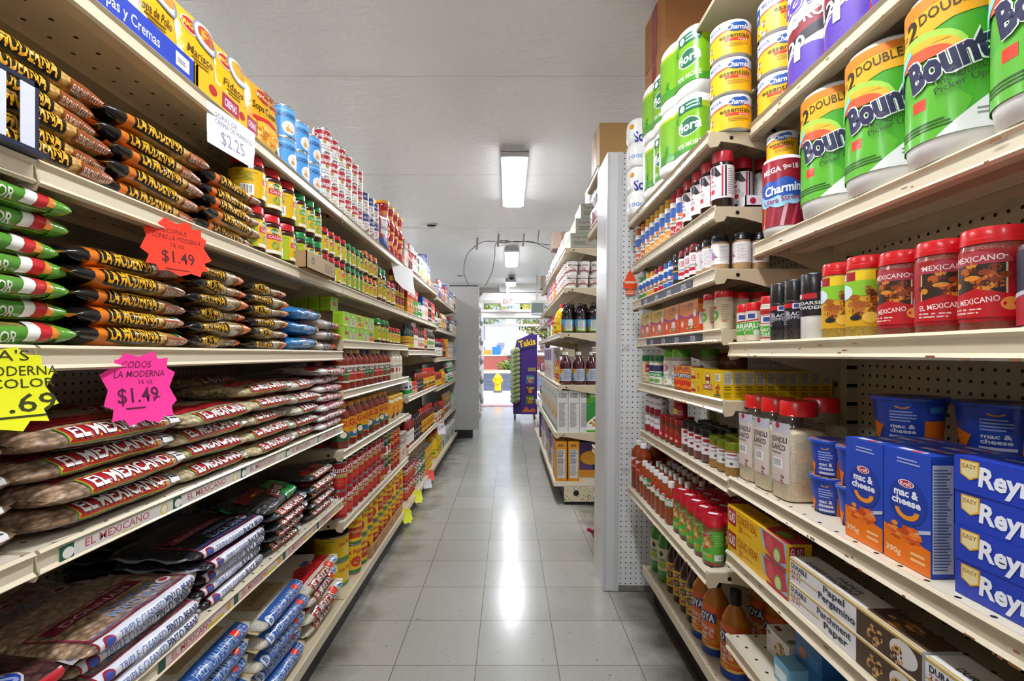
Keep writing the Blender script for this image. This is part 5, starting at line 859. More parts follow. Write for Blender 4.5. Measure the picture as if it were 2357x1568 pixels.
P['bll'] = jar('spice_jar', 'spice jar', .0255, .11, spice('7c2e14'), '161415', .2, .95, ('e6e0df', [('r', -.2, .72, .1, .9, 'b8242c'), ('t', 'paprika', -.05, .56, .1, '3a3030', {'w': .5}), ('e', -.05, .28, .12, .08, '8a2430'), ('l', .16, .15, .44, .9, 9, 'b0a8aa')]), .05, lz=(.26, .76)); P['gnl'] = jar('spice_jar', 'spice jar', .0235, .1, spice('a8803a'), '7a8a12', .22, .98, ('e2dedf', [('t', 'comino', 0, .6, .14, '3a3a30', {'w': .5}), ('e', 0, .25, .12, .1, '4a5a3a'), ('r', -.2, .8, .2, .9, '9a4a4a')]), .05, lz=(.28, .70))
def sesame():
    p = Proto('sesame_jar', 'seed jar', .05, .041, .232); n = 40; sx = superx(4)
    def ring(s, z): return [(.05 * s * sx(math.cos(2 * PI * k / n)), .041 * s * sx(math.sin(2 * PI * k / n)), z) for k in range(n)]
    def loft(rs, m):
        mb = MB(); vs = [v for r in rs for v in ring(*r)]; fs = [(j * n + k, j * n + (k + 1) % n, (j + 1) * n + (k + 1) % n, (j + 1) * n + k) for j in range(len(rs) - 1) for k in range(n)]
        mb.add(vs, fs + [tuple(range(n))[::-1], tuple(range((len(rs) - 1) * n, len(rs) * n))], m, True); return mb
    p.part('seeds', loft([(.93, .002), (.975, .006), (.975, .155), (.96, .160), (.5, .164)], SESAME))
    p.part('jar', loft([(.94, .0006), (1, .004), (1, .160), (.95, .178), (.80, .192), (.74, .196), (.74, .200)], clear('clear_plastic', 'f6f4ee', .09)), None, 'clear plastic jar')
    L = MB().lathe([(.037, .196), (.040, .197), (.040, .228), (.037, .232), (0, .232)], M('cc1216', .3, coat=.3), 28, sharp=50); p.part('lid', L, None, 'red screw lid')
    a = Art(); a.draw([('r', -.42, .18, .42, .78, 'cdbfb6'), ('r', -.42, .68, .42, .78, 'b4b4be'), ('e', 0, .75, .035, .03, 'b02430'), ('t', 'AJONJOLI', 0, .61, .055, '2a2018', {'w': .74, 'bold': .05}), ('t', 'BLANCO', 0, .53, .055, '2a2018', {'w': .66, 'bold': .05}), ('l', -.3, .45, .3, .49, 1, '8a7a70'), ('bar', -.2, .32, .22, .42), ('food', .24, .22, .05, .04, ['7a2a2a', 'a04a4a'], 8)], .082, .232)
    lb = MB(); ink(lb, a, lambda u, v: ((.0502 * (1 - min(1, abs(u / .0412)) ** 4) ** .25, u, v), (1, 0, 0)), .008); p.part('label', lb); return p
P['ses'] = sesame()
# ---- mac and cheese, foil, cling wrap, parchment
SMILE = lambda u, v, s, sv: ('p', [(u + s * math.cos(PI + k * PI / 10), v + sv * math.sin(PI + k * PI / 10)) for k in range(11)] + [(u + s * .62 * math.cos(PI + k * PI / 10), v + sv * .55 * math.sin(PI + k * PI / 10)) for k in range(10, -1, -1)], 'f0942a')
P['mac'] = carton('macaroni_box', 'macaroni box', .018, .046, .186, '2348b4', [('r', -.5, 0, .5, .20, 'f07a12'), ('p', [(-.5, .2), (.5, .2), (.5, .22), (-.2, .27), (-.5, .31)], 'f07a12'), ('e', .02, .56, .20, .20, '1c3a98'), ('e', .0, .715, .085, .035, 'e8e4ec'), ('e', .0, .715, .075, .028, 'c01a34'), ('t', 'Kraft', 0, .715, .035, 'f4f0f4', {'w': .24, 'bold': .04}), ('t', 'mac &', .0, .635, .065, 'eef0f8', {'w': .52, 'bold': .07}), ('t', 'cheese', .0, .56, .062, 'eef0f8', {'w': .62, 'bold': .07}), SMILE(.02, .49, .26, .09), ('p', [(.15, .30), (.5, .36), (.5, .39), (.12, .33)], 'c0c8dc'), ('food', -.06, .285, .17, .075, ['d8581a', 'e8742a', 'c84a14', 'f09040'], 36), ('l', -.2, .88, .3, .94, 2, '9aaae0'), ('t', '390g', -.28, .1, .05, 'f8d8b0', {'w': .34, 'bold': .05}), ('l', .1, .06, .44, .16, 2, 'f8c890')], [('r', -.45, .04, .45, .93, 'c8cede'), ('l', -.4, .06, .42, .9, 34, '5a6488')], [('r', -.3, .2, .25, .55, 'dfe2ee'), ('e', .1, .3, .3, .2, 'c0506a')])
def cup(r0, r1, h):
    p = Proto('macaroni_cup', 'macaroni cup', r1, r1, h); p.part('cup', MB().lathe([(0, .001), (r0 * .9, .001), (r0, .004), (r1 * .96, h - .006), (r1 * 1.03, h - .005), (r1 * 1.03, h)], M('2348b4', .3, coat=.3), 30))
    L = MB().lathe([(r1 * 1.03, h - .0005), (r1, h + .001), (0, h + .001)], M('2c50b0', .35), 30); a = Art()
    rd = random.Random(3)
    for i in range(12): t = i * .52; a.ell(r1 * .8 * math.cos(t), r1 * .8 * math.sin(t), r1 * .16, r1 * .11, 'eea01e', 10)
    a.ell(0, 0, r1 * .5, r1 * .5, '24409a', 18); ink(L, a, lambda u, v: ((-v, u, h + .001), (0, 0, 1))); p.part('foil_lid', L)
    S = lambda u, v: (((r0 + (r1 * .96 - r0) * v / h) * math.cos(u / r1), (r0 + (r1 * .96 - r0) * v / h) * math.sin(u / r1), v), (math.cos(u / r1), math.sin(u / r1), 0))
    a = Art(); W = PI * r1
    for i in (0, 1): a.draw([('r', .2, .0, .5, .5, 'f07a12'), ('p', [(-.5, .05), (-.3, .0), (-.2, .35), (-.5, .5)], 'f07a12'), ('food', -.38, .25, .16, .12, ['d8581a', 'e8882a'], 10), SMILE(.0, .82, .07, .06), ('l', -.12, .45, .14, .72, 4, 'a8b8ec'), ('t', 'mac &', .0, .36, .09, 'eef0f8', {'w': .24, 'bold': .06}), ('t', 'cheese', .0, .25, .09, 'eef0f8', {'w': .28, 'bold': .06}), ('r', .24, .68, .4, .82, '4aa0d8'), ('r', -.14, .08, .16, .14, 'd8dcec')], W, h, i * W, 0, .012)
    lb = MB(); ink(lb, a, S, .01); p.part('printed_side', lb); return p
P['cup'] = cup(.030, .041, .078); P['cupb'] = cup(.05, .062, .085)
P['foil'] = carton('foil_box', 'foil box', .026, .165, .049, '2440b4', [('p', [(-.47, .5), (-.47, .92), (-.385, .92), (-.385, .5), (-.4275, .36)], 'e0a828'), ('p', [(-.462, .52), (-.462, .88), (-.393, .88), (-.393, .52), (-.4275, .40)], 'e8d8a0'), ('t', 'EASY', -.4275, .76, .12, 'a87a10', {'w': .06}), ('t', 'Reynolds', -.19, .54, .52, 'eef0f8', {'w': .40, 'bold': .07, 'shear': .1}), ('t', 'wrap', .3, .5, .36, 'eef0f8', {'w': .16, 'shear': .15}), ('l', -.05, .88, .3, .96, 1, '7a90d8'), ('t', 'ALUMINUM FOIL', .02, .12, .12, 'b02a50', {'w': .3})], [('r', -.4, .2, .4, .8, '3a58c4')], [('t', 'Reynolds', 0, .4, .4, 'dfe2f0', {'w': .4}), ('r', -.4, .7, .3, .8, 'c8cce0')])
MEL = [('p', [(.10, 1), (.16, .3), (.5, .0), (.5, 1)], '8cc4d8'), ('p', [(.14, .95), (.46, .95), (.5, .3), (.34, .02), (.2, .3)], 'c8344a'), ('e', .26, .6, .25, .28, 'd85060'), ('e', .37, .35, .26, .3, '7aa83a'), ('e', .37, .35, .2, .22, 'c8d890'), ('r', .2, .0, .5, .12, 'b8283c')]
GLAD = lambda w: [('r', -.485, .22, -.33, .90, 'b01c34'), ('t', 'GLAD', -.408, .56, .42, 'f4ece8', {'w': .13, 'bold': .06}), ('t', w, -.12, .66, .34, 'b8501c', {'w': .36, 'bold': .03}), ('t', '200', -.24, .26, .28, 'c85a1c', {'w': .07, 'bold': .03}), ('l', -.18, .2, -.02, .32, 1, 'c89010')]
P['glad1'] = carton('cling_wrap_box', 'cling wrap box', .028, .148, .062, 'ecbc14', GLAD("CLING'N SEAL") + MEL, None, [('t', "CLING'N SEAL", -.15, .5, .4, 'b05a1c', {'w': .4})] + [('p', [(.16, .1), (.5, .0), (.5, 1), (.1, 1)], 'b03044'), ('e', .3, .5, .4, .3, '7aa83a')], far=[('r', -.4, .5, .2, .9, '9a1c30'), ('t', 'GLAD', -.1, .7, .28, 'f4e4dc', {'w': .5}), ('t', "CLING'N SEAL", .05, .25, .16, 'b8501c', {'w': .7})])
P['glad2'] = carton('cling_wrap_box', 'cling wrap box', .028, .148, .062, 'ecbc14', GLAD('CLING WRAP') + MEL, None, [('t', 'CLING WRAP', -.1, .5, .4, 'b05a1c', {'w': .4})], far=[('r', -.4, .5, .2, .9, '9a1c30'), ('t', 'GLAD', -.1, .7, .28, 'f4e4dc', {'w': .5})])
COOK = ['b8874a', 'c89858', 'a8743a', 'd0a468']
def parch(t1, t2): return carton('parchment_box', 'parchment paper box', .03, .172, .05, 'e4e2e4', [('r', -.5, .90, .5, .96, 'd8a818'), ('r', -.5, .36, -.2, .40, 'd8a818'), ('t', 'DURABLE', -.40, .72, .2, '33334a', {'w': .16, 'bold': .05}), ('t', '2.5 FT', -.43, .48, .14, '9a2040', {'w': .1, 'bold': .03}), ('t', '25 FT', -.43, .24, .14, '9a2040', {'w': .1, 'bold': .03}), ('t', t1, -.08, .70, .26, '3a3c4c', {'w': .28, 'bold': .05}), ('t', t2, -.06, .34, .26, '3a3c4c', {'w': .30, 'bold': .05}), ('r', .10, .0, .5, .88, '4a3424'), ('e', .40, .5, .55, .4, 'd8d4d0'), ('food', .22, .45, .32, .36, COOK, 16), ('food', .36, .35, .26, .3, COOK, 14), ('food', .22, .45, .3, .3, ['3a2414'], 7), ('food', .36, .35, .22, .26, ['3a2414'], 6)], None,
    [('r', -.5, .02, .5, .07, 'd8a818'), ('t', 'DURABLE PARCHMENT', -.2, .35, .2, '3c3c48', {'w': .42, 'bold': .04}), ('t', 'PAPER', -.1, .62, .2, '3c3c48', {'w': .2}), ('r', .14, .12, .5, 1, '5a4436'), ('food', .3, .5, .5, .3, COOK, 12)], far=[('t', 'DURABLE', 0, .6, .2, '33334a', {'w': .7})])
P['par1'] = parch('Papel', 'Pergamino'); P['par2'] = parch('Parchment', 'Paper')
P['pbox'] = carton('pasta_box', 'pasta box', .021, .052, .066, 'dedcd8', [('food', .12, .45, .34, .34, ['d8a030', 'e8bc50', 'c8801c', '6a5a2a'], 26), ('e', -.38, .82, .1, .1, '5a6478'), ('l', -.46, .3, -.3, .6, 4, 'a8a8a8')], None, [('e', .3, .5, .25, .3, '7a7a78'), ('r', -.4, .3, -.2, .6, '8a3a30')], far=[('l', -.3, .2, .3, .8, 5, '9a9a9a')])
P['bbox'] = carton('tea_box', 'box', .024, .05, .062, '2a62a0', [('r', -.4, .1, .4, .5, '3a78b8'), ('e', -.2, .3, .2, .2, 'c87a4a')], None, [('r', -.36, .12, .36, .88, 'c8ccd0'), ('r', -.30, .18, .30, .82, '5a6470'), ('l', -.26, .2, .28, .8, 6, 'b8bcc4')])
P['lbox'] = carton('light_blue_box', 'box', .03, .03, .05, '7ab8d8', [('r', -.4, .2, .4, .7, 'd8e4ea')])
# ---- sauces and juices
P['hsb'] = jar('chili_sauce_bottle', 'hot sauce bottle', .034, .215, '8a3414', 'e8e4e0', .09, .42, ('a8301c', [('p', [(-.5, .4), (-.5, 1), (.1, 1)], 'e6e0da'), ('e', -.36, .8, .1, .1, '3a8a5a'), ('t', 'Chamoy', .1, .4, .14, 'f0d8c8', {'w': .6, 'shear': .2}), ('r', .3, .75, .44, .92, '6a2a2a')]), .2, lz=(.36, .66), n=18, lidr=.46, bodyname='bottle')
P['hss'] = jar('hot_sauce_bottle', 'hot sauce bottle', .0225, .152, '9a4014', 'eceae6', .14, .46, ('e4dfd6', [('p', [(-.5, .5), (-.5, 1), (.5, 1), (.0, .6)], 'c0281e'), ('e', -.05, .62, .16, .16, 'e8f0e4'), ('t', 'Tajin', -.05, .62, .16, '1c7a3c', {'w': .5, 'bold': .05}), ('bar', .22, .1, .46, .8), ('r', -.5, .0, .5, .1, '2a8a4a')]), .2, lz=(.42, .70), n=16, lidr=.52, bodyname='bottle')
P['hssg'] = jar('hot_sauce_bottle', 'hot sauce bottle', .0225, .152, '9a4014', 'eceae6', .14, .46, ('1f8a44', [('t', 'Tajin', 0, .6, .24, 'f0f4ee', {'w': .7, 'bold': .05, 'rot': .2}), ('r', -.5, .0, .5, .25, 'e4dfd6')]), .2, lz=(.42, .70), n=16, lidr=.52, bodyname='bottle')
P['seas'] = jar('seasoning_jar', 'seasoning jar', .029, .146, spice('8e4a20'), 'b81428', .22, .97, ('58a838', [('food', -.22, .62, .26, .26, ['e08a3a', 'c84a28', 'e8d8b0', 'd8a05a', 'a8381c'], 30), ('p', [(-.46, .9), (-.2, 1.0), (.04, .9), (.04, .84), (-.46, .84)], '9a1c34'), ('t', 'MEXICANO', -.2, .9, .07, 'ecdcd8', {'w': .4}), ('r', -.46, .04, .04, .28, '6ab84a'), ('t', 'MARISCOS', -.2, .2, .08, 'e8f0d8', {'w': .4}), ('e', -.02, .2, .07, .06, 'e08a2a'), ('l', .14, .5, .46, .9, 5, '8ac86a'), ('r', .12, .05, .48, .24, 'dfe4d8'), ('bar', .2, .06, .46, .18)]), .04, lz=(.10, .70), ribs=True, top=lambda a, r: a.rect(-r * .45, -r * .3, r * .45, r * .3, 'e4e0e0'))
P['limeb'] = bottle('lime_juice_bottle', 'juice bottle', [(.030, 0), (.037, .008), (.035, .04), (.037, .06), (.037, .155), (.03, .19), (.018, .215), (.015, .228)], M('3a8a22', .08, coat=.8), (.225, .245), '1c4a1c', .017, ('d8d2b0', [('e', -.1, .75, .1, .12, '2a2a34'), ('t', 'LIME', -.1, .48, .14, '5a8a2a', {'w': .5, 'bold': .04}), ('e', -.1, .26, .24, .14, '9ab83a'), ('l', .2, .2, .46, .9, 10, '8a8868')]), (.055, .15), .0372)
P['marb'] = bottle('marinade_bottle', 'marinade bottle', [(.026, 0), (.03, .006), (.03, .13), (.026, .155), (.014, .19), (.013, .215)], '3a1c12', (.19, .245), '7a1a28', .015, ('e0b414', [('p', [(-.5, .82), (.5, .98), (.5, .80), (-.5, .64)], '8a1c28'), ('t', 'MOJO', 0, .80, .13, 'ecdca0', {'w': .6, 'rot': .05}), ('e', -.1, .52, .18, .13, '26304a'), ('t', '10', -.1, .52, .14, 'e8d040', {'bold': .04}), ('food', 0, .18, .4, .16, ['a83a1c', 'c8603a', '7a2a14', 'd8a87a'], 22)]), (.03, .128))
P['nar'] = bottle('orange_sauce_bottle', 'sauce bottle', [(.036, 0), (.041, .008), (.041, .15), (.038, .175), (.022, .205), (.0155, .215), (.0155, .225)], M('c8781e', .08, coat=.8), (.22, .262), '17161a', .0185, ('dc5a12', [('r', -.06, .66, .30, .66, 'e0a81c'), ('r', .16, .30, .5, .76, 'e0a424'), ('r', -.46, .66, .14, .86, '22306a'), ('t', 'GOYA', -.16, .76, .15, 'f2f2ee', {'w': .5, 'bold': .06}), ('t', 'naranja', -.16, .54, .12, 'f0e0c8', {'w': .5, 'bold': .03}), ('t', 'agria', -.1, .42, .11, 'f0e0c8', {'w': .34, 'bold': .03}), ('food', 0, .22, .5, .1, ['e8b830', 'f0cc60', 'd8901c'], 20), ('r', -.5, .0, .5, .14, '20409a')]), (.004, .165), .0412)
P['juiced'] = bottle('juice_bottle', 'juice bottle', [(.044, 0), (.047, .01), (.047, .12), (.043, .15), (.046, .165), (.03, .2), (.019, .215)], '170d14', (.21, .235), '2a2226', .021, ('4a9ac0', [('p', [(-.5, .0), (.5, .0), (.5, .4), (.0, .25), (-.5, .55)], '7aa83a'), ('p', [(-.5, 0), (-.25, 0), (-.35, .6), (-.5, .7)], 'a8303a'), ('r', -.16, .12, .2, .9, 'e0e0e0'), ('l', -.13, .18, .18, .85, 9, '5a5a60')]), (.012, .105), .0472)
P['juicep'] = bottle('juice_bottle', 'juice bottle', [(.042, 0), (.047, .01), (.047, .12), (.044, .135), (.047, .15), (.042, .18), (.03, .205), (.02, .222), (.02, .235)], '4a1420', (.232, .258), 'e4e2e0', .022, ('b8c4d4', [('p', [(-.5, .5), (-.2, .8), (-.2, 1), (-.5, 1)], 'e0962a'), ('e', -.4, .2, .14, .14, '4a9ac8'), ('l', -.16, .1, .4, .9, 10, '6a6a74')]), (.03, .125), .0472)
P['cupn'] = Proto('noodle_cup', 'noodle cup', .046, .046, .102)
def ncup():
    p = P['cupn']; p.part('cup', MB().lathe([(0, .001), (.034, .001), (.036, .003), (.044, .096), (.047, .097), (.047, .101), (.043, .102), (0, .102)], M('e6e3de', .4), 26))
    S = lambda u, v: (((.036 + .0085 * v / .1) * math.cos(u / .04), (.036 + .0085 * v / .1) * math.sin(u / .04), v), (math.cos(u / .04), math.sin(u / .04), 0)); a = Art()
    for i in (0, 1): a.draw([('t', 'Maruchan', 0, .74, .12, '4a2a24', {'w': .7, 'bold': .05}), ('t', 'Instant', .0, .58, .08, 'c87a4a', {'w': .4}), ('food', .05, .42, .2, .1, ['d8a078', 'e0b890', 'b8683a'], 10), ('p', [(-.5, .22), (.0, .3), (.5, .18), (.5, .26), (.0, .38), (-.5, .3)], '8a1c1c'), ('p', [(-.5, .14), (.0, .22), (.5, .10), (.5, .14), (.0, .26), (-.5, .18)], '3a2420')], .125, .1, i * .125, 0, .012)
    lb = MB(); ink(lb, a, S, .012); p.part('printed_side', lb)
ncup()
NUT = [('l', -.36, .12, .36, .7, 26, '6a6a6c'), ('r', -.38, .70, .38, .705, '3a3a3a')]
P['corn'] = carton('cereal_box', 'cereal box', .042, .12, .325, 'd6d4d0', [('food', 0, .45, .3, .16, ['d8a03a', 'e0b45a', 'c88a2a'], 30), ('t', 'CORN', 0, .84, .08, '3a7a3a', {'w': .5}), ('r', -.5, 0, .5, .1, '3a8a4a')], [('t', 'CORN', 0, .915, .055, '2a2a2a', {'w': .72, 'bold': .05}), ('t', 'FLAKES', 0, .855, .05, '2a2a2a', {'w': .74, 'bold': .05}), ('e', 0, .965, .012, .008, 'b02430')] + NUT, [])
P['green_cer'] = carton('cereal_box', 'cereal box', .03, .095, .335, '5aa02c', [('r', -.5, .92, .5, 1, 'd8c01c'), ('p', [(-.5, .0), (.5, .0), (.5, .74), (.1, .70), (-.1, .4), (-.5, .22)], 'e4e2dc'), ('t', 'FREE', -.16, .84, .05, 'e8ecd8', {'w': .3}), ('p', [(-.5, .22), (-.1, .4), (.0, .66), (-.2, .72), (-.5, .6)], '2f8a3a'), ('e', -.08, .20, .17, .13, 'f0ece4'), ('food', -.08, .20, .14, .10, ['c8823a', 'd89a50', 'a86428'], 26), ('r', -.5, 0, .5, .05, '4a9a2c')], [('l', -.3, .1, .3, .9, 20, 'd0dcc0')])
P['kix'] = carton('cereal_box', 'cereal box', .043, .11, .31, 'd08a1c', [('t', 'KiX', 0, .8, .14, '22305a', {'w': .6, 'bold': .06}), ('food', 0, .35, .25, .16, ['e0b84a', 'd8a030'], 20)], [('r', -.36, .08, .36, .80, 'c8c8c6'), ('t', 'KiX', 0, .90, .055, '22264a', {'w': .5, 'bold': .08}), ('l', -.32, .42, .32, .78, 10, '4a4a4c'), ('l', -.32, .14, .32, .40, 14, '77777a'), ('bar', .08, .09, .32, .12)])
P['wcer'] = carton('cereal_box', 'cereal box', .04, .10, .30, 'dcd8d6', [('r', -.5, .6, .5, .95, '5a3a8a'), ('food', 0, .3, .25, .16, ['d8a04a', 'b83a4a'], 18)], [('l', -.3, .1, .3, .9, 24, '8a8a90')]); P['pcer'] = carton('cereal_box', 'cereal box', .04, .10, .28, '5a4478', [('e', 0, .55, .3, .2, 'd8a030'), ('r', -.5, 0, .5, .2, 'c88a2c')], [('e', 0, .5, .1, .07, 'c8a8d0')]); P['rcer'] = carton('cereal_box', 'snack box', .03, .06, .27, 'a81c2c', [('r', -.3, .3, .3, .6, 'd8d0cc'), ('t', 'chips', 0, .8, .1, 'f0dcd0', {'w': .6})], [('l', -.3, .1, .3, .5, 6, 'c87a80')])
P['nflat'] = carton('noodle_carton', 'carton', .17, .2, .115, 'a09c90', [('r', -.5, .86, .5, 1, '8f9a86'), ('r', -.5, .0, .5, .06, '8a9080'), ('t', 'Cup Noodle', -.24, .74, .16, '4a4a44', {'w': .4}), ('l', -.44, .2, -.1, .5, 3, '5a6a54'), ('r', .06, .22, .46, .56, '3a342c'), ('r', .075, .25, .445, .53, 'b0a898'), ('bar', .09, .27, .44, .51)], [('r', -.5, .7, .5, 1, '8f9a86')], [])
P['wpk'] = Proto('wrapped_bale', 'wrapped paper goods', .11, .14, .2); 
def bale(nm, W, D, H, c, seed):
    p = Proto('wrapped_bale', 'wrapped paper goods', D / 2, W / 2, H); mb = MB(); n = 12; vs = []; fs = []
    K = 40; sx = superx(5)
    for j in range(n + 1):
        z = H * j / n; e = min(z, H - z) / .03; s = 1 if e > 1 else .88 + .12 * e
        for k in range(K):
            t = 2 * PI * k / K; x = D / 2 * s * sx(math.cos(t)); y = W / 2 * s * sx(math.sin(t)); q = .010 * noise.noise(Vector((x * 16 + seed, y * 16, z * 18))); vs.append((x + q * math.cos(t), y + q * math.sin(t), z))
    for j in range(n):
        for k in range(K): a = j * K + k; b = j * K + (k + 1) % K; fs.append((a, b, b + K, a + K))
    fs += [tuple(range(K))[::-1], tuple(range(n * K, n * K + K))]
    mb.add(vs, fs, M(c, .2, coat=.5, bump=.8, bs=30), True); p.part('wrapper', mb)
    a = Art(); a.draw([('r', -.1, .3, .06, .7, 'b83a6a'), ('l', -.4, .2, -.15, .8, 5, 'a8a4a8')], W, H); lb = MB(); ink(lb, a, lambda u, v: ((D / 2 + .004, u, v), (1, 0, 0))); p.part('label', lb); return p
P['wpk'] = bale('', .3, .22, .12, 'd9d7d4', 3); P['wpk2'] = bale('', .16, .16, .16, 'e0dcda', 8)
P['crisp'] = bag('snack_bag', 'snack bag', .2, .05, .15, 'b8b8b6', [('e', 0, .5, .2, .25, '5a7a3a'), ('r', -.4, .1, .4, .2, 'd8d0a0')], .15, 91, fins=True, pe=4, amp=.006)
P['redsnack'] = bag('snack_bag', 'snack bag', .2, .06, .15, 'a82430', [('e', 0, .55, .22, .28, 'e0dcd8'), ('r', -.4, .1, .4, .22, 'd8d0cc')], .15, 92, fins=True, pe=4, amp=.008)
P['whsnack'] = bag('snack_bag', 'snack bag', .2, .06, .15, 'd4d2d4', [('e', .1, .5, .24, .28, 'b02434'), ('e', -.3, .4, .1, .12, '4a8a3a')], .15, 93, fins=True, pe=4, amp=.008)
P['pursnack'] = bag('snack_bag', 'snack bag', .2, .06, .15, '3f2a5e', [('e', 0, .5, .2, .25, 'c8b04a')], .15, 94, fins=True, pe=4, amp=.008)
P['limebag'] = bag('snack_bag', 'snack bag', .17, .05, .12, 'a8ac98', [('e', 0, .5, .3, .3, '8aa83a'), ('r', -.4, .15, .4, .3, '4a4a5a')], .12, 95, fins=True, pe=4, amp=.008)
def kbox(name, d, w, h, c, tape, its=()):
    p = Proto(name, 'cardboard box', d, w, h); p.part('carton', MB().box(-d, -w, 0, d, w, h, M(c, .6, var=.12, bs=14)))
    T = MB().box(-d - .0008, -.03, 0, d + .0008, .03, h + .0008, M(tape, .25)) if its == 'y' else MB().box(-.03, -w - .0008, 0, .03, w + .0008, h + .0008, M(tape, .25)); p.part('tape', T); return p
# ---------------------------------------------------------------- pasta, beans and rice (the unit nearest on one side)
def lay(key, y, z, rz=0, label='', group=None, x=None, side=-1, xf=None, **k):
    p = P[key]; x = x if x is not None else (xf if xf is not None else (XL if side < 0 else XR)) + side * p.d
    return put(p, x, y, z + .0005, rz + (0 if side < 0 else PI), label, group, **k)
zA, zB, zC, zD, zE, zF = 1.78, 1.458, 1.172, .856, .53, .09
lay('trayb', .96, zA, 0, 'blue display tray of soup pouches, partly out of frame', 'soup pouch trays', xf=-.725); lay('trayy', 1.265, zA, 0, 'yellow and magenta display tray of soup pouches', 'soup pouch trays', xf=-.725)
for k, y, lb, a in (('soup1', .87, 'yellow soup pouch half out of frame in the blue tray', .05), ('soup0', 1.04, 'yellow soup pouch with vegetables in the blue tray', -.1), ('soup1', 1.19, 'yellow soup pouch with dark orange bowl, first in yellow tray', -.1), ('soup2', 1.335, 'yellow soup pouch with pale bowl, second in yellow tray', -.08)):
    put(P[k], -.765, y, zA + .004, a, lb, 'soup pouches', ry=-.1)
put(P['casera'], -.748, 1.485, zA + .001, -.12, 'golden soup pouch standing alone between yellow tray and blue cans', 'soup pouches', ry=-.1); put(P['casera'], -.79, 1.56, zA + .001, -.1, 'golden soup pouch mostly hidden against the blue cans', 'soup pouches', ry=-.06)
row(-1, P['bcan'], [1.655, 1.765, 1.875], zA, 'large sky blue soup can', ' past soup pouches', 'blue soup cans', a=42, tiers=2, ja=14)
row(-1, P['rcan'], [1.985, 2.075, 2.165, 2.255, 2.345, 2.425], zA, 'red and white soup can', ' past blue cans', 'red and white soup cans', a=48, tiers=3, ja=22)
row(-1, P['ocan'], [2.53, 2.625, 2.72], zA, 'white canister with navy band', ' past red soup cans', 'oat canisters', a=40, tiers=2)
lay('rbp', 2.84, zA, -.3, 'red pouch with blue foot beside the wavy red jars', 'shelf pouches')
row(-1, P['redj'], [2.98, 3.1, 3.22, 3.34], zA, 'wavy red jar with yellow lid', ' on top shelf', 'red drink mix jars', a=40, tiers=2)
# bagged pasta, upper shelf
G1, G2, G3 = 'elbow pasta bags', 'tricolour pasta bags', 'twist pasta bags'
stack([P['elbow0'], P['elbow1']], -.81, .75, zB, 6, .029, 'orange elbow pasta bag', 'behind the wire price holder', G1)
stack([P['elbow1'], P['elbow2'], P['elbow0']], -.81, 1.04, zB, 5, .034, 'orange elbow pasta bag with black end', 'above red price sign', G1)
stack([P['elbow2'], P['elbow0']], -.81, 1.305, zB, 5, .032, 'orange elbow pasta bag', 'touching tall bouillon jars', G1)
# bagged pasta, shelf below
stack([P['tri0'], P['tri1']], -.81, .68, zC, 7, .035, 'green tricolour pasta bag', 'above the yellow price sign', G2)
stack([P['elbow0'], P['elbow2'], P['elbow1']], -.81, .97, zC, 5, .036, 'orange elbow pasta bag with black end', 'above pink price sign', G1)
stack([P['twist0'], P['twist1']], -.81, 1.245, zC, 6, .034, 'crinkled orange twist pasta bag', 'beside elbow pasta', G3, ja=5)
stack([P['twist1'], P['twist0']], -.81, 1.50, zC, 6, .033, 'crinkled orange twist pasta bag', 'beside blue pasta bags', G3, ja=6)
stack(P['blue'], -.815, 1.76, zC, 3, .054, 'blue pasta bag with orange end', 'before white bags', 'blue pasta bags')
stack(P['voli'], -.81, 2.005, zC, 3, .044, 'white pasta bag with red end', 'at the shelf joint', 'white pasta bags')
# dry beans
stack([P['pinto1'], P['pinto0']], -.86, .575, zD, 4, .044, 'pinto bean bag end', 'cut off by photo edge', 'pinto bean bags')
stack([P['pinto0'], P['pinto1']], -.848, .925, zD, 4, .046, 'large tan pinto bean bag', 'below yellow price sign', 'pinto bean bags')
stack([P['garb0'], P['garb1']], -.838, 1.235, zD, 4, .043, 'red and cream garbanzo bag', 'next to large pinto bags', 'garbanzo bags')
stack(P['mayo'], -.838, 1.51, zD, 5, .043, 'red and cream bean bag', 'third along the bean shelf', 'cream bean bags', ja=5)
stack(P['ricem'], -.838, 1.755, zD, 5, .042, 'white and red bean bag', 'fourth along the bean shelf', 'white bean bags', ja=5)
stack([P['riceb0'], P['riceb1']], -.828, 2.0, zD, 7, .036, 'white and red rice bag', 'at far end of bean shelf', 'white rice bags', ja=4)
for i, (y, z, k) in enumerate(((1.22, zD, 'garb1'), (1.22, zD + .046, 'garb0'), (1.22, zD + .092, 'garb1'), (1.22, zD + .138, 'garb0'), (1.62, zD + .001, 'garb0'), (1.62, zD + .047, 'garb1'), (1.62, zD + .093, 'mayo'), (1.62, zD + .139, 'garb1'), (1.62, zD + .185, 'garb0'), (.9, zD, 'pinto1'), (.9, zD + .05, 'pinto0'), (.9, zD + .1, 'pinto1'))):
    put(P[k], -1.075, y, z + .001, RD.uniform(-.05, .05), f"shadowed bean bag, {ORD[i]} of the pile against the back panel", 'rear bean bags')
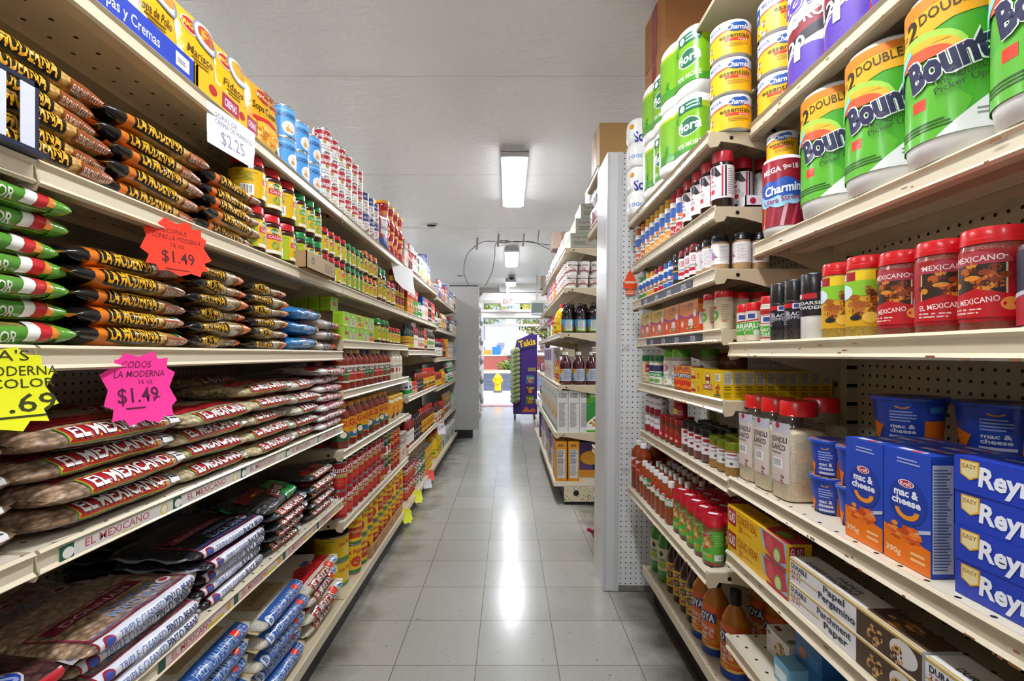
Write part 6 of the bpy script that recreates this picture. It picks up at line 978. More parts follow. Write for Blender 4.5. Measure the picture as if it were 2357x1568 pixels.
# black and pinto beans
stack(P['oval'], -.87, .69, zE, 3, .042, 'dark bean bag with blue oval', 'at the photo corner', 'oval label bean bags')
stack(P['dpinto'], -.852, 1.0, zE, 4, .030, 'pinto bag with white printed edge', 'beside dark bags', 'white edged pinto bags')
stack(P['dblack'], -.852, 1.325, zE, 5, .030, 'black bean bag with white printed edge', 'beside pinto bags', 'white edged black bean bags')
stack(P['blackm'], -.842, 1.625, zE, 4, .033, 'black bean bag with crimson label', 'under the bright green bag', 'black bean bags')
put(P['green'], -.858, 1.61, zE + .140, .1, 'bright green and black bean bag sloping on top of a stack', 'black bean bags', ry=.16, rx=.03)
stack(P['blackm'], -.842, 1.94, zE, 5, .034, 'black bean bag with crimson label', 'at far shelf end', 'black bean bags')
for i in range(4): put(P['dblack'], -1.09, 1.45, zE + .001 + i * .031, .06, f"shadowed black bean bag, {ORD[i]} from below in the rear pile", 'rear black bean bags')
for i in range(3): put(P['dpinto'], -1.09, 1.0, zE + .001 + i * .031, .03, f"shadowed pinto bag, {ORD[i]} from below in the rear pile", 'rear pinto bags')
# rice on the deck
stack(P['jas'], -.86, 1.24, zF, 6, .054, 'blue jasmine rice bag', 'nearer the photo corner', 'blue rice bags', ja=4)
stack(P['jas'], -.86, 1.60, zF, 5, .055, 'blue jasmine rice bag', 'beside the red rice bags', 'blue rice bags', ja=4)
stack(P['redrice'], -.848, 1.955, zF, 4, .053, 'red and white rice bag', 'before the yellow cans', 'red rice bags', ja=4)
for i in range(3): put(P['redrice'], -1.09, 1.9, zF + .001 + i * .056, .02, f"shadowed rice bag, {ORD[i]} from below, behind the red rice", 'rear rice bags')
# bouillon jars
row(-1, [P['k1'], P['k1y']], [1.445, 1.55, 1.655], zB, ['tall red-lidded green label jar', 'tall red-lidded yellow label jar'], ' past pasta', 'tall red lid bouillon jars', a=44, tiers=2, ja=25)
row(-1, P['k2'], [1.745, 1.818, 1.89], zB, 'green-lidded bouillon jar', ' past tall red lids', 'green lid bouillon jars', a=44, tiers=2, ja=20)
lay('kbox', 1.80, zB, 0, 'brown cardboard tray front before green-lidded jars', None, x=-.738)
row(-1, P['k3'], [1.96, 2.03, 2.10, 2.17], zB, 'small red-lidded bouillon jar', ' past brown tray', 'small red lid bouillon jars', a=46, tiers=2, ja=22)
row(-1, P['k4'], [2.245, 2.31, 2.375, 2.44], zB, 'small green-lidded bouillon jar', ' on jar shelf', 'small green lid bouillon jars', a=46, tiers=2, ja=22)
row(-1, P['k5'], [2.52, 2.595, 2.67], zB, 'small orange-lidded bouillon jar', ' below larger orange lids', 'orange lid bouillon jars', a=46)
row(-1, P['k5b'], [2.515, 2.605, 2.69], zB + .1065, 'large orange-lidded jar stacked on top', '', 'large orange lid jars', a=46)
row(-1, P['k6'], [2.79, 2.885], zB, 'slim tall green-lidded jar with orange label', '', 'tall green lid jars', a=46)
row(-1, P['k7'], [2.99, 3.1], zB, 'wide red-lidded bouillon jar before the white paper', '', 'wide red lid jars', a=50)
for t in range(3):
    for i in range(4): lay('pickle', 3.2 + i * .082, zB + t * .088, -.6, f"red and yellow jar behind white paper, {ORD[t]} tier, {ORD[i]} from near end", 'red and yellow jars', sc=.58)
# bouillon cubes
for t in range(2):
    for i in range(5):
        k = ['cube', 'cubep', 'cube', 'cubep', 'cubey'][(i + t * 2) % 5]
        lay(k, 2.175 + i * .1, 1.222 + t * .0645, RD.uniform(-.05, .05), f"small green bouillon box, {'upper' if t else 'bottom'} tier, {ORD[i]} from near end of box row", 'bouillon boxes')
for i in range(5): put(P['cube'], -.80 - i * .05, 2.165, 1.222 + .1296, 0, f"lime green bouillon box on top, {ORD[i]} in line going back", 'bouillon boxes on top')
row(-1, P['k8'], [2.77], 1.222, 'large green-lidded bouillon jar after the boxes', '', 'cube shelf jars', a=46)
row(-1, P['k2'], [2.865, 2.945], 1.222, 'green-lidded bouillon jar after the large one', '', 'cube shelf green lid jars', a=46)
row(-1, P['k3'], [3.03, 3.11, 3.19, 3.27], 1.222, 'red-lidded small jar after the boxes', '', 'cube shelf red lid jars', a=46, hs=.1)
# pasta sauces
ys = [2.215 + .098 * i for i in range(9)]
row(-1, [P['preg'], P['preg'], P['pre'], P['pre']], ys, .998, ['green label pasta sauce jar', 'green label pasta sauce jar', 'red label pasta sauce jar', 'red label pasta sauce jar'], ' of white-and-black label row', 'pasta sauce jars', a=52, ja=16)
row(-1, P['preg'], ys[:5], .998, 'shadowed green label sauce jar in second row', '', 'rear pasta sauce jars', a=52, xf=XL - .1)
row(-1, P['alf'], [3.12, 3.22, 3.32], .998, 'white alfredo sauce jar', ' past pasta sauces', 'alfredo jars', a=50)
ys = [2.22 + .104 * i for i in range(8)]
row(-1, [P['ragu'], P['ragub']], ys, .735, ['orange label sauce jar', 'orange label sauce jar with blue band'], ' on shelf', 'orange label sauce jars', a=50, ja=18)
row(-1, P['ragu'], ys[:5], .735, 'shadowed orange label sauce jar in second row', '', 'rear orange label jars', a=50, xf=XL - .1)
row(-1, P['mayoj'], [3.08, 3.21, 3.34], .735, 'white jar with orange label and yellow lid', '', 'mayonnaise jars', a=55)
lay('bigtom', 2.30, .425, -.9, 'very large red tomato can behind the tomato cans', 'catering tomato cans', x=-.865); lay('bigtom', 2.29, .425, -.8, 'second very large red tomato can, deep in shadow', 'catering tomato cans', x=-1.04)
ys = [2.185 + .082 * i for i in range(8)]
row(-1, P['tom'], ys, .425, 'red tomato can', ' of tomato shelf', 'red tomato cans', a=50, tiers=2, ja=20)
row(-1, P['tompaste'], [2.84], .425, 'dark red tomato paste can', ' after red tomato cans', 'tomato paste cans', a=50, tiers=2)
row(-1, P['gtom'], [2.92, 3.0], .425, 'green and white tomato can', ' after paste', 'green tomato cans', a=50, tiers=2, ja=20)
row(-1, P['rtom'], [3.08, 3.16, 3.24], .425, 'red salsa can with orange band', ' of tomato shelf', 'salsa cans', a=50, tiers=2, ja=20)
row(-1, P['bx4'], [3.34, 3.425], .425, 'grey and white box closing the tomato shelf', '', 'tomato shelf boxes', a=5)
# chile sauce cans on the deck
for t in range(2): put(P['palmb'], -.83, 2.27, zF + .0005 + t * .119, -.9, ('upper' if t else 'bottom') + ' very large yellow can beside the red rice bags', 'large yellow cans')
put(P['palmb'], -1.03, 2.27, zF + .0005, -.9, 'very large yellow can in shadow behind the others', 'large yellow cans')
ys = [2.395 + .104 * i for i in range(10)]
row(-1, [P['palm'], P['palmr']], ys, zF + .0045, ['yellow chile sauce can', 'yellow and red chile sauce can'], ' on bottom deck', 'chile sauce cans', a=48, tiers=2, ja=22, xf=-.728)
for i, y in enumerate((2.72, 3.09)): lay('ktray', y, zF, 0, f"brown cardboard tray under chile cans, {ORD[i]} from near end", 'cardboard case trays', x=-.775)
# third and fourth units: runs of assorted goods
DES = dict(cone='red cone-tipped chili bottle', bbq='dark barbecue sauce bottle with yellow label', bbqd='black-labelled barbecue sauce bottle', hot='orange hot sauce bottle with yellow label', hotd='brown hot sauce bottle with dark label', ketch='red sauce bottle with white label', soy='dark soy sauce bottle', vin='dark vinegar bottle with pale label', syr='brown syrup bottle', wor='green-necked sauce bottle with yellow label', mus='yellow mustard bottle', blueb='dark blue dressing bottle', ylw='yellow cocoa pouch', wgb='white pouch with green dot', pinkp='pink snack pouch', scan='silver coffee can', bx0='green and red mix box', bx1='white and blue mix box', bx2='pink mix box', bx3='orange mix box', bx4='beige tea box', smb='small dark spice jar', smr='small red spice jar', pickle='jar of red chiles', wgj='white and green jar', coffee='brown coffee bag', whpk='white tub with green square', grpk='pale green carton', ycan='yellow bean can', wcan='white and crimson can', gcan='green chile can', tom='red tomato can', rtom='red salsa can', palm='yellow chile sauce can', bcanis='navy canister', jugy='yellow oil jug', rbp='red and blue pouch', whsnack='white snack bag', redsnack='red snack bag', k3='red-lidded bouillon jar', goyat='brown sauce jar')
def mix(runs, y, z, where, side=-1, xf=None, a=48, gap=.006):
    xf = xf if xf is not None else (XL if side < 0 else XR)
    for r in runs:
        k, n = r[0], r[1]; tiers = r[2] if len(r) > 2 else 1; p = P[k]
        rnd = abs(p.d - p.w) < 1e-6; w = p.w
        ys = [y + w + i * (2 * w + gap) for i in range(n)]
        row(side, p, ys, z, DES[k], ' ' + where, DES[k] + ' run ' + where, xf=xf, a=a if rnd else 6, tiers=tiers, ja=12 if rnd else 4)
        y = ys[-1] + w + gap
W3, W4 = 'of third bay', 'by partition'
mix([('bx4', 1), ('cone', 3), ('ketch', 2), ('vin', 2), ('wgb', 3), ('bx1', 1)], 3.42, zA, W3 + ' top')
lay('ktray', 4.56, zA, 0, 'brown tray holding navy canisters on the top shelf', 'cardboard case trays')
for i in range(3): put(P['bcanis'], -.80 - .0 * i, 4.44 + i * .11, zA + .0035, -.8, f"navy canister standing in the brown tray, {ORD[i]} from near end", 'navy canisters')
put(P['bcanis'], -.80, 4.49, zA + .1545, -.8, 'navy canister stacked highest on the top shelf', 'navy canisters')
mix([('scan', 2), ('rbp', 2)], 4.88, 1.75, W4 + ' top start')
mix([('pinkp', 3), ('bx2', 2), ('scan', 3, 2), ('bx1', 3), ('bx4', 5)], 5.2, 1.75, W4 + ' top')
lay('rbp', 6.45, 1.75, -.4, 'red pouch last on the top shelf before grey partition', 'shelf pouches')
mix([('bx3', 2), ('bx0', 2), ('wgj', 3), ('bx1', 1), ('bx2', 2), ('smb', 4, 2), ('smr', 4, 2)], 3.53, zB, W3 + ' second shelf', gap=.008)
mix([('wgj', 2), ('syr', 2), ('ylw', 3), ('blueb', 4), ('soy', 3), ('bx4', 3), ('bx1', 2)], 4.92, 1.43, W4 + ' second shelf', gap=.02)
mix([('wor', 3), ('ketch', 2), ('syr', 3), ('hot', 2), ('vin', 5)], 3.53, 1.188, W3 + ' middle shelf', gap=.02)
mix([('soy', 5), ('cone', 3), ('ycan', 2, 2), ('bx4', 4), ('scan', 4)], 4.92, 1.12, W4 + ' middle shelf', gap=.03)
mix([('wgj', 2), ('smr', 3), ('hotd', 4), ('hot', 9), ('bbqd', 0)][:4], 3.53, .85, W3 + ' fourth shelf', gap=.018)
mix([('pickle', 4), ('mus', 3), ('soy', 2), ('wgj', 5, 2), ('bx4', 3)], 4.92, .82, W4 + ' fourth shelf', gap=.03)
mix([('ketch', 3), ('bbqd', 4), ('bbq', 8)], 3.53, .475, W3 + ' fifth shelf', gap=.012)
mix([('syr', 4), ('hot', 3), ('coffee', 4), ('grpk', 4)], 4.92, .455, W4 + ' fifth shelf', gap=.02)
mix([('tom', 4, 2), ('wcan', 3, 2), ('gcan', 3, 2), ('ycan', 5, 2)], 3.52, zF, W3 + ' deck', gap=.006, xf=-.735)
for i, y in enumerate((3.7, 4.08, 4.46)): lay('ktray', y, zF + .2215, 0, f"cardboard tray stacked on cans, {ORD[i]} along third bay deck", 'cardboard case trays', x=-.85)
mix([('jugy', 3), ('whpk', 8)], 4.95, zF, W4 + ' deck', gap=.02, xf=-.735)

# ---------------------------------------------------------------- spices and sauces (bay beside the pegboard)
def rrow(k, ys, z, xf, desc, where, group, a=38, **kw): row(1, P[k], ys, z, desc, where, group, xf=xf, a=a, **kw)
rrow('fiora', [1.665], 1.787, .555, 'large green toilet paper pack beside yellow rolls', '', 'green toilet paper packs', a=14, tiers=2, ja=3)
rrow('fiora', [1.915], 1.787, .555, 'green toilet paper pack behind the larger-looking one', '', 'rear green toilet paper packs', a=10, tiers=2, ja=3)
for i, y in enumerate((2.13, 2.225)):
    for t in range(2): put(P['scott'], .575 + .118 - .05 * i, y, 1.788 + t * .217, PI / 2 + PI + .15, f"white toilet paper pack with blue script, {'upper' if t else 'bottom'}, {ORD[i]} from green packs", 'white toilet paper packs')
row(1, P['ess'], [1.40], 1.787, 'yellow toilet paper roll beside green packs', '', 'yellow toilet paper rolls', xf=.583, a=40, tiers=3, ja=18)
zz = 1.577
rrow('sho', [2.235, 2.15], zz, .585, 'orange-lidded thin shaker beside pegboard', '', 'orange lid shakers'); rrow('shy', [2.08, 2.015, 1.95, 1.885, 1.82], zz, .585, 'yellow-lidded thin shaker', ', counted from pegboard', 'yellow lid shakers'); rrow('shr', [1.755, 1.695], zz, .585, 'red-lidded thin shaker between yellow and swirl jars', '', 'red lid shakers')
for i, y in enumerate((1.63, 1.555, 1.48, 1.40)): put(P['law'], .617, y, zz + .001, PI + .75, f"red-lidded swirl label jar in front row, {ORD[i]} from the thin shakers", 'swirl label seasoning jars')
for i, x in enumerate((.695, .765)): put(P['law'], x, 1.45, zz + .001, PI + 1.2 + i, f"red-lidded swirl label jar behind white tray, {ORD[i]} from shelf edge", 'swirl label seasoning jars')
put(P['ltray'], .735, 1.388, zz + .001, -PI / 2, 'low white printed carton tray at the end of the swirl jars', None)
zz = 1.402
for k, ys, d in (('sg', (2.20, 2.14), 'green-lidded short shaker'), ('sy', (2.08, 2.025), 'yellow-lidded short shaker'), ('sr', (1.97, 1.91), 'red-lidded short shaker'), ('sb', (1.85, 1.80), 'blue-lidded short shaker')):
    rrow(k, list(ys), zz, .588, d, ', counted from pegboard', d + 's')
rrow('pep', [1.74], zz, .588, 'black pepper shaker with blue disc among spices', '', 'pepper shakers'); rrow('laws', [1.685, 1.632, 1.58], zz, .588, 'slim red-lidded swirl label jar', ' of third shelf', 'slim swirl jars')
rrow('crm', [1.535, 1.483], zz, .59, 'black-lidded tan seasoning jar behind front three', '', 'rear tan seasoning jars')
for i, (x, y) in enumerate(((.622, 1.428), (.672, 1.40), (.724, 1.40))): put(P['crm'], x, y, zz + .001, -PI / 2 - .3 - .5 * i, f"black-lidded tan seasoning jar at shelf end, {ORD[i]} from the aisle", 'tan seasoning jars')
zz = 1.231
for i, y in enumerate((2.14, 1.972, 1.804, 1.636)): put(P['gby' if i < 2 else 'gbo'], .62, y, zz + .001, PI + RD.uniform(-.02, .02), f"{'yellow and orange' if i < 2 else 'bright orange'} seasoning carton, {ORD[i]} from the pegboard", 'seasoning cartons')
for i, (x, y) in enumerate(((.635, 1.515), (.637, 1.437), (.70, 1.47), (.76, 1.47))): put(P['gar'], x, y, zz + .001, PI + .9, f"red-lidded garlic powder jar, {ORD[i]} after the orange cartons", 'garlic powder jars')
zz = 1.03
rrow('grj', [2.235], zz, .612, 'green-lidded cream jar touching the pegboard', '', 'green lid jars'); rrow('grw', [2.11, 2.045], zz, .612, 'dark green-lidded white jar', ' of fifth shelf', 'green lid white jars'); rrow('lime', [1.96, 1.86], zz, .625, 'lime-lidded garlic salt jar', ' of fifth shelf', 'lime lid jars')
put(P['lime'], .745, 1.80, zz + .001, PI + .6, 'lime-lidded jar set back behind orange jars', 'lime lid jars')
rrow('goyaj', [1.795, 1.73, 1.668], zz, .612, 'short orange sauce jar in front of lime lids', '', 'short orange jars', a=46)
for i in range(3): put(P['goyat'], .80 + i * .001, 1.86 - i * .075, zz + .001, PI + .8, f"tall brown sauce jar at the back, {ORD[i]} from pegboard", 'tall brown jars')
for t in range(2): put(P['anns'], .638, 1.578, zz + .001 + t * .0425, PI, f"small yellow annatto box, {'upper' if t else 'bottom'} of two beside the long row", 'small yellow boxes')
for i in range(10): put(P['ann'], .623 + .0312 * i, 1.447, zz + .001, PI + RD.uniform(-.012, .012), f"yellow annatto box, {ORD[i]} from the aisle in the long row", 'yellow annatto boxes')
for i in range(5): put(P['anns'], .72 + (i % 3) * .062, 1.62 + (i // 3) * .1, zz + .001 + .0, PI, f"yellow box in shadow behind the long row, {ORD[i]} counted inward", 'rear yellow boxes')
zz = .806
rrow('wrs', [2.235, 2.165, 2.095], zz, .628, 'white and crimson spice tin', ' of tins', 'white spice tins', tiers=2, a=48)
rrow('rdl', [2.03, 1.97, 1.91, 1.85], zz, .632, 'red-lidded brown spice jar', ' after tins', 'red lid spice jars', a=46); rrow('rdl', [2.0, 1.93], zz, .69, 'red-lidded brown spice jar in second row', '', 'rear red lid jars', a=46)
put(P['rdlf'], .66, 1.865, zz + .1065, PI + .8, 'red jar stacked on top of red-lidded spice jars', 'red lid spice jars')
rrow('bll', [1.775, 1.712, 1.652, 1.592], zz, .63, 'black-lidded paprika jar', ' in front row', 'black lid spice jars', a=50); rrow('bll', [1.80, 1.735, 1.67, 1.605], zz, .70, 'black-lidded paprika jar in second row', '', 'rear black lid jars', a=50)
rrow('gnl', [1.53, 1.473, 1.416], zz, .632, 'olive-lidded cumin jar', ' in front row', 'olive lid spice jars', a=50); rrow('gnl', [1.55, 1.49], zz, .69, 'olive-lidded cumin jar in second row', '', 'rear olive lid jars', a=50)
for i, y in enumerate((1.322, 1.238, 1.152)): put(P['ses'], .688, y, .8195, PI + .03, f"red-lidded clear jar of sesame seeds, {ORD[i]} from the olive lids", 'sesame seed jars')
put(P['ses'], .80, 1.24, .8195, PI, 'red-lidded sesame jar standing behind the other three', 'sesame seed jars')
zz = .548
for i, (x, y) in enumerate(((.60, 2.235), (.66, 2.20), (.60, 2.155))): put(P['hsb'], x, y, zz + .001, PI + .7, f"tall brown chili sauce bottle with white cap, {ORD[i]} from pegboard", 'tall chili bottles')
for i, (x, y) in enumerate(((.73, 2.22), (.73, 2.13))): put(P['hsb'], x, y, zz + .001, PI + .7, f"tall chili sauce bottle in the row behind, {ORD[i]} from pegboard", 'tall chili bottles')
for r in range(4):
    for i, y in enumerate((2.085, 2.03, 1.975, 1.92, 1.865, 1.81, 1.745)): put(P['hssg' if (i == 2 and r == 0) else 'hss'], .588 + .056 * r, y - .012 * (r % 2) + .01, zz + .001, PI + .8 + RD.uniform(-.3, .3), f"small white-capped hot sauce bottle, {ORD[r]} row from aisle, {ORD[i]} from tall bottles", 'small hot sauce bottles')
for r in range(3):
    for i, y in enumerate((1.675, 1.612, 1.548, 1.485, 1.42)): put(P['seas'], .598 + .064 * r, y + .008 * (r % 2), zz + .001, PI + .85 + RD.uniform(-.35, .35), f"red-lidded seafood seasoning jar, {ORD[r]} row from aisle, {ORD[i]} from hot sauces", 'red lid seasoning jars')
zz = .17
for i, (x, y) in enumerate(((.69, 2.225), (.69, 2.12))): put(P['limeb'], x, y, zz + .001, PI + .9, f"green lime juice bottle on bottom deck, {ORD[i]} from the pegboard", 'lime juice bottles')
for i, (x, y) in enumerate(((.69, 2.025), (.69, 1.945), (.69, 1.87), (.69, 1.80))): put(P['marb'], x, y, zz + .001, PI + .9, f"maroon-capped marinade bottle with yellow label, {ORD[i]} from lime juice", 'marinade bottles')
for i, (x, y) in enumerate(((.69, 1.71), (.69, 1.62), (.70, 1.50))): put(P['nar'], x, y, zz + .001, PI + .8, f"black-capped orange sauce bottle, {ORD[i]} from the marinade bottles", 'orange sauce bottles')
for i, (x, y) in enumerate(((.86, 1.55), (.93, 1.50), (.86, 1.64))): put(P['nar'], x, y, zz + .001, PI + .8, f"orange sauce bottle in dark shelf depth, {ORD[i]} of three", 'orange sauce bottles')

# ---------------------------------------------------------------- nearest bay: towels, seasonings, macaroni, wraps
for t in range(3): put(P['ess'], .735, 1.315, 1.804 + t * .1045, PI + .5 + t * .3, f"yellow toilet paper roll left of purple towels, {ORD[2 - t]} from top", 'yellow toilet paper rolls')
for t in range(2): put(P['ess'], .86, 1.30, 1.804 + t * .1045, PI + .5, f"yellow toilet paper roll set back, {'upper' if t else 'bottom'} of two", 'yellow toilet paper rolls')
for i, y in enumerate((1.185, 1.045, .905)): put(P['bigroll'], .757, y, 1.804, PI + .8, f"purple and white big towel roll, {ORD[i]} from yellow rolls", 'purple towel rolls')
put(P['charred'], .72, 1.275, 1.469, PI + .85, 'crimson toilet paper pack with blue cloud beside green towel rolls', None); put(P['ess'], .735, 1.30, 1.675, PI + .45, 'yellow roll lying squashed on the crimson pack', 'yellow toilet paper rolls', sc=.72)
for i, y in enumerate((1.10, .95, .80, .65)): put(P['bounty'], .745, y, 1.469, PI + math.atan2(y, .745) * .86, f"green paper towel roll, {ORD[i]} from the crimson pack", 'green paper towel rolls')
zz = 1.19
for i, y in enumerate((1.325, 1.275)): put(P['gars'], .645, y, zz + .001, PI + .75, f"small green label garlic salt shaker, {ORD[i]} from shelf corner", 'garlic salt shakers')
put(P['gars2'], .655, 1.215, zz + .001, PI + .7, 'white garlic salt shaker next to black pepper grinders', 'garlic salt shakers')
for i, (x, y) in enumerate(((.70, 1.315), (.76, 1.32), (.725, 1.255))): put(P['gar'], x, y, zz + .001, PI + .9, f"red-lidded garlic jar behind small shakers, {ORD[i]} of three", 'garlic powder jars')
for i, y in enumerate((1.16, 1.10)): put(P['gri'], .652, y, zz + .001, PI + .72, f"black peppercorn grinder, {ORD[i]} from the garlic salt", 'pepper grinders')
put(P['gric'], .657, 1.035, zz + .001, PI + .7, 'white jar with coarse black label and black top', 'pepper grinders')
for i, y in enumerate((.965, .895)): put(P['yls'], .66, y, zz + .001, PI + .72, f"red-lidded yellow chicken seasoning jar, {ORD[i]} from the pepper", 'yellow seasoning jars')
for i, (y, a) in enumerate(((.815, .62), (.74, 1.2), (.665, .62))): put(P['reds'], .664, y, zz + .001, PI + a, f"red-lidded fajita seasoning jar, {ORD[i]} from yellow jars", 'red seasoning jars')
for i, (x, y) in enumerate(((.76, .66), (.755, .745))): put(P['reds'], x, y, zz + .001, PI + .5, f"red-lidded seasoning jar behind the dark tins, {ORD[i]} of two", 'red seasoning jars')
put(P['tins'], .675, .575, zz + .001, PI + .75, 'navy and crimson spice tin after the red seasoning jars', 'spice tins'); put(P['tinw'], .675, .462, zz + .001, PI + .7, 'grey and crimson spice tin at the photo edge', 'spice tins')
zz = .818
for i, (k, x, y, z) in enumerate((('cup', .70, 1.055, 0), ('cup', .70, .967, 0), ('cup', .70, 1.055, .0795), ('cup', .70, .967, .0795))): put(P[k], x, y, zz + .001 + z, PI + .7, f"small blue macaroni cup, {'upper' if z else 'bottom'} tier, {ORD[i % 2]} from the sesame jars", 'macaroni cups')
for i, (x, y) in enumerate(((.79, 1.05), (.79, .96), (.88, 1.05))): put(P['cup'], x, y, zz + .001, PI + .7, f"small blue macaroni cup in the row behind, {ORD[i]} inward", 'macaroni cups')
for c, (x, y) in enumerate(((.80, .97), (.86, .85), (.90, .72))):
    for t in range(3):
        if t < 2 and c == 0: continue
        put(P['cupb'], x, y, zz + .001 + t * .0865 + (.0 if c else -.0) - (.0), PI + .7, f"wide blue macaroni cup, {ORD[2 - t]} from top, {ORD[c]} column inward", 'wide macaroni cups')
for i, y in enumerate((.88, .785)):
    for j in range(4): put(P['mac'], .661 + .037 * j, y, zz + .001, PI, f"blue macaroni box, {ORD[i]} file from the cups, {ORD[j]} from the aisle", 'macaroni boxes')
for t in range(4): put(P['foil'], .672, .538, zz + .001 + t * .0495, PI + RD.uniform(-.015, .015), f"blue foil box, {ORD[3 - t]} from top of the stack", 'foil boxes')
for t in range(3): put(P['foil'], .74, .54, zz + .001 + t * .0495, PI, f"blue foil box of the rear stack, {ORD[2 - t]} from top", 'foil boxes')
zz = .612
put(P['glad2'], .648, 1.225, zz + .001, PI, 'lower yellow cling wrap box with watermelon picture', 'cling wrap boxes'); put(P['glad1'], .648, 1.228, zz + .0635, PI - .01, 'upper yellow cling wrap box with watermelon picture', 'cling wrap boxes'); put(P['glad1'], .71, 1.228, zz + .001, PI, 'yellow cling wrap box behind the front pair', 'cling wrap boxes')
put(P['par2'], .65, .90, zz + .001, PI, 'lower white parchment paper box next to cling wrap', 'parchment boxes'); put(P['par1'], .652, .902, zz + .0515, PI, 'upper white parchment paper box next to cling wrap', 'parchment boxes')
put(P['par2'], .65, .548, zz + .001, PI, 'lower white parchment box nearest the photo corner', 'parchment boxes'); put(P['par1'], .65, .55, zz + .0515, PI, 'upper white parchment box nearest the photo corner', 'parchment boxes')
for i in range(2): put(P['par1'], .72, .90 - .35 * i, zz + .001, PI, f"white parchment box in the second row, {ORD[i]} from cling wrap", 'parchment boxes')
zz = .378
for i in range(4): put(P['pbox'], .705 + .043 * i, 1.235, zz + .001, PI, f"white pasta box on lowest shelf, {ORD[i]} from the aisle", 'white pasta boxes')
for j in range(2):
    for i in range(4): put(P['bbox'], .715 + .049 * i, 1.12 - .105 * j, zz + .001, PI, f"blue tea box on lowest shelf, {ORD[j]} rank from pasta boxes, {ORD[i]} from aisle", 'blue boxes')
for i in range(4): put(P['bbox'], .715 + .049 * i, 1.12, zz + .0635, PI, f"blue tea box stacked on the lowest shelf ranks, {ORD[i]} from aisle", 'blue boxes')
put(P['lbox'], .675, 1.15, zz + .001, PI, 'light blue box beside the white pasta boxes', None)
# cartons on top
TOPS = MB().box(.60, 1.36, 2.192, .95, 2.66, 2.205, M('b9ab90', .5)); tb = Proto('top_board', 'shelf board', 0, 0, 0); tb.part('board', TOPS); put(tb, 0, 0, 0, 0, 'cream board on top of the spice shelving under brown cartons')
KB = kbox('cardboard_box', .16, .13, .22, 'a8703c', '8a1f2a', 'y'); KB2 = kbox('cardboard_box', .17, .14, .23, 'b07a44', '8a1f2a', 'y')
put(KB2, .80, 2.10, 2.206, PI, 'lower brown carton with red tape above white toilet paper', 'brown cartons'); put(KB, .79, 2.10, 2.437, PI + .03, 'upper brown carton with red tape near the ceiling', 'brown cartons')
KB3 = kbox('cardboard_box', .23, .13, .235, 'b8935c', 'a8844e', 'y'); put(KB3, .728, 2.79, 2.195, 0, 'big tan carton on the shelving behind the pegboard')
p = Proto('dark_top_board', 'shelf board', 0, 0, 0); p.part('board', MB().box(.96, -.02, 2.2, .975, 1.9, 2.6, M('24262a', .3))); put(p, 0, 0, 0, 0, 'dark board rising behind the top shelf of paper goods')

# ---------------------------------------------------------------- cereal, juice and noodle cups
for t in range(2):
    for i in range(4): put(P['cupn'], .50 + i * .094 - .012 * (1 - t), 3.815, 1.679 + t * .1025, -PI / 2 + RD.uniform(-.6, .3), f"white noodle cup at shelf end, {'upper' if t else 'bottom'} tier, {ORD[i]} from the aisle", 'noodle cups')
    for i in range(8): put(P['cupn'], .488, 3.915 + i * .096, 1.679 + t * .1025, PI + .7 + RD.uniform(-.5, .5), f"white noodle cup along the aisle, {'upper' if t else 'bottom'} tier, {ORD[i]} from shelf end", 'noodle cups along the aisle')
for i in range(4): put(P['juiced'], .462 + i * .102, 3.83, 1.327, -PI / 2 + RD.uniform(-.2, .2), f"black juice bottle at shelf end, {ORD[i]} from the aisle", 'dark juice bottles')
for i in range(3): put(P['juiced'], .51 + i * .102, 3.93, 1.327, -PI / 2, f"black juice bottle one row in, {ORD[i]} from the aisle", 'dark juice bottles')
for i in range(4): put(P['juicep'], .447 + i * .104, 3.83, .921, -PI / 2 + RD.uniform(-.2, .2), f"purple juice bottle at shelf end, {ORD[i]} from the aisle", 'purple juice bottles')
for i in range(3): put(P['corn'], .42 + i * .087, 3.90, .552, PI, f"grey white corn cereal box at shelf end, {ORD[i]} from the aisle", 'corn cereal boxes')
put(P['green_cer'], .70, 3.81, .552, -PI / 2, 'green cereal box facing out beside the corn cereal', 'cereal boxes')
for i in range(2): put(P['kix'], .408 + i * .098, 3.885, .171, PI, f"orange cereal box on bottom deck, {ORD[i]} from the aisle", 'orange cereal boxes')
put(P['pcer'], .66, 3.95, .171, -PI / 2, 'dark purple cereal box in shadow beside orange boxes', 'cereal boxes'); put(P['wcer'], .78, 3.95, .171, -PI / 2, 'white cereal box in shadow beside the dark one', 'cereal boxes')
for i in range(6): put(P['corn'], .42, 4.15 + i * .245, .552, PI, f"white cereal box seen edge-on, {ORD[i]} behind the corn cereal", 'corn cereal boxes along the aisle')
for i, k in enumerate(('wcer', 'pcer', 'wcer', 'rcer', 'wcer', 'wcer', 'rcer', 'pcer')): put(P[k], .41, 4.20 + i * .24, .171, PI, f"{dict(wcer='white', pcer='purple', rcer='red')[k]} box seen edge-on along the bottom deck, {ORD[i]} past orange cereal", 'bottom deck boxes')
for i in range(6): put(P['hot' if i % 2 else 'mus'], .44, 3.95 + i * .075, .921, PI + .6, f"small sauce bottle beside purple juice, {ORD[i]} from shelf end", 'small bottles by the juice')
for i in range(4): put(P['wcer'], .435, 4.6 + i * .22, .921, PI, f"tall white carton past the small bottles, {ORD[i]} along the aisle", 'white cartons'); 
for i, k in enumerate(('jugy', 'bx1', 'bx2', 'wgj', 'bx3', 'bx1', 'wgj', 'bx0', 'bx1', 'wgj')): put(P[k], .452, 4.06 + i * .13, 1.327, PI + .3, f"{dict(jugy='orange jug', bx1='white box', bx2='pink box', wgj='white jar', bx3='orange box', bx0='green box')[k]} past the black juice, {ORD[i]} along the aisle", 'goods past the black juice')
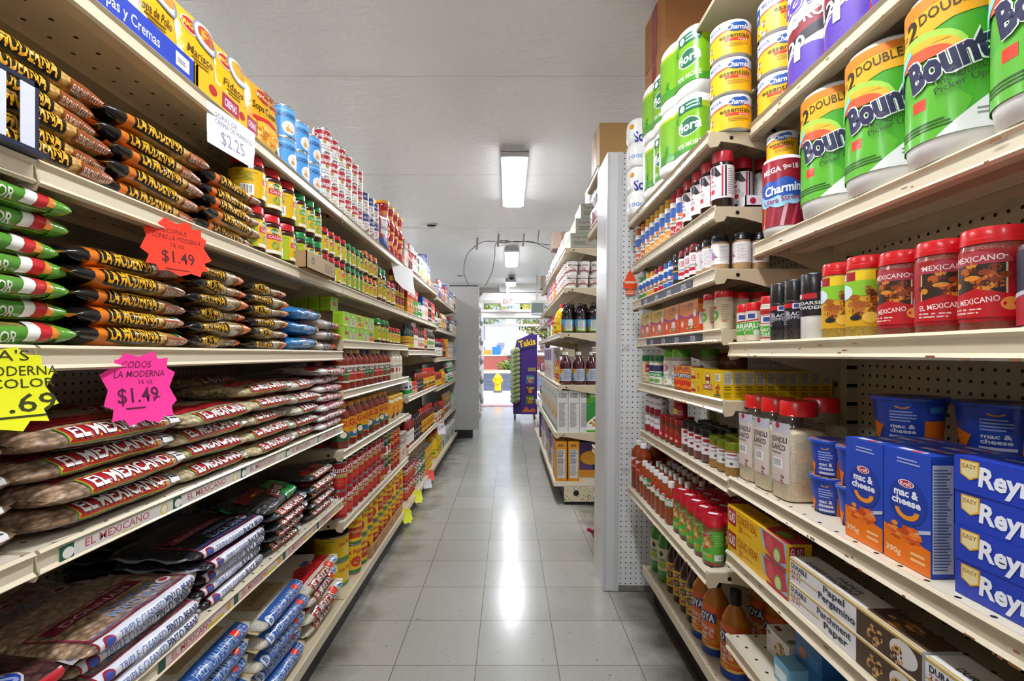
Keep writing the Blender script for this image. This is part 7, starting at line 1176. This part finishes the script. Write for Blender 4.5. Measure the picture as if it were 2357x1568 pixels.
for i, k in enumerate(('bx3', 'bx2', 'ylw', 'bx2', 'bx1', 'bx4', 'bx2')): put(P[k], .475, 4.74 + i * .13, 1.679, PI + .2, f"{dict(bx3='orange box', bx2='pink box', ylw='yellow pouch', bx1='white box', bx4='beige box')[k]} past the noodle cups, {ORD[i]} along the aisle", 'goods past the noodle cups')
for t in range(3): put(P['nflat'], .68 + .04 * t, 3.94, 1.986 + t * .1155, -PI / 2, f"grey green carton of noodle cups, {ORD[2 - t]} from top of stepped pile", 'noodle cartons')
for i in range(6): put(P['wpk'], .555, 4.30 + i * .31, 1.986, PI, f"crinkled white wrapped bale on top shelf, bottom tier, {ORD[i]} from cartons", 'wrapped bales')
for i in range(5): put(P['wpk'], .60, 4.34 + i * .31, 2.107, PI, f"crinkled white wrapped bale on top shelf, second tier, {ORD[i]} from cartons", 'wrapped bales')
for i in range(2): put(P['wpk2'], .70 + i * .17, 3.9, 2.334, -PI / 2, f"white paper bag bale on the noodle cartons, {ORD[i]} from the aisle", 'wrapped bales on cartons')
KB4 = kbox('cardboard_box', .12, .1, .17, '8a7464', '7a6452'); put(KB4, .56, 5.0, 2.228, PI, 'small brown carton on the wrapped bales'); put(kbox('cardboard_box', .1, .09, .16, '9a8a7a', '6a5a4a'), .50, 6.2, 1.987, PI, 'dull carton farther along the top shelf')
for i in range(2): put(P['redsnack'], .53, 2.75 + i * .17, 1.901, PI, f"snack bag peeking out behind the pegboard, {ORD[i]} from pegboard", 'snack bags behind the pegboard')
for i in range(2): put(P['whsnack'], .53, 2.75 + i * .17, 2.052, PI, f"white snack bag on top of those behind pegboard, {ORD[i]} from pegboard", 'snack bags behind the pegboard', sc=.7)
put(P['redsnack'], .552, 2.78, .601, PI, 'clear bag of red snacks low behind the pegboard')

# snack rack in the doorway, snack wall and far shelves
t = thing('snack_stand', 'display stand', 'purple cardboard snack stand on wheels by the door', (.28, 8.6, 0)); pu = M('43267a', .4)
child('side_panel', MB().box(.22, 8.55, .10, .50, 8.60, 1.36, pu), t); child('tray_column', MB().box(.08, 8.58, .10, .22, 8.95, 1.25, M('3a2468', .5)), t)
hd = MB().prism([(.10, 1.22), (.50, 1.30), (.50, 1.50), (.40, 1.52), (.14, 1.40)], 8.53, 8.56, pu); a = Art(); a.text('Takis', .04, .14, .11, 'e8c81c', w=.30, bold=.06, rot=.2, out='2a1650'); ink(hd, a, lambda u, v: ((.28 + u, 8.529, 1.22 + v), (0, -1, 0))); child('header_card', hd, t)
sp_ = MB(); a = Art()
a.rect(-.02, .74, .12, .80, 'a89a5a'); a.text('HOT NUTS', .05, .77, .03, '3a2a1a', w=.12)
for k, (v, c) in enumerate(((.52, '2a6a9a'), (.34, '3a2050'), (.16, '3a6a3a'))): a.rect(-.06, v, .09, v + .15, c); a.text('Takis', .02, v + .10, .05, 'd8c83a', w=.13, bold=.05, rot=.15); a.ell(.02, v + .04, .04, .03, 'd8702a', 10)
a.poly([(-.13, .02), (-.05, .12), (.0, .05), (.08, .1), (.12, .02)], 'c8642a'); ink(sp_, a, lambda u, v: ((.36 + u, 8.5495, .12 + v), (0, -1, 0))); child('printed_front', sp_, t)
for x in (.11, .46):
    for y in (8.6, 8.9): child('wheel', MB().lathe([(0, -.012), (.032, -.012), (.032, .012), (0, .012)], M('333338', .5), 14, (x, y, .032), 'x'), t); child('caster_fork', MB().box(x - .02, y - .01, .03, x + .02, y + .01, .10, M('9a9a9e', .3, metal=.8)), t)
for i in range(12): put(P['limebag'], .135, 8.53, .30 + i * .078, -PI / 2 + .3, f"green and silver chip bag hanging on the purple stand, {ORD[11 - i]} from top", 'hanging chip bags', rx=.35)
t = thing('clip_strip_wall', 'wire rack', 'wire rack of hanging silver bags along the partition', (-.5, 7.6, 0))
child('back_grid', MB().box(-.56, 6.88, .05, -.545, 9.4, 2.08, M('a9a9a9', .4)), t)
for y in (6.9, 8.1, 9.38): child('post', MB().box(-.56, y, 0, -.535, y + .02, 2.08, M('8d8d8d', .3)), t)
for c in range(3):
    for i in range(11): put(P['crisp'], -.515 + .035 * ((i + c) % 2), 7.05 + c * .75, .12 + i * .17, .2, f"silver chip bag hung on the wire rack, column {['one', 'two', 'three'][c]}, {ORD[10 - i]} from top", 'hanging silver bags')
for z, zn in ((.12, 'bottom'), (.5, 'second'), (.86, 'third'), (1.22, 'fourth'), (1.6, 'top')):
    for i in range(5): k = ['redsnack', 'whsnack', 'pursnack', 'whsnack', 'redsnack'][(i + int(z * 10)) % 5]; put(P[k], .54, 6.85 + i * .26, z + .001, PI, f"{dict(redsnack='red', whsnack='white', pursnack='purple')[k]} snack bag on far shelving, {zn} shelf, {ORD[i]} from near end", 'far snack bags')

# ---------------------------------------------------------------- price signs, holders, air freshener
def sheet(pts, col, art, label, loc, rz, name='price_sign', curl=.012, cat='price sign'):
    """hand-cut card hanging from a price rail: local u along y, v up; bends outward a little at its foot"""
    vs, fs = subdiv(pts, [tuple(t) for t in tessellate_polygon([[Vector((q[0], q[1], 0)) for q in pts]])], .02)
    S = lambda u, v: ((curl * (min(0, v) / .12) ** 2 * (1 + 5 * u), u, v), (1, 0, 0))
    mb = MB(); m = M(col, .6); A = [S(*q)[0] for q in vs]; n = len(A)
    mb.add(A + [(q[0] - .0006, q[1], q[2]) for q in A], list(fs) + [tuple(i + n for i in f[::-1]) for f in fs], m, True)
    ink(mb, art, S, .01, .7); p = Proto(name, cat, .001, .05, .1); p.part('card', mb); put(p, *loc, rz, label, None)
def burst(w, h, n, seed, flat=True):
    rd = random.Random(seed); pts = []
    for k in range(n):
        t = PI / 2 - 2 * PI * k / n; s = 1 if k % 2 else .84; s *= rd.uniform(.95, 1.04)
        x = w / 2 * s * math.copysign(abs(math.cos(t)) ** .7, math.cos(t)); y = h / 2 * s * math.copysign(abs(math.sin(t)) ** .7, math.sin(t)) - h / 2
        pts.append((x, min(0, y)))
    return pts
a = Art(); a.text('SOPAS', -.005, -.030, .010, '6a2a2a', w=.055, bold=0, shear=.2); a.text('SOPAS LA MODERNA', -.0, -.044, .010, '5a2424', w=.105, bold=0, shear=.2); a.text('16 oz', .0, -.058, .010, '5a2424', bold=0); a.text('$1.49', .0, -.084, .025, '4a1a1a', w=.07, bold=.01); a.rect(-.03, -.112, .02, -.110, '4a1a1a')
sheet(burst(.15, .125, 26, 3), 'ff3a1e', a, 'red orange starburst price sign hanging under the pasta', (-.712, 1.04, 1.452), -.35)
a = Art(); a.text('CODOS', -.005, -.026, .013, '7a1a4a', w=.055, bold=0, shear=.2); a.text('LA MODERNA', .0, -.044, .012, '6a1844', w=.095, shear=.2, bold=.01); a.text('16 oz', .01, -.059, .009, '6a1844', bold=0); a.text('$1.49', -.005, -.084, .028, '5a143c', w=.075, bold=.015); a.rect(-.03, -.110, .005, -.107, '5a143c'); a.rect(.02, -.092, .035, -.090, '5a143c')
sheet(burst(.14, .145, 24, 5), 'ff3a9c', a, 'hot pink starburst price sign above the bean bags', (-.712, .935, 1.168), -.3)
a = Art(); a.text("SOPA'S", -.0, -.016, .015, '3a3a10', w=.09, bold=0); a.text('LA MODERNA', .02, -.038, .014, '3a3a10', w=.12, bold=0); a.text('TRICOLOR', .02, -.056, .013, '3a3a10', w=.11, bold=.01); a.text('$1.69', .02, -.084, .026, '3a3a10', w=.11, bold=.015); a.rect(-.01, -.105, .06, -.102, '3a3a10')
sheet(burst(.16, .128, 24, 7), 'f0f01e', a, 'bright yellow starburst price sign at the photo edge', (-.712, .665, 1.176), -.25)
a = Art(); a.text('SOPAS DE', -.02, -.018, .012, '77748a', w=.08, bold=0); a.text('CREMA DE MARISCO', .01, -.034, .012, '6a677e', w=.14, bold=0); a.text('$2.25', .0, -.068, .034, '8a88a0', w=.085, bold=0)
sheet([(-.085, .002), (.095, .002), (.09, -.05), (.07, -.105), (-.09, -.10)], 'e8e6ee', a, 'white paper sheet with handwriting under the soup pouches', (-.714, 1.25, 1.77), -.12, 'paper_sign')
sheet([(-.16, .0), (.16, -.01), (.17, -.19), (.0, -.16), (-.10, -.12)], 'efeeec', Art(), 'blank white paper sheet hanging by the red jars', (-.712, 3.24, 1.76), -.25, 'paper_sign', .004)
a = Art(); a.rect(-.035, -.02, .035, -.004, 'c84050'); a.text('SALE', 0, -.012, .012, 'f0e8e8'); a.text('2.99', 0, -.06, .04, '3a3a4a', w=.07)
sheet([(-.05, 0), (.05, 0), (.05, -.13), (-.05, -.13)], 'e6dfe2', a, 'white card with red border hanging before the coffee', (-.71, 5.05, .46), -.7, 'paper_sign', .02)
for i, (y, z, c, l) in enumerate(((3.3, .115, 'e0e83a', 'small yellow starburst tag low beside the yellow cans'), (3.7, .13, 'e8ec3a', 'small yellow starburst tag farther along the deck'), (4.3, .14, 'e0584a', 'small red round tag on the deck edge'), (4.1, .10, 'd8d8dc', 'white paper tag hanging at the deck edge'))):
    sheet(burst(.09, .1, 16, 11 + i) if i < 3 else [(-.05, 0), (.05, 0), (.05, -.07), (-.05, -.07)], c, Art(), l, (-.700, y, z), -.9, 'price_tag', .05)
t = thing('wire_price_holder', 'price holder', 'black and white wire price holder before the pasta bags', (-.72, .70, zB))
fm = M('1e2440', .4); child('frame', MB().box(-.722, .655, zB + .001, -.716, .662, zB + .115, fm).box(-.722, .733, zB + .001, -.716, .74, zB + .115, fm).box(-.722, .655, zB + .108, -.716, .74, zB + .115, fm).box(-.735, .655, zB + .001, -.70, .74, zB + .008, fm), t)
child('price_card', MB().box(-.7155, .664, zB + .01, -.7145, .69, zB + .106, M('d8dae6', .4)), t, 'white card'); child('price_card', MB().box(-.7155, .71, zB + .01, -.7145, .732, zB + .106, M('d8dae6', .4)), t, 'white card')
t = thing('air_freshener', 'air freshener', 'orange tree-shaped air freshener hanging on the pegboard', (.592, 2.366, 1.51))
pts = [(.022, -.058), (.022, -.036), (.008, -.034), (.008, -.026), (.034, -.026), (.030, -.014), (.036, -.008), (.026, .008), (.028, .014), (.018, .026), (.020, .032), (.004, .058), (0, .062)]
pts = pts + [(-x, y) for x, y in pts[-2::-1]]
mb = MB().prism([(.592 + x, 1.508 + y) for x, y in pts], 2.3655, 2.3665, M('f04a14', .5)); a = Art(); a.rect(-.026, -.002, .026, .008, 'f0cdb8'); a.rect(-.018, -.053, .018, -.041, 'f0cdb8'); a.rect(-.015, -.050, .015, -.044, 'e86a3a'); ink(mb, a, lambda u, v: ((.592 + u, 2.3655, 1.508 + v), (0, -1, 0))); child('card', mb, t)
child('string', MB().tube([(.592, 2.366, 1.568), (.591, 2.366, 1.60), (.592, 2.372, 1.63)], .001, M('222222')), t); child('hook', MB().tube([(.592, 2.379, 1.632), (.592, 2.37, 1.632), (.592, 2.368, 1.626)], .0015, M('777777', .3, metal=.9)), t)
for k, v in USED.items():
    if len(k.split()) > 16 or len(k.split()) < 4: print('LABEL LENGTH', len(k.split()), k)
    if len(v) > 1: print('LABEL SAME', len(v), k, v[:2])
print('things', sum(len(v) for v in USED.values()))
p = Proto('broom_end', 'broom', 0, 0, 0); p.part('handle', MB().tube([(.438, 2.66, .20), (.50, 2.9, .10), (.54, 3.05, .012)], .011, M('a81c34', .35))); put(p, 0, 0, 0, 0, 'red stick end poking out low behind the pegboard')
